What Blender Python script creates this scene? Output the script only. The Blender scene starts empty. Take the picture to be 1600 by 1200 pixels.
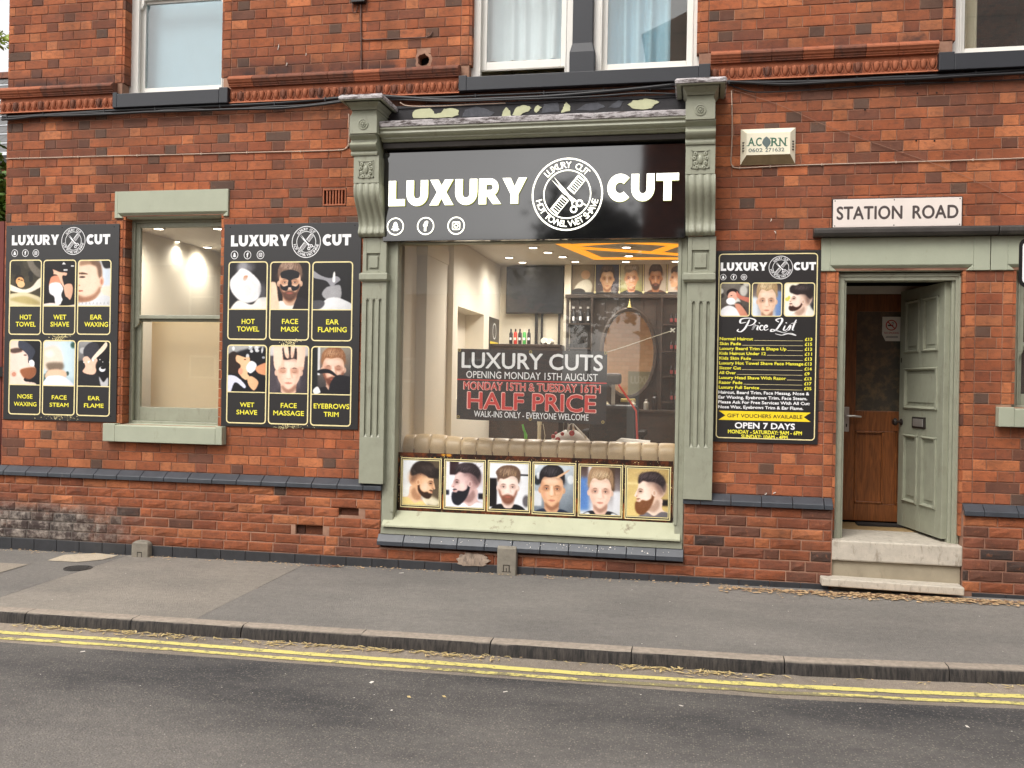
import bpy, math, random
import numpy as np
from mathutils import Matrix, Vector
R = math.radians
sc = bpy.context.scene
COL = sc.collection
random.seed(7)
rs = np.random.RandomState(11)

# ---------------------------------------------------------------- camera
CAM = np.array([0.0, -7.8, 1.62]); FPX = 1451.0; YAW, PITCH, ROLL = 0.19756, 0.0, 0.018136
_F = np.array([-math.sin(YAW)*math.cos(PITCH), math.cos(YAW)*math.cos(PITCH), math.sin(PITCH)])
_r0 = np.array([math.cos(YAW), math.sin(YAW), 0.0]); _u0 = np.cross(_r0, _F)
_r = math.cos(ROLL)*_r0 + math.sin(ROLL)*_u0
_u = -math.sin(ROLL)*_r0 + math.cos(ROLL)*_u0
cd = bpy.data.cameras.new('camera'); cam = bpy.data.objects.new('camera', cd); COL.objects.link(cam)
cd.sensor_width = 36.0; cd.lens = FPX/1600*36.0; cd.clip_end = 600; cd.clip_start = 0.05
m = Matrix.Identity(4)
for i in range(3):
    m[i][0] = _r[i]; m[i][1] = _u[i]; m[i][2] = -_F[i]; m[i][3] = CAM[i]
cam.matrix_world = m
sc.camera = cam
# ---------------------------------------------------------------- sky, sun, exposure
SUN_EL, SUN_AZ = 52, 205        # degrees; azimuth clockwise from +y
w = bpy.data.worlds.new('World'); sc.world = w; w.use_nodes = True
nt = w.node_tree; nt.nodes.clear()
sky = nt.nodes.new('ShaderNodeTexSky'); sky.sky_type = 'NISHITA'; sky.sun_disc = False
sky.sun_elevation = R(SUN_EL); sky.sun_rotation = R(SUN_AZ); sky.air_density = 1.0; sky.dust_density = 3.0; sky.ozone_density = 1.0
hs = nt.nodes.new('ShaderNodeHueSaturation'); hs.inputs['Saturation'].default_value = 0.16; hs.inputs['Value'].default_value = 1.6
tint = nt.nodes.new('ShaderNodeMix'); tint.data_type = 'RGBA'; tint.blend_type = 'MULTIPLY'; tint.inputs[0].default_value = 1.0
tint.inputs[7].default_value = (1.0, 0.97, 0.935, 1)
# soft unbroken cloud cover: the overcast is a little uneven all round
tcw = nt.nodes.new('ShaderNodeTexCoord'); cn = nt.nodes.new('ShaderNodeTexNoise'); cn.inputs['Scale'].default_value = 2.2; cn.inputs['Detail'].default_value = 5
cr = nt.nodes.new('ShaderNodeMapRange'); cr.inputs[1].default_value = .3; cr.inputs[2].default_value = .7; cr.inputs[3].default_value = .8; cr.inputs[4].default_value = 1.25
cm = nt.nodes.new('ShaderNodeMix'); cm.data_type = 'RGBA'; cm.blend_type = 'MULTIPLY'; cm.inputs[0].default_value = 1.0
bg = nt.nodes.new('ShaderNodeBackground'); bg.inputs['Strength'].default_value = 0.15
wo = nt.nodes.new('ShaderNodeOutputWorld')
L = nt.links.new
L(sky.outputs[0], hs.inputs['Color']); L(hs.outputs[0], tint.inputs[6]); L(tcw.outputs['Generated'], cn.inputs[0]); L(cn.outputs[0], cr.inputs[0])
L(tint.outputs[2], cm.inputs[6]); L(cr.outputs[0], cm.inputs[7]); L(cm.outputs[2], bg.inputs[0]); L(bg.outputs[0], wo.inputs[0])
sl = bpy.data.lights.new('sun', 'SUN'); sl.energy = 1.0; sl.angle = R(25); sl.color = (1.0, 0.97, 0.92)
so = bpy.data.objects.new('sun', sl); COL.objects.link(so)
_d = Vector((math.sin(R(SUN_AZ))*math.cos(R(SUN_EL)), math.cos(R(SUN_AZ))*math.cos(R(SUN_EL)), math.sin(R(SUN_EL))))
so.rotation_euler = _d.to_track_quat('Z', 'Y').to_euler()
sc.view_settings.view_transform = 'Standard'; sc.view_settings.look = 'None'
sc.view_settings.exposure = 0.30; sc.view_settings.gamma = 1.0; sc.view_settings.use_curve_mapping = False
sc.cycles.max_bounces = 8; sc.cycles.transparent_max_bounces = 12; sc.cycles.glossy_bounces = 3; sc.cycles.caustics_reflective = False; sc.cycles.caustics_refractive = False
sc.cycles.sample_clamp_indirect = 6.0

# ---------------------------------------------------------------- measuring: where a sight line of the survey meets a plane of the place
def ray(u, v): return _F + (u-800)/FPX*_r - (v-600)/FPX*_u
def pt(u, v, y=0.0):
    D = ray(u, v); t = (y-CAM[1])/D[1]; return CAM + t*D
def X(u, v=500, y=0.0): return float(pt(u, v, y)[0])
def Z(u, v, y=0.0): return float(pt(u, v, y)[2])
def gz(x, y=0.0):
    """pavement height: rises a little to the right, falls to the kerb"""
    return .006+.0095*(x+1.7) + (.0 if y > 0 else y*.02)

# ---------------------------------------------------------------- materials
def lin(c):
    return tuple(((v/255)/12.92 if v/255 <= .04045 else ((v/255+.055)/1.055)**2.4) for v in c)
MATS = {}
class NT:
    def __init__(s, name):
        s.m = bpy.data.materials.new(name); s.m.use_nodes = True; s.t = s.m.node_tree; s.t.nodes.clear()
        s.out = s.n('ShaderNodeOutputMaterial'); s.b = s.n('ShaderNodeBsdfPrincipled'); s.l(s.b.outputs[0], s.out.inputs[0])
        MATS[name] = s.m
    def n(s, ty, **k):
        o = s.t.nodes.new(ty)
        for a, b in k.items(): setattr(o, a, b)
        return o
    def l(s, a, b): s.t.links.new(a, b)
    def pos(s): return s.n('ShaderNodeNewGeometry').outputs['Position']
    def mapping(s, vec, scale):
        mp = s.n('ShaderNodeMapping'); mp.inputs['Scale'].default_value = scale; s.l(vec, mp.inputs[0]); return mp.outputs[0]
    def noise(s, scale, detail=4, rough=.6, vec=None, dist=0):
        q = s.n('ShaderNodeTexNoise'); q.inputs['Scale'].default_value = scale; q.inputs['Detail'].default_value = detail
        q.inputs['Roughness'].default_value = rough; q.inputs['Distortion'].default_value = dist
        s.l(vec if vec is not None else s.pos(), q.inputs['Vector']); return q.outputs[0]
    def rng(s, v, a, b, c, d):
        q = s.n('ShaderNodeMapRange')
        for i, x in enumerate((a, b, c, d)): q.inputs[i+1].default_value = x
        s.l(v, q.inputs[0]); return q.outputs[0]
    def mix(s, f, a, b, mode='MIX'):
        q = s.n('ShaderNodeMix', data_type='RGBA', blend_type=mode)
        for sock, x in ((q.inputs[0], f), (q.inputs[6], a), (q.inputs[7], b)):
            if isinstance(x, (int, float)): sock.default_value = x if sock == q.inputs[0] else (x, x, x, 1)
            elif isinstance(x, tuple): sock.default_value = (*x[:3], 1)
            else: s.l(x, sock)
        return q.outputs[2]
    def math(s, op, a, b=0.0):
        q = s.n('ShaderNodeMath', operation=op)
        for i, x in enumerate((a, b)):
            if isinstance(x, (int, float)): q.inputs[i].default_value = x
            else: s.l(x, q.inputs[i])
        return q.outputs[0]
    def bump(s, h, strength=.3, dist=.01):
        q = s.n('ShaderNodeBump'); q.inputs['Strength'].default_value = strength; q.inputs['Distance'].default_value = dist
        s.l(h, q.inputs['Height']); s.l(q.outputs[0], s.b.inputs['Normal'])
    def set(s, **k):
        for a, x in k.items():
            sock = s.b.inputs[a.replace('_', ' ')]
            if isinstance(x, tuple) and len(x) == 3: x = (*x, 1)
            if isinstance(x, (int, float, tuple)): sock.default_value = x
            else: s.l(x, sock)
        return s

def simple(name, c, rough=.6, metal=0, var=.12, vs=6.0, spec=.5, bump=0, bs=60, grime=None, emis=None, streak=False):
    s = NT(name); col = lin(c)
    vec = s.mapping(s.pos(), (1, 1, .12)) if streak else None
    n = s.noise(vs, 5, .65, vec)
    f = s.rng(n, .25, .75, 1-var, 1+var)
    base = s.mix(1.0, col, f, 'MULTIPLY')
    if grime:
        g = s.rng(s.noise(vs*1.7, 6, .7, s.mapping(s.pos(), (1, 1, .35))), grime[0], grime[0]+.14, 0, grime[2] if len(grime) > 2 else .7)
        base = s.mix(g, base, lin(grime[1]))
    s.set(Base_Color=base, Roughness=rough, Metallic=metal, Specular_IOR_Level=spec)
    if bump: s.bump(s.noise(bs, 5, .6), bump, .004)
    if emis:
        s.set(Emission_Color=lin(emis[0]), Emission_Strength=emis[1])
    return s.m

# bricks: every brick carries its fired tone (object colour, or face attribute where bricks are joined)
def brick_mat():
    s = NT('brick_clay')
    oi = s.n('ShaderNodeObjectInfo'); at = s.n('ShaderNodeAttribute', attribute_name='tone')
    tone = s.mix(1.0, oi.outputs['Color'], at.outputs['Color'], 'ADD')
    p = s.pos()
    big = s.rng(s.noise(3.2, 3, .5), .3, .7, .86, 1.12)
    mid = s.noise(17, 5, .65, s.mapping(p, (1, 1, 1.8)), .6)
    c = s.mix(1.0, tone, big, 'MULTIPLY')
    c = s.mix(s.rng(mid, .48, .68, 0, .55), c, lin((96, 64, 52)))
    c = s.mix(s.rng(s.noise(23, 4, .6), .6, .78, 0, .35), c, lin((214, 132, 88)))
    c = s.mix(1.0, c, s.rng(s.noise(.85, 5, .65), .3, .7, .80, 1.12), 'MULTIPLY')
    c = s.mix(s.rng(s.noise(1.9, 6, .72), .52, .66, 0, .38), c, lin((104, 76, 64)))
    c = s.mix(s.rng(s.noise(44, 3, .6), .58, .72, 0, .35), c, lin((84, 56, 46)))
    sp = s.noise(230, 3, .6); c = s.mix(1.0, c, s.rng(sp, .3, .7, .84, 1.14), 'MULTIPLY')
    # lime bloom and soot: stains with their own shape
    bl = s.rng(s.noise(5.5, 7, .78), .66, .74, 0, .30)
    c = s.mix(bl, c, lin((196, 160, 140)))
    sx = s.n('ShaderNodeSeparateXYZ'); s.l(p, sx.inputs[0])
    dn = s.noise(3.0, 6, .7)
    # rising damp and grey render wash at the far left foot of the wall
    fx = s.rng(sx.outputs[0], -5.75, -4.95, 1, 0); fz = s.rng(sx.outputs[2], .26, .46, 1, 0)
    dm = s.math('MULTIPLY', s.math('MULTIPLY', fx, fz), s.rng(dn, .32, .5, .55, 1.5))
    dm = s.math('MINIMUM', dm, .93)
    gcol = s.mix(s.rng(s.noise(9, 6, .75), .45, .62, 0, 1), lin((66, 60, 58)), lin((158, 148, 138)))
    c = s.mix(dm, c, gcol)
    # soot ledge stain above the string course
    so_ = s.math('MULTIPLY', s.rng(sx.outputs[2], 4.40, 4.56, 1, 0), s.rng(s.noise(1.7, 5, .7), .42, .6, .1, .9))
    so_ = s.math('MULTIPLY', so_, s.rng(sx.outputs[2], 4.3, 4.35, 0, 1))
    c = s.mix(so_, c, lin((62, 50, 48)))
    # rain has run down the face in faint vertical streaks; soot lies under the projecting course
    c = s.mix(1.0, c, s.rng(s.noise(1.6, 5, .7, s.mapping(p, (2.2, 1, .30))), .32, .68, .78, 1.10), 'MULTIPLY')
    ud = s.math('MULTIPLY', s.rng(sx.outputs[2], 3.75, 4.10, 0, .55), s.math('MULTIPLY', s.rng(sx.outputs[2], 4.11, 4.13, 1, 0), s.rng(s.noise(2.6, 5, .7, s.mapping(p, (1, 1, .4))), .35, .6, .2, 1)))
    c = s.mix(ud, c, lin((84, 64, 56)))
    hv = s.n('ShaderNodeHueSaturation'); hv.inputs['Saturation'].default_value = 1.0; hv.inputs['Value'].default_value = .89; hv.inputs['Hue'].default_value = .502; s.l(c, hv.inputs['Color']); c = hv.outputs[0]
    s.set(Base_Color=c, Roughness=.86, Specular_IOR_Level=.35)
    h = s.math('ADD', s.noise(70, 6, .7), s.math('MULTIPLY', s.noise(14, 4, .6), 1.3))
    s.bump(h, .55, .006)
    return s.m
BRICK = brick_mat()
def mortar_mat():
    s = NT('mortar'); c = s.mix(s.rng(s.noise(2.4, 5, .7), .35, .65, 0, 1), lin((120, 84, 69)), lin((166, 130, 108)))
    sx = s.n('ShaderNodeSeparateXYZ'); s.l(s.pos(), sx.inputs[0])
    dm = s.math('MULTIPLY', s.rng(sx.outputs[0], -5.75, -4.95, 1, 0), s.rng(sx.outputs[2], .26, .46, 1, 0))
    c = s.mix(dm, c, lin((96, 90, 84))); s.set(Base_Color=c, Roughness=.95); s.bump(s.noise(150, 4, .7), .5, .004); return s.m
MORTAR = mortar_mat()
simple('base_blue', (48, 49, 52), .5, var=.3, vs=8, bump=.35, bs=90, grime=(.60, (96, 92, 86), .35))
simple('blue_brick', (62, 66, 72), .42, var=.22, vs=9, bump=.3, bs=80, grime=(.62, (120, 118, 116), .4))
simple('sage_paint', (147, 149, 131), .50, var=.10, vs=9, bump=.25, bs=80, grime=(.56, (112, 108, 92), .5), streak=False)
simple('sage_stone', (162, 167, 147), .6, var=.07, vs=5, bump=.2, bs=90, grime=(.62, (128, 124, 104), .45))
simple('sill_worn', (172, 174, 148), .55, var=.08, vs=6, bump=.35, bs=90, grime=(.585, (104, 86, 70), .85))
simple('dark_paint', (35, 38, 44), .5, var=.07, vs=4, bump=.15, bs=60)
simple('white_upvc', (226, 224, 217), .35, var=.03)
simple('white_wood', (216, 210, 198), .5, var=.05, grime=(.68, (140, 130, 112), .4))
simple('black_frame', (20, 20, 21), .4, var=.1)
simple('dark_sheet', (58, 55, 52), .45, var=.35, vs=5, bump=.2, bs=12, streak=False, grime=(.60, (98, 94, 88), .5))
simple('void_black', (12, 11, 11), .9)
simple('terracotta', (158, 92, 62), .8, var=.22, vs=14, bump=.3, bs=90, grime=(.56, (86, 56, 46), .75))
simple('terracotta_dark', (118, 72, 54), .8, var=.25, vs=9, bump=.3, bs=90, grime=(.5, (70, 52, 46), .8))
simple('cable_black', (28, 29, 32), .42, var=.15)
simple('cable_pale', (180, 158, 140), .6, var=.15)
simple('cable_brown', (92, 66, 56), .7, var=.15)
simple('concrete_step', (184, 176, 162), .85, var=.16, vs=14, bump=.5, bs=140, grime=(.53, (120, 108, 92), .6))
simple('riser_stone', (150, 140, 120), .9, var=.16, vs=6, bump=.3, bs=110, grime=(.58, (104, 94, 78), .6))
simple('stone_block', (128, 122, 110), .95, var=.2, vs=20, bump=.8, bs=120)
simple('alarm_cream', (230, 224, 200), .5, var=.04)
simple('alarm_dirty', (142, 124, 92), .7, var=.2, vs=12, streak=True)
simple('letter_green', (52, 100, 78), .6)
simple('letter_grey', (92, 106, 104), .6)
simple('sign_white', (226, 216, 208), .45, var=.04, vs=5, grime=(.66, (176, 150, 138), .5))
simple('sign_letter', (72, 62, 60), .6)
simple('brass', (190, 172, 110), .35, metal=.8)
simple('steel', (190, 188, 182), .35, metal=.7)
simple('iron_dark', (52, 46, 42), .5, metal=.4)
simple('print_black', (26, 25, 26), .42, var=.06, spec=.75)
simple('print_white', (242, 243, 244), .45, var=.02)
simple('print_yellow', (240, 232, 74), .45, var=.03)
simple('print_ribbon', (246, 214, 40), .45, var=.03)
simple('print_gold', (238, 224, 168), .4, var=.12, vs=22)
simple('print_red', (206, 62, 58), .5, var=.04)
simple('print_pink', (240, 190, 180), .5)
simple('no_smoking_red', (176, 52, 44), .5)
simple('sofa_leather', (196, 172, 136), .38, var=.1, vs=8, bump=.2, bs=60)
simple('piping_dark', (96, 78, 60), .5)
simple('cream_wall', (226, 217, 196), .85, var=.02, vs=1.5)
simple('cream_panel', (220, 212, 195), .9, var=.02, vs=1.5)
simple('ceiling_white', (214, 206, 194), .9, var=.02)
simple('floor_dark', (92, 80, 70), .5, var=.2)
simple('dark_wood', (52, 40, 31), .5, var=.4, vs=5, streak=True, bump=.2, bs=30)
simple('tv_black', (40, 42, 46), .18, spec=.7)
simple('towel_white', (232, 226, 210), .95, bump=.6, bs=200)
simple('bottle_black', (22, 22, 24), .3)
simple('bottle_red', (214, 60, 42), .35)
simple('bottle_green', (70, 170, 78), .35)
simple('red_label', (150, 60, 60), .5)
simple('pole_cream', (206, 196, 170), .4)
simple('green_toy', (120, 214, 96), .5)
simple('bag_white', (226, 220, 210), .7, var=.08)
simple('blind_blue', (158, 186, 198), .7, var=.06, vs=1.6)
simple('curtain_white', (214, 224, 226), .8, var=.05, vs=6)
simple('curtain_blue', (160, 198, 212), .8, var=.05)
simple('curtain_buff', (196, 184, 156), .85, var=.06)
simple('film_cream', (222, 204, 168), .8, var=.02)
def sheer(name, c):
    s = NT(name); s.t.nodes.remove(s.b); d = s.n('ShaderNodeBsdfDiffuse'); t = s.n('ShaderNodeBsdfTranslucent'); d.inputs[0].default_value = (*lin(c), 1); t.inputs[0].default_value = (*lin(c), 1)
    mx = s.n('ShaderNodeMixShader'); mx.inputs[0].default_value = .45; s.l(d.outputs[0], mx.inputs[1]); s.l(t.outputs[0], mx.inputs[2]); s.l(mx.outputs[0], s.out.inputs[0])
sheer('film_cream', (248, 234, 204))
simple('doormat', (30, 27, 26), .95)
simple('lino', (150, 126, 88), .6, var=.15)
simple('slate_roof', (98, 98, 98), .7, var=.2, vs=12, bump=.3, bs=40)
simple('maroon_fence', (104, 46, 38), .7, var=.2, streak=True)
simple('leaf_green', (88, 120, 44), .6, var=.3, vs=14)
simple('leaf_pale', (150, 168, 70), .6, var=.3, vs=14)
simple('dead_leaf', (196, 166, 126), .9, var=.35, vs=40)
simple('dead_leaf_dark', (124, 84, 62), .9, var=.35, vs=40)
simple('straw', (206, 184, 130), .9, var=.2, vs=40)
simple('scrap_white', (226, 220, 210), .8)
simple('manhole_iron', (58, 56, 54), .6, var=.2, bump=.4, bs=160)
simple('house_render', (150, 96, 72), .9, var=.15, vs=3)
simple('foam_pale', (184, 186, 152), .9, var=.12, vs=12)
simple('felt_black', (38, 37, 40), .75, var=.4, vs=10, bump=.5, bs=25, grime=(.6, (88, 86, 88), .4))
simple('tree_leaf', (62, 74, 36), .7, var=.3)
simple('bark', (70, 58, 46), .9, var=.3)
simple('led_orange', (120, 80, 30), .5, emis=((255, 160, 40), 1.15))
simple('light_face', (255, 250, 240), .5, emis=((255, 246, 232), 9.0))
simple('letter_lit', (255, 255, 245), .5, emis=((255, 253, 236), 1.0))
simple('halo_lit', (200, 206, 130), .5, emis=((214, 216, 120), .55))

def lead_mat():
    s = NT('lead_flashing')
    n = s.noise(20, 8, .8, s.mapping(s.pos(), (.45, 1, 2.0)))
    c = s.mix(s.rng(n, .42, .53, 0, 1), lin((72, 62, 60)), lin((186, 181, 182))); c = s.mix(1.0, c, s.rng(s.noise(60, 4), .3, .7, .8, 1.12), 'MULTIPLY')
    s.set(Base_Color=c, Roughness=.6); s.bump(n, .6, .01); return s.m
lead_mat()
def worn_yellow():
    s = NT('road_yellow')
    n = s.noise(30, 7, .75); n2 = s.noise(3.5, 4, .6)
    sx = s.n('ShaderNodeSeparateXYZ'); s.l(s.pos(), sx.inputs[0])
    worn = s.math('MULTIPLY', s.rng(sx.outputs[1], -2.2, -2.21, 0, .16), s.math('ADD', s.rng(sx.outputs[0], -1.4, -.6, .25, 1), 0))
    k = s.rng(s.math('ADD', s.math('ADD', n, s.math('MULTIPLY', n2, .55)), worn), .80, .92, 0, .85)
    c = s.mix(k, lin((204, 192, 112)), lin((104, 98, 84)))
    s.set(Base_Color=c, Roughness=.85); s.bump(s.noise(160, 3), .5, .004); return s.m
worn_yellow()
def asphalt(name, dark, light, spk, scale=1.0, band=None):
    s = NT(name); p = s.pos()
    a = s.noise(160*scale, 3, .7); b = s.noise(1.1, 5, .6, s.mapping(p, (.55, 1.2, 1))); f = s.noise(22, 5, .7)
    k = s.rng(b, .35, .68, 0, 1)
    if band is not None:
        sx = s.n('ShaderNodeSeparateXYZ'); s.l(p, sx.inputs[0])
        w_ = s.math('ADD', sx.outputs[1], s.math('MULTIPLY', s.math('SUBTRACT', s.noise(.7, 4, .6), .5), 1.4))
        far = s.rng(w_, band[0], band[1], 1, 0)
        k = s.math('ADD', s.math('MULTIPLY', k, .5), s.math('MULTIPLY', far, .62))
    c = s.mix(k, lin(dark), lin(light))
    c = s.mix(1.0, c, s.rng(f, .3, .7, .86, 1.12), 'MULTIPLY')
    vo = s.n('ShaderNodeTexVoronoi'); vo.inputs['Scale'].default_value = 84*scale; s.l(p, vo.inputs['Vector'])
    sxv = s.n('ShaderNodeSeparateColor'); s.l(vo.outputs['Color'], sxv.inputs[0])
    st = s.math('MULTIPLY', s.rng(sxv.outputs[0], .55, .95, 0, 1), s.rng(vo.outputs['Distance'], .25, .5, 1, 0))
    c = s.mix(s.math('MULTIPLY', st, spk), c, lin((176, 166, 150)))
    c = s.mix(1.0, c, s.rng(a, .3, .7, .72, 1.26), 'MULTIPLY')
    s.set(Base_Color=c, Roughness=.9, Specular_IOR_Level=.3)
    s.bump(s.math('ADD', a, s.math('MULTIPLY', vo.outputs['Distance'], -.7)), .8, .006)
    return s.m
asphalt('road_asphalt', (58, 58, 60), (128, 123, 117), .42, 1.0, (-4.3, -2.9))
asphalt('gutter_asphalt', (120, 112, 102), (150, 138, 124), .35, 1.2)
asphalt('pavement_grey', (112, 109, 105), (132, 128, 122), .30, 1.3)
asphalt('pavement_light', (124, 119, 112), (144, 137, 127), .30, 1.2)
asphalt('pavement_old', (110, 107, 103), (126, 122, 116), .25, 1.2)
asphalt('pavement_pale_patch', (142, 134, 122), (156, 146, 132), .25, 1.2)
asphalt('concrete_patch', (182, 170, 150), (198, 184, 162), .1, 1.2)
def kerb_mat():
    s = NT('kerb_stone'); p = s.pos()
    ge = s.n('ShaderNodeNewGeometry'); sx = s.n('ShaderNodeSeparateXYZ'); s.l(ge.outputs['Normal'], sx.inputs[0])
    up = s.rng(sx.outputs[2], .62, .95, 0, 1)       # dark face, pale top, split by the surface normal
    n = s.noise(26, 6, .7, s.mapping(p, (2.2, 1, .3)))
    facec = s.mix(s.rng(n, .40, .68, 0, 1), lin((30, 28, 27)), lin((72, 66, 61)))
    topc = s.mix(s.rng(s.noise(30, 5), .35, .7, 0, 1), lin((136, 126, 114)), lin((162, 150, 136)))
    s.set(Base_Color=s.mix(up, facec, topc), Roughness=.85); s.bump(s.noise(110, 5), .6, .006); return s.m
kerb_mat()
def wood_mat(name, a, b):
    s = NT(name); p = s.pos()
    wv = s.noise(5, 5, .6, s.mapping(p, (9, 9, .7)), 1.5)
    s.set(Base_Color=s.mix(s.rng(wv, .3, .7, 0, 1), lin(a), lin(b)), Roughness=.4); s.bump(wv, .15, .004); return s.m
wood_mat('pine_door', (94, 54, 26), (148, 88, 44))
def frosted():
    s = NT('frosted_glass'); n = s.noise(9, 6, .7)
    c = s.mix(s.rng(n, .46, .70, 0, 1), lin((72, 70, 62)), lin((120, 102, 76)))
    s.set(Base_Color=c, Roughness=.22, Specular_IOR_Level=.6); s.bump(n, .15, .01); return s.m
frosted()
def glass_mat(name='window_glass', tintc=(1, 1, 1), refl=1.0, haze=.04):
    s = NT(name); s.t.nodes.remove(s.b)
    tr = s.n('ShaderNodeBsdfTransparent'); tr.inputs[0].default_value = (*tintc, 1)
    gl = s.n('ShaderNodeBsdfGlossy'); gl.inputs['Roughness'].default_value = .015
    ge = s.n('ShaderNodeNewGeometry'); dt = s.n('ShaderNodeVectorMath', operation='DOT_PRODUCT'); s.l(ge.outputs['Normal'], dt.inputs[0]); s.l(ge.outputs['Incoming'], dt.inputs[1])
    fr = s.math('POWER', s.math('SUBTRACT', 1.0, s.math('ABSOLUTE', dt.outputs['Value'])), 5.0)
    mx = s.n('ShaderNodeMixShader'); s.l(s.math('MULTIPLY', s.math('ADD', s.math('MULTIPLY', fr, .95), .045), refl), mx.inputs[0])
    df = s.n('ShaderNodeBsdfDiffuse'); df.inputs[0].default_value = (.62, .60, .56, 1); dm = s.n('ShaderNodeMixShader')  # pale diffuse mix imitates the veil of reflected street light on the panes
    s.l(s.rng(s.noise(2.2, 6, .7, s.mapping(s.pos(), (1, 1, .5))), .3, .7, haze*.6, haze*1.4), dm.inputs[0]); s.l(tr.outputs[0], dm.inputs[1]); s.l(df.outputs[0], dm.inputs[2]); s.l(dm.outputs[0], mx.inputs[1]); s.l(gl.outputs[0], mx.inputs[2]); s.l(mx.outputs[0], s.out.inputs[0]); return s.m
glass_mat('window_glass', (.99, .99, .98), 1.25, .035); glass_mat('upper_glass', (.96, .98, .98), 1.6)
def gloss_black():
    s = NT('gloss_black'); s.set(Base_Color=(.008, .008, .009), Roughness=.05, Specular_IOR_Level=1.0)
    s.b.inputs['IOR'].default_value = 1.62; s.bump(s.noise(1.3, 2, .5), .06, .02); return s.m
gloss_black()
def mirror_mat():
    s = NT('mirror_silver'); s.set(Base_Color=(.82, .82, .8), Metallic=1.0, Roughness=.03); return s.m
mirror_mat()
def print_gold_splash():
    s = NT('print_bronze'); n = s.noise(11, 7, .75)
    c = s.mix(s.rng(n, .45, .72, 0, 1), lin((34, 20, 14)), lin((128, 66, 30)))
    s.set(Base_Color=c, Roughness=.35); return s.m
print_gold_splash()

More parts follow.
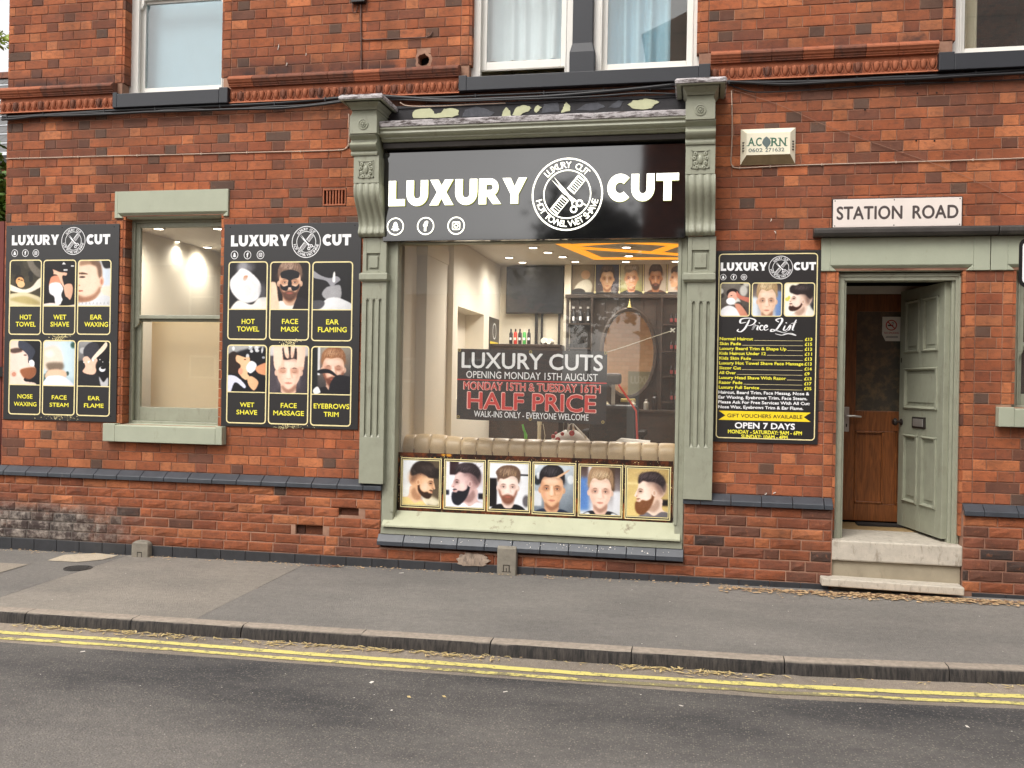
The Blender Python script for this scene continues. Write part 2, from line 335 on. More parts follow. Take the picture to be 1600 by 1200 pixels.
# ---------------------------------------------------------------- objects
ORG = {}
def props(o, label=None, cat=None, group=None, kind=None):
    if label: o['label'] = label
    if cat: o['category'] = cat
    if group: o['group'] = group
    if kind: o['kind'] = kind
    return o
def thing(name, label, cat, loc, group=None, kind=None, rotz=0):
    o = bpy.data.objects.new(name, None); COL.objects.link(o); o.location = loc; o.rotation_euler = (0, 0, rotz)
    o.empty_display_size = .1; ORG[o.name] = Vector(loc)
    return props(o, label, cat, group, kind)
class MB:
    def __init__(s): s.v = []; s.f = []; s.c = []
    def add(s, vs, fs, col=None):
        o = len(s.v); s.v += [tuple(p) for p in vs]; s.f += [tuple(i+o for i in f) for f in fs]
        s.c += [col]*len(fs); return s
    def box(s, x0, x1, y0, y1, z0, z1):
        v = [(x0,y0,z0),(x1,y0,z0),(x1,y1,z0),(x0,y1,z0),(x0,y0,z1),(x1,y0,z1),(x1,y1,z1),(x0,y1,z1)]
        return s.add(v, [(0,3,2,1),(4,5,6,7),(0,1,5,4),(1,2,6,5),(2,3,7,6),(3,0,4,7)])
    def sweepx(s, prof, x0, x1, x0b=None, x1b=None):
        """closed profile of (y,z), wound counter-clockwise seen from +x, run along x"""
        n = len(prof); v = [(x0,)+tuple(p) for p in prof]+[(x1,)+tuple(p) for p in prof]
        f = [(i, (i+1) % n, n+(i+1) % n, n+i) for i in range(n)] + [tuple(range(n-1, -1, -1)), tuple(range(n, 2*n))]
        return s.add(v, f)
    def prism(s, poly, y0, y1):
        """polygon of (x,z) made solid from y0 (front) to y1"""
        n = len(poly); v = [(p[0], y0, p[1]) for p in poly]+[(p[0], y1, p[1]) for p in poly]
        f = [tuple(range(n)), tuple(range(2*n-1, n-1, -1))]+[((i+1) % n, i, n+i, n+(i+1) % n) for i in range(n)]
        return s.add(v, f)
    def poly(s, pts, y): return s.add([(p[0], y, p[1]) for p in pts], [tuple(range(len(pts)))])
    def rings(s, rings, cap=(True, True)):
        k = len(rings[0]); v = [p for r_ in rings for p in r_]; f = []
        for j in range(len(rings)-1):
            for i in range(k):
                a = j*k+i; b = j*k+(i+1) % k; f.append((a, b, b+k, a+k))
        if cap[0]: f.append(tuple(range(k-1, -1, -1)))
        if cap[1]: f.append(tuple(range((len(rings)-1)*k, len(rings)*k)))
        return s.add(v, f)
    def stack(s, L_):
        """rectangular rings (x0,x1,y0,y1,z) joined upwards"""
        return s.rings([[(a, c, e), (b, c, e), (b, d, e), (a, d, e)] for a, b, c, d, e in L_])
    def tube(s, path, r, n=6, closed=False):
        P = [Vector(p) for p in path]; R_ = []
        for i, p in enumerate(P):
            t = (P[min(i+1, len(P)-1)]-P[max(i-1, 0)]).normalized()
            a = t.cross(Vector((0, 0, 1)));
            if a.length < .1: a = t.cross(Vector((0, 1, 0)))
            a.normalize(); b = t.cross(a); rr = r[i] if isinstance(r, (list, tuple)) else r
            R_.append([p+a*math.cos(2*math.pi*k/n)*rr+b*math.sin(2*math.pi*k/n)*rr for k in range(n)])
        return s.rings(R_)
    def lathe(s, c, prof, n=12, axis='z'):
        rg = []
        for r_, h in prof:
            ring = []
            for k in range(n):
                a = 2*math.pi*k/n
                if axis == 'z': ring.append((c[0]+r_*math.cos(a), c[1]+r_*math.sin(a), c[2]+h))
                else: ring.append((c[0]+r_*math.cos(a), c[1]-h, c[2]+r_*math.sin(a)))
            rg.append(ring)
        return s.rings(rg)
    def build(s, name, mat, parent=None, smooth=False, bevel=0, local=False, label=None, cat=None, group=None, kind=None, uv=None, org=None, sub=0):
        V = np.array(s.v, float).reshape(-1, 3)
        po = ORG.get(parent.name, Vector((0, 0, 0))) if parent is not None else Vector((0, 0, 0))
        if local: o0 = Vector((0, 0, 0)); loc = Vector((0, 0, 0)) if org is None else org
        else:
            mn, mx = V.min(0), V.max(0); o0 = Vector(((mn[0]+mx[0])/2, (mn[1]+mx[1])/2, mn[2])) if org is None else Vector(org); loc = o0-po
        me = bpy.data.meshes.new(name); me.from_pydata([tuple(p) for p in (V-np.array(o0))], [], s.f); me.update()
        me.materials.append(MATS[mat] if isinstance(mat, str) else mat)
        if any(c is not None for c in s.c):
            at = me.attributes.new('tone', 'FLOAT_COLOR', 'FACE')
            at.data.foreach_set('color', np.array([(*(c or (0, 0, 0)), 1) for c in s.c], 'f').ravel())
        if smooth:
            me.polygons.foreach_set('use_smooth', [True]*len(me.polygons))
            if smooth != 'all': me.set_sharp_from_angle(angle=R(40))
        o = bpy.data.objects.new(name, me); COL.objects.link(o); o.location = loc
        if parent is not None: o.parent = parent
        ORG[o.name] = Vector(o0) if not local else Vector((0, 0, 0))
        if bevel:
            b = o.modifiers.new('bevel', 'BEVEL'); b.width = bevel; b.segments = 2; b.limit_method = 'ANGLE'; b.angle_limit = R(35)
        if sub:
            b = o.modifiers.new('sub', 'SUBSURF'); b.levels = sub; b.render_levels = sub
        return props(o, label, cat, group, kind)

# ---------------------------------------------------------------- lettering
_tc = bpy.data.curves.new('t', 'FONT'); _to = bpy.data.objects.new('t', _tc); COL.objects.link(_to)
_tc.resolution_u = 3
TG = {}
def glyphs(s_, bold=0.0, sp=1.0, shear=0.0, res=3):
    k = (s_, bold, sp, shear, res)
    if k in TG: return TG[k]
    _tc.body = s_; _tc.offset = bold; _tc.space_character = sp; _tc.shear = shear; _tc.resolution_u = res
    dg = bpy.context.evaluated_depsgraph_get(); dg.update()
    me = bpy.data.meshes.new_from_object(_to.evaluated_get(dg))
    V = np.array([v.co[:2] for v in me.vertices]).reshape(-1, 2); Fc = [tuple(p.vertices) for p in me.polygons]
    bpy.data.meshes.remove(me); TG[k] = (V, Fc); return TG[k]
def capheight(bold): return glyphs('H', bold)[0][:, 1].max(), glyphs('H', bold)[0][:, 1].min()
def text_xz(mb, s_, x0, x1, zb, zt, y, bold=0.0, sp=1.0, shear=0.0, slope=0.0, thick=None, hscale=None, res=3):
    """lettering whose ink spans x0..x1, baseline zb, cap height up to zt, on the plane y"""
    V, Fc = glyphs(s_, 0.0, sp, shear, res); cap, low = capheight(0.0)
    mn, mx = V[:, 0].min(), V[:, 0].max(); dz = bold*.8*(zt-zb)/(cap-low+2*bold*.8); dx = dz; x0 += dx; x1 -= dx; zb += dz; zt -= dz
    xs = x0+(V[:, 0]-mn)/(mx-mn)*(x1-x0); zs = zb+(V[:, 1]-low)/(cap-low)*(zt-zb)
    zs = zs+(xs-(x0+x1)/2)*slope
    D_ = [(0, 0)] if bold < .003 else ([(1, 0), (-1, 0), (0, 1), (0, -1)] if bold < .03 or res < 3 else [(math.cos(k*math.pi/4), math.sin(k*math.pi/4)) for k in range(8)])
    for k, (p, q) in enumerate(D_): mb.add([(a+p*dx, y-k*.00006, b+q*dz) for a, b in zip(xs, zs)], Fc)
def T(mb, s_, u0, u1, vb, vt, y, bold=.018, sp=1.0, shear=0.0, **k):
    um = (u0+u1)/2
    text_xz(mb, s_, X(u0, vb, y), X(u1, vb, y), Z(um, vb, y), Z(um, vt, y), y, bold, sp, shear, **k)
# heavy block capitals of the shop's own lettering, cap height 1
def _arc(cx, cz, r0, r1, a0, a1, n=14): return [(cx+r1*math.cos(R(a0+(a1-a0)*i/n)), cz+r1*math.sin(R(a0+(a1-a0)*i/n))) for i in range(n+1)]+[(cx+r0*math.cos(R(a1-(a1-a0)*i/n)), cz+r0*math.sin(R(a1-(a1-a0)*i/n))) for i in range(n+1)]
HV = {'L': (.72, [[(0, 0), (.72, 0), (.72, .27), (.32, .27), (.32, 1), (0, 1)]]),
      'U': (.94, [[(0, 1), (0, .46)]+[(.47+.47*math.cos(R(a)), .46-.475*math.sin(R(a-180))*-1*-1) for a in ()]+[(.47-.47*math.cos(R(a)), .46-.475*math.sin(R(a))) for a in range(15, 180, 15)]+[(.94, .46), (.94, 1), (.62, 1), (.62, .43)]+[(.47+.15*math.cos(R(a)), .43-.155*math.sin(R(a))) for a in range(20, 180, 20)]+[(.32, .43), (.32, 1)]]),
      'X': (1.04, [[(0, 0), (.37, 0), (.52, .27), (.67, 0), (1.04, 0), (.72, .51), (1.02, 1), (.66, 1), (.52, .76), (.38, 1), (.02, 1), (.32, .51)]]),
      'R': (.93, [[(0, 0), (.32, 0), (.32, 1), (0, 1)], [(.32, .76), (.49, .76), (.49, 1), (.32, 1)], _arc(.49, .655, .105, .345, -90, 90), [(.32, .31), (.49, .31), (.49, .55), (.32, .55)], [(.36, .31), (.60, 0), (.95, 0), (.70, .34), (.49, .31)]]),
      'Y': (1.02, [[(.35, 0), (.67, 0), (.67, .36), (1.02, 1), (.68, 1), (.51, .66), (.34, 1), (0, 1), (.35, .36)]]),
      'C': (.90, [_arc(.52, .5, .20, .52, 44, 316, 20)]),
      'T': (.90, [[(.29, 0), (.61, 0), (.61, .73), (.90, .73), (.90, 1), (0, 1), (0, .73), (.29, .73)]])}
def heavy(s_, x0, x1, zb, zt, sp=.07):
    tot = sum(HV[c][0] for c in s_)+sp*(len(s_)-1); x = 0; out = []
    for c in s_:
        out.append([[(x0+(x+p)*(x1-x0)/tot, zb+q*(zt-zb)) for p, q in P] for P in HV[c][1]]); x += HV[c][0]+sp
    return out
def H(mb, s_, u0, u1, vb, vt, y):
    um = (u0+u1)/2
    for L_ in heavy(s_, X(u0, vb, y), X(u1, vb, y), Z(um, vb, y), Z(um, vt, y)):
        for P in L_: mb.poly(P, y)
def arc_text(mb, s_, cx, cz, r, h, a0, a1, y, bold=.02, inward=False, sx=1.0):
    """letters standing on a circle, from angle a0 to a1 (degrees, 90 = top); inward: read along the bottom"""
    cap, low = capheight(0.0); k = h/(cap-low)
    wd = []
    for ch in s_:
        if ch == ' ': wd.append(.38)
        else:
            V, _ = glyphs(ch, 0.0); wd.append(V[:, 0].max()-V[:, 0].min()+.13)
    tot = sum(wd); run = 0
    for ch, w_ in zip(s_, wd):
        a = R(a0+(a1-a0)*(run+w_/2)/tot); run += w_
        if ch == ' ': continue
        V, Fc = glyphs(ch, 0.0); mid = (V[:, 0].min()+V[:, 0].max())/2
        lx0 = (V[:, 0]-mid)*k; lz0 = (V[:, 1]-low)*k
        if inward: rot = a+math.pi/2; base = r+h
        else: rot = a-math.pi/2; base = r
        ox, oz = base*math.cos(a), base*math.sin(a)
        for kk, (p_, q_) in enumerate(((1, 0), (-1, 0), (0, 1), (0, -1))):
            lx = lx0+p_*bold*k; lz = lz0+q_*bold*k
            xs = cx+sx*(ox+lx*math.cos(rot)-lz*math.sin(rot)); zs = cz+oz+lx*math.sin(rot)+lz*math.cos(rot)
            mb.add([(p, y-kk*.00006, q) for p, q in zip(xs, zs)], Fc)
def annulus(mb, cx, cz, r0, r1, y, sx=1.0, n=48, a0=0, a1=360):
    closed = (a1-a0) >= 360; k = n if closed else n+1; v = []
    for i in range(k):
        a = R(a0+(a1-a0)*i/n); v += [(cx+sx*r0*math.cos(a), y, cz+r0*math.sin(a)), (cx+sx*r1*math.cos(a), y, cz+r1*math.sin(a))]
    f = [(2*i, 2*i+1, (2*i+3) % (2*k), (2*i+2) % (2*k)) for i in range(n)]
    mb.add(v, f)
def disc(mb, cx, cz, r, y, sx=1.0, n=24, rz=None):
    rz = rz or r
    mb.poly([(cx+sx*r*math.cos(2*math.pi*i/n), cz+rz*math.sin(2*math.pi*i/n)) for i in range(n)], y)
def rrect(x0, x1, z0, z1, r, n=4):
    P = []
    for cx, cz, a in ((x1-r, z0+r, -90), (x1-r, z1-r, 0), (x0+r, z1-r, 90), (x0+r, z0+r, 180)):
        for i in range(n+1):
            t = R(a+90*i/n); P.append((cx+r*math.cos(t), cz+r*math.sin(t)))
    return P
def rframe(mb, x0, x1, z0, z1, t, r, y):
    a = rrect(x0, x1, z0, z1, r); b = rrect(x0+t, x1-t, z0+t, z1-t, max(r-t, .0005)); n = len(a)
    mb.add([(p[0], y, p[1]) for p in a+b], [(i, (i+1) % n, n+(i+1) % n, n+i) for i in range(n)])
def roundel(mb, cx, cz, r, y, sx=1.0, text=True):
    annulus(mb, cx, cz, r*.955, r, y, sx); annulus(mb, cx, cz, r*.64, r*.675, y, sx)
    arc_text(mb, 'LUXURY  CUT', cx, cz, r*.72, r*.17, 139, 44, y, .014, sx=sx)
    arc_text(mb, 'HOT TOWEL WET SHAVE', cx, cz, r*.72, r*.17, 191, 349, y, .014, inward=True, sx=sx)
    def P(pts): return [(cx+sx*r*p[0], cz+r*p[1]) for p in pts]
    def rot(pts, a):
        c, s_ = math.cos(a), math.sin(a); return [(p[0]*c-p[1]*s_, p[0]*s_+p[1]*c) for p in pts]
    # comb: a spine with teeth, running lower left to upper right, broken by the scissors
    A_ = R(50)
    for lo, hi in ((-.60, -.10), (.12, .60)):
        mb.poly(P(rot([(lo, .06), (hi, .06), (hi, .11), (lo, .11)], A_)), y)
        mb.poly(P(rot([(lo, -.14), (lo+.018, -.14), (lo+.018, .06), (lo, .06)], A_)), y)
        mb.poly(P(rot([(hi-.018, -.14), (hi, -.14), (hi, .06), (hi-.018, .06)], A_)), y)
        k = 7
        for i in range(k):
            q = lo+.045+(hi-lo-.09)*i/(k-1); mb.poly(P(rot([(q-.010, -.13), (q+.010, -.13), (q+.010, .06), (q-.010, .06)], A_)), y)
        mb.poly(P(rot([(lo, -.155), (hi, -.155), (hi, -.135), (lo, -.135)], A_)), y)
    # scissors
    B_ = R(-49)
    mb.poly(P(rot([(-.62, .03), (-.1, -.035), (.28, -.045), (.30, .02), (-.1, .045)], B_)), y-.0006)
    mb.poly(P(rot([(-.60, -.07), (-.1, -.07), (.28, .03), (.26, .08), (-.12, .0)], B_)), y-.0009)
    for q, a in (((.42, .10), 0), ((.44, -.13), 0)):
        c = rot([q], B_)[0]; annulus(mb, cx+sx*r*c[0], cz+r*c[1], r*.055, r*.105, y-.0007, sx, 16)
    mb.poly(P(rot([(.24, .03), (.34, .06), (.34, .10), (.24, .07)], B_)), y-.0004)
    mb.poly(P(rot([(.24, -.05), (.36, -.12), (.35, -.08), (.25, .0)], B_)), y-.0004)
    mb.poly(P(rot([(.50, .14), (.60, .19), (.58, .22), (.49, .18)], B_)), y-.0004)
def icons(mb, cs, r, y, sx=1.0):
    (ax, az), (bx, bz), (cx_, cz_) = cs
    for x_, z_ in cs: annulus(mb, x_, z_, r*.86, r, y, sx, 28)
    # ghost
    g = [(-.16, .42), (0, .5), (.16, .42), (.24, .22), (.24, .05), (.36, .02), (.26, -.1), (.5, -.32), (.3, -.38), (.2, -.5), (0, -.46), (-.2, -.5), (-.3, -.38), (-.5, -.32), (-.26, -.1), (-.36, .02), (-.24, .05), (-.24, .22)]
    mb.poly([(ax+sx*r*p, az+r*q*1.05) for p, q in g], y)
    # letter f
    V, Fc = glyphs('f', .05); mn, mx = V.min(0), V.max(0); k = r*1.15/(mx[1]-mn[1])
    mb.add([(bx+sx*(p[0]-(mn[0]+mx[0])/2)*k, y, bz+(p[1]-(mn[1]+mx[1])/2)*k) for p in V], Fc)
    # camera
    rframe(mb, cx_-.47*r*sx, cx_+.47*r*sx, cz_-.47*r, cz_+.47*r, r*.12, r*.2, y)
    annulus(mb, cx_, cz_, r*.14, r*.26, y, sx, 18); disc(mb, cx_+.27*r*sx, cz_+.27*r, r*.06, y, sx, 8)
# ---------------------------------------------------------------- printed photographs: painted here, stroke by stroke, into one sheet
TW, TH, NC, NR = 120, 160, 6, 5
ATL = np.zeros((NR*TH, NC*TW, 3), 'f')
YY, XX = np.mgrid[0:TH, 0:TW]; XX = (XX+.5)/TW; YY = (YY+.5)/TH
def smooth_poly(P, k=6):
    P = np.array(P, float); n = len(P); out = []
    for i in range(n):
        p0, p1, p2, p3 = P[i-1], P[i], P[(i+1) % n], P[(i+2) % n]
        for j in range(k):
            t = j/k
            out.append(.5*((2*p1)+(-p0+p2)*t+(2*p0-5*p1+4*p2-p3)*t*t+(-p0+3*p1-3*p2+p3)*t**3))
    return np.array(out)
def gblur(M, s_):
    if s_ <= 0: return M
    r_ = int(max(1, round(s_*2.5))); x = np.arange(-r_, r_+1); k = np.exp(-x*x/(2*s_*s_)); k /= k.sum()
    Q = np.pad(M, ((r_, r_), (r_, r_)), 'edge')
    Q = sum(k[i]*Q[i:i+M.shape[0], :] for i in range(2*r_+1))
    return sum(k[i]*Q[:, i:i+M.shape[1]] for i in range(2*r_+1))
class Paint:
    def __init__(s, top, bot=None, seed=0):
        t, b = np.array(top, 'f'), np.array(bot or top, 'f'); s.I = t+(b-t)*YY[..., None]; s.q = np.random.RandomState(seed)
    def put(s, M, c, a=1.0):
        M = (M*a)[..., None]; s.I = s.I*(1-M)+np.array(c, 'f')*M; return s
    def P(s, pts, c, blur=.8, a=1.0, hard=False):
        Q = np.array(pts, float) if hard else smooth_poly(pts); ins = np.zeros((TH, TW), bool); n = len(Q)
        x0, y0 = Q[:, 0], Q[:, 1]; x1, y1 = np.roll(x0, -1), np.roll(y0, -1)
        for i in range(n):
            if y0[i] == y1[i]: continue
            cnd = ((y0[i] > YY) != (y1[i] > YY)) & (XX < (x1[i]-x0[i])*(YY-y0[i])/(y1[i]-y0[i])+x0[i]); ins ^= cnd
        return s.put(gblur(ins.astype('f'), blur), c, a)
    def E(s, x, y, rx, ry, c, blur=.15, a=1.0, rot=0):
        cs, sn = math.cos(rot), math.sin(rot); dx, dy = XX-x, (YY-y)*TH/TW; ry = ry*TH/TW
        d = np.sqrt(((dx*cs+dy*sn)/rx)**2+((-dx*sn+dy*cs)/ry)**2)
        return s.put(np.clip((1-d)/max(blur, .02)+.5, 0, 1), c, a)
    def B(s, x0, x1, y0, y1, c, blur=.8, a=1.0):
        return s.put(gblur(((XX > x0) & (XX < x1) & (YY > y0) & (YY < y1)).astype('f'), blur), c, a)
    def bokeh(s, n, cols, r=(.02, .08), yr=(0, 1), blur=.4, a=.8):
        for i in range(n):
            q = s.q; s.E(q.rand(), yr[0]+(yr[1]-yr[0])*q.rand(), r[0]+(r[1]-r[0])*q.rand(), r[0]+(r[1]-r[0])*q.rand(), cols[q.randint(len(cols))], blur, a)
        return s
    def strands(s, x0, x1, y0, y1, c, n=26, a=.5, lean=.1, w=.008, ln=.1):
        for i in range(n):
            x = x0+(x1-x0)*s.q.rand(); y = y0+(y1-y0)*s.q.rand(); l_ = ln*(.5+s.q.rand())
            s.P([(x, y), (x+w, y), (x+lean*(.4+s.q.rand())+w/2, y-l_)], c, .5, a, hard=True)
        return s
    def done(s, i):
        g = gblur(s.q.randn(TH, TW).astype('f'), .7)*6; lo = gblur(s.q.randn(TH, TW).astype('f'), 5); lo = lo/(abs(lo).max()+1e-6)
        J = (s.I+g[..., None])*(1+.07*lo[..., None])*(1.04-.22*np.clip((XX-.45), 0, 1)**1.2)[..., None]*(1-.10*((XX-.5)**2+(YY-.5)**2))[..., None]
        J = J/255; J = np.clip(J+(.10*np.sin((np.clip(J, 0, 1)-.5)*math.pi*2)/2), 0, 1)*255
        r_, c_ = divmod(i, NC); ATL[(NR-1-r_)*TH:(NR-r_)*TH, c_*TW:(c_+1)*TW] = J[::-1]/255
SK = (226, 182, 156); SKL = (240, 212, 196); SKD = (176, 120, 92)
def mirror(pts, f): return [(1-x, y) for x, y in pts] if f else pts
def profile(p, skin=SK, shade=SKD, hair=(40, 30, 26), beard=(46, 32, 26), dx=0, dy=0, s_=1.0, flip=False, shirt=(230, 230, 235), big=True, fade=True, down=0.0, longbeard=False, hairtype=0):
    """a head seen from the side, looking left (or right when flipped)"""
    hair = tuple(c+16 for c in hair)
    def t(P_):
        out = []
        for x, y in P_:
            x2, y2 = (x-.5), (y-.5); c, q = math.cos(down), math.sin(down)
            x2, y2 = x2*c+y2*q*TH/TW, -x2*q*TW/TH+y2*c
            out.append((.5+x2*s_+dx, .5+y2*s_+dy))
        return mirror(out, flip)
    p.P(t([(.30, 1.1), (.36, .86), (.46, .80), (.44, .66), (.78, .58), (.80, .80), (1.0, .88), (1.1, 1.1)]), skin, 1)
    p.P(t([(.10, 1.1), (.22, .95), (.42, .86), (.60, .93), (.80, .84), (1.05, .92), (1.1, 1.2)]), shirt, 1.2)
    head = [(.22, .30), (.20, .38), (.17, .44), (.12, .53), (.13, .56), (.18, .565), (.165, .60), (.18, .63), (.17, .655), (.20, .68), (.21, .745), (.28, .78), (.40, .76), (.54, .68), (.66, .60), (.78, .56), (.86, .44), (.85, .28), (.74, .14), (.50, .09), (.32, .16)]
    p.P(t(head), skin, .8)
    p.P(t([(.50, .30), (.70, .32), (.80, .48), (.74, .58), (.62, .62), (.52, .56)]), shade, 6, .45)
    p.P(t([(.34, .46), (.46, .50), (.44, .62), (.34, .60)]), SKL, 5, .5); p.E(*t([(.26, .445)])[0], .07*s_, .05*s_, tuple(c*.7 for c in shade), .9, .5); p.P(t([(.20, .47), (.16, .54), (.21, .56), (.24, .50)]), shade, 1.5, .4)
    p.P(t([(.40, .80), (.56, .70), (.68, .60), (.74, .72), (.60, .86)]), tuple(c*.6 for c in shade), 3, .5)
    # eye, brow, nostril, mouth
    p.P(t([(.205, .415), (.26, .395), (.33, .415), (.26, .405)]), (50, 34, 28), .8, .9)
    p.E(*t([(.265, .45)])[0], .035, .012, (52, 36, 32), .5, .85)
    p.E(*t([(.175, .548)])[0], .02, .008, (140, 84, 66), .6, .7)
    p.P(t([(.165, .625), (.23, .622), (.235, .632), (.17, .635)]), (168, 92, 80), .7, .9)
    if beard:
        if longbeard: B_ = [(.15, .66), (.13, .76), (.18, .88), (.32, .92), (.46, .82), (.56, .68), (.60, .52), (.55, .50), (.52, .58), (.42, .63), (.30, .62), (.26, .66), (.19, .655)]
        else: B_ = [(.185, .665), (.19, .74), (.27, .79), (.42, .76), (.56, .66), (.60, .52), (.565, .50), (.52, .60), (.42, .66), (.30, .64), (.27, .66), (.21, .66)]
        p.P(t(B_), beard, 1.6, .93)
        p.P(t([(.165, .598), (.24, .585), (.29, .63), (.26, .61), (.18, .615)]), beard, 1.0, .8)
        p.strands(*sorted([t([(.24, .6)])[0][0], t([(.5, .6)])[0][0]]), t([(0, .68)])[0][1], t([(0, .80)])[0][1], tuple(min(255, c+38) for c in beard), 20, .35, .03, .006, .05)
    # ear
    ex, ey = t([(.60, .475)])[0]
    p.E(ex, ey, .06*s_, .065*s_, tuple(c*.93 for c in skin), .25); p.E(ex, ey, .03*s_, .04*s_, shade, .5, .7)
    # fade and hair
    if fade: p.P(t([(.44, .34), (.56, .30), (.70, .46), (.80, .52), (.86, .42), (.86, .26), (.60, .22), (.44, .26)]), hair, 5.5, .55)
    H_ = [[(.20, .31), (.13, .24), (.12, .13), (.24, .05), (.42, .0), (.64, .02), (.82, .12), (.89, .30), (.84, .42), (.78, .32), (.60, .27), (.44, .27), (.36, .30), (.28, .27)],
          [(.22, .30), (.20, .20), (.28, .10), (.46, .05), (.68, .06), (.84, .18), (.88, .34), (.84, .46), (.76, .34), (.60, .26), (.44, .26), (.32, .24)],
          [(.20, .33), (.08, .31), (.03, .22), (.08, .12), (.22, .10), (.34, .02), (.60, .0), (.80, .10), (.87, .28), (.80, .36), (.60, .28), (.44, .30), (.34, .34)]][hairtype]
    p.P(t(H_), hair, 1.9)
    hx = sorted([t([(.2, .2)])[0][0], t([(.8, .2)])[0][0]])
    p.E(*t([(.42, .13)])[0], .22*s_, .06*s_, tuple(min(255, c+46) for c in hair), .9, .45); p.P(t([(.80, .40), (.88, .26), (.92, .40), (.86, .52)]), skin, 3, .35)
    p.strands(hx[0], hx[1], t([(0, .16)])[0][1], t([(0, .27)])[0][1], tuple(min(255, c+64) for c in hair), 46, .34, -.12 if flip else .12, .012, .12*s_); p.strands(hx[0], hx[1], t([(0, .10)])[0][1], t([(0, .24)])[0][1], tuple(c*.5 for c in hair), 30, .5, -.12 if flip else .12, .010, .10*s_)
    return p
def front(p, skin=SK, shade=SKD, hair=(60, 44, 34), beard=None, dx=0, dy=0, s_=1.0, shirt=(40, 40, 46), cape=None, eyes=True, hairtype=0, streak=None):
    hair = tuple(c+14 for c in hair)
    def t(P_): return [(.5+(x-.5)*s_+dx, .5+(y-.5)*s_+dy) for x, y in P_]
    p.P(t([(.34, .62), (.66, .62), (.68, .86), (.88, 1.1), (.12, 1.1), (.32, .86)]), tuple(c*.9 for c in skin), 1.2)
    p.P(t([(.0, 1.2), (.04, .95), (.30, .84), (.42, .93), (.60, .93), (.70, .84), (.96, .94), (1.0, 1.2)]), shirt, 1.2)
    if cape: p.P(t([(-.1, 1.2), (.02, .98), (.22, .88), (.36, 1.04), (.64, 1.04), (.80, .88), (1.0, .98), (1.1, 1.2)]), cape, 1)
    for ex in (.225, .775): p.E(*t([(ex, .49)])[0], .045*s_, .06*s_, tuple(c*.9 for c in skin), .3)
    p.P(t([(.25, .30), (.23, .46), (.26, .60), (.34, .72), (.44, .79), (.56, .79), (.66, .72), (.74, .60), (.77, .46), (.75, .30), (.62, .18), (.38, .18)]), skin, .9)
    p.P(t([(.25, .34), (.24, .52), (.30, .66), (.40, .74), (.36, .60), (.32, .46), (.31, .34)]), shade, 4, .4)
    p.P(t([(.70, .36), (.74, .52), (.70, .66), (.62, .74), (.66, .60)]), shade, 3.5, .28)
    for ex in (.37, .63): p.E(*t([(ex, .455)])[0], .085*s_, .055*s_, tuple(c*.72 for c in shade), .9, .50)
    p.P(t([(.53, .42), (.56, .56), (.60, .59), (.57, .50), (.56, .42)]), shade, 1.6, .6); p.E(*t([(.5, .30)])[0], .16*s_, .07*s_, SKL, .9, .35); p.E(*t([(.36, .58)])[0], .06*s_, .05*s_, tuple(min(255, c+6) for c in (232, 166, 146)), .9, .30)
    p.P(t([(.36, .72), (.50, .80), (.66, .70), (.66, .80), (.5, .88), (.36, .80)]), tuple(c*.62 for c in shade), 2.5, .55)
    p.P(t([(.47, .42), (.46, .56), (.50, .59), (.53, .56), (.52, .42)]), SKL, 1.8, .5)
    p.P(t([(.43, .585), (.50, .61), (.57, .585), (.50, .60)]), shade, 1, .8)
    if beard:
        p.P(t([(.24, .50), (.26, .62), (.34, .75), (.44, .83), (.56, .83), (.66, .75), (.74, .62), (.76, .50), (.71, .56), (.66, .66), (.58, .635), (.50, .625), (.42, .635), (.34, .66), (.29, .56)]), beard, 2.4, .85)
    p.P(t([(.41, .68), (.50, .665), (.59, .68), (.50, .705)]), (176, 108, 96), 1.2, .75)
    for ex in (.375, .625):
        q = t([(ex-.065, .415), (ex, .395), (ex+.065, .415), (ex, .408)]); p.P(q, tuple(c*.6 for c in hair), 1, .85)
        if eyes:
            p.E(*t([(ex, .465)])[0], .040*s_, .011*s_, (206, 190, 182), .5, .7); p.E(*t([(ex, .465)])[0], .018*s_, .013*s_, (46, 38, 36), .5, .9)
            p.P(t([(ex-.055, .46), (ex, .445), (ex+.055, .46), (ex, .452)]), (70, 46, 38), .6, .8)
        else: p.P(t([(ex-.055, .475), (ex, .487), (ex+.055, .475), (ex, .48)]), (110, 70, 56), .8, .9)
    H_ = [[(.22, .38), (.20, .20), (.30, .06), (.50, .0), (.70, .05), (.80, .20), (.78, .38), (.74, .28), (.62, .23), (.45, .25), (.32, .24), (.26, .30)],
          [(.22, .40), (.19, .22), (.26, .02), (.44, -.06), (.64, -.04), (.80, .10), (.80, .40), (.75, .28), (.66, .20), (.50, .24), (.34, .20), (.26, .28)],
          [(.22, .36), (.20, .24), (.16, .14), (.30, .02), (.52, -.02), (.74, .02), (.84, .16), (.79, .38), (.74, .27), (.60, .22), (.40, .29), (.28, .28)]][hairtype]
    p.P(t([(.22, .44), (.20, .26), (.80, .26), (.78, .44), (.72, .28), (.28, .28)]), hair, 4, .5)
    p.P(t(H_), hair, 1.2)
    p.E(*t([(.46, .12)])[0], .18*s_, .07*s_, tuple(min(255, c+50) for c in hair), .9, .45)
    a, b = t([(.26, .2)])[0], t([(.72, .2)])[0]
    p.strands(a[0], b[0], t([(0, .12)])[0][1], t([(0, .24)])[0][1], streak or tuple(min(255, c+60) for c in hair), 44, .40, .06, .013, .12*s_); p.strands(a[0], b[0], t([(0, .10)])[0][1], t([(0, .24)])[0][1], tuple(c*.55 for c in hair), 26, .5, .05, .010, .10*s_)
    return p
GREY = (52, 50, 50)
def towel(p, c=(240, 238, 234)):
    return p
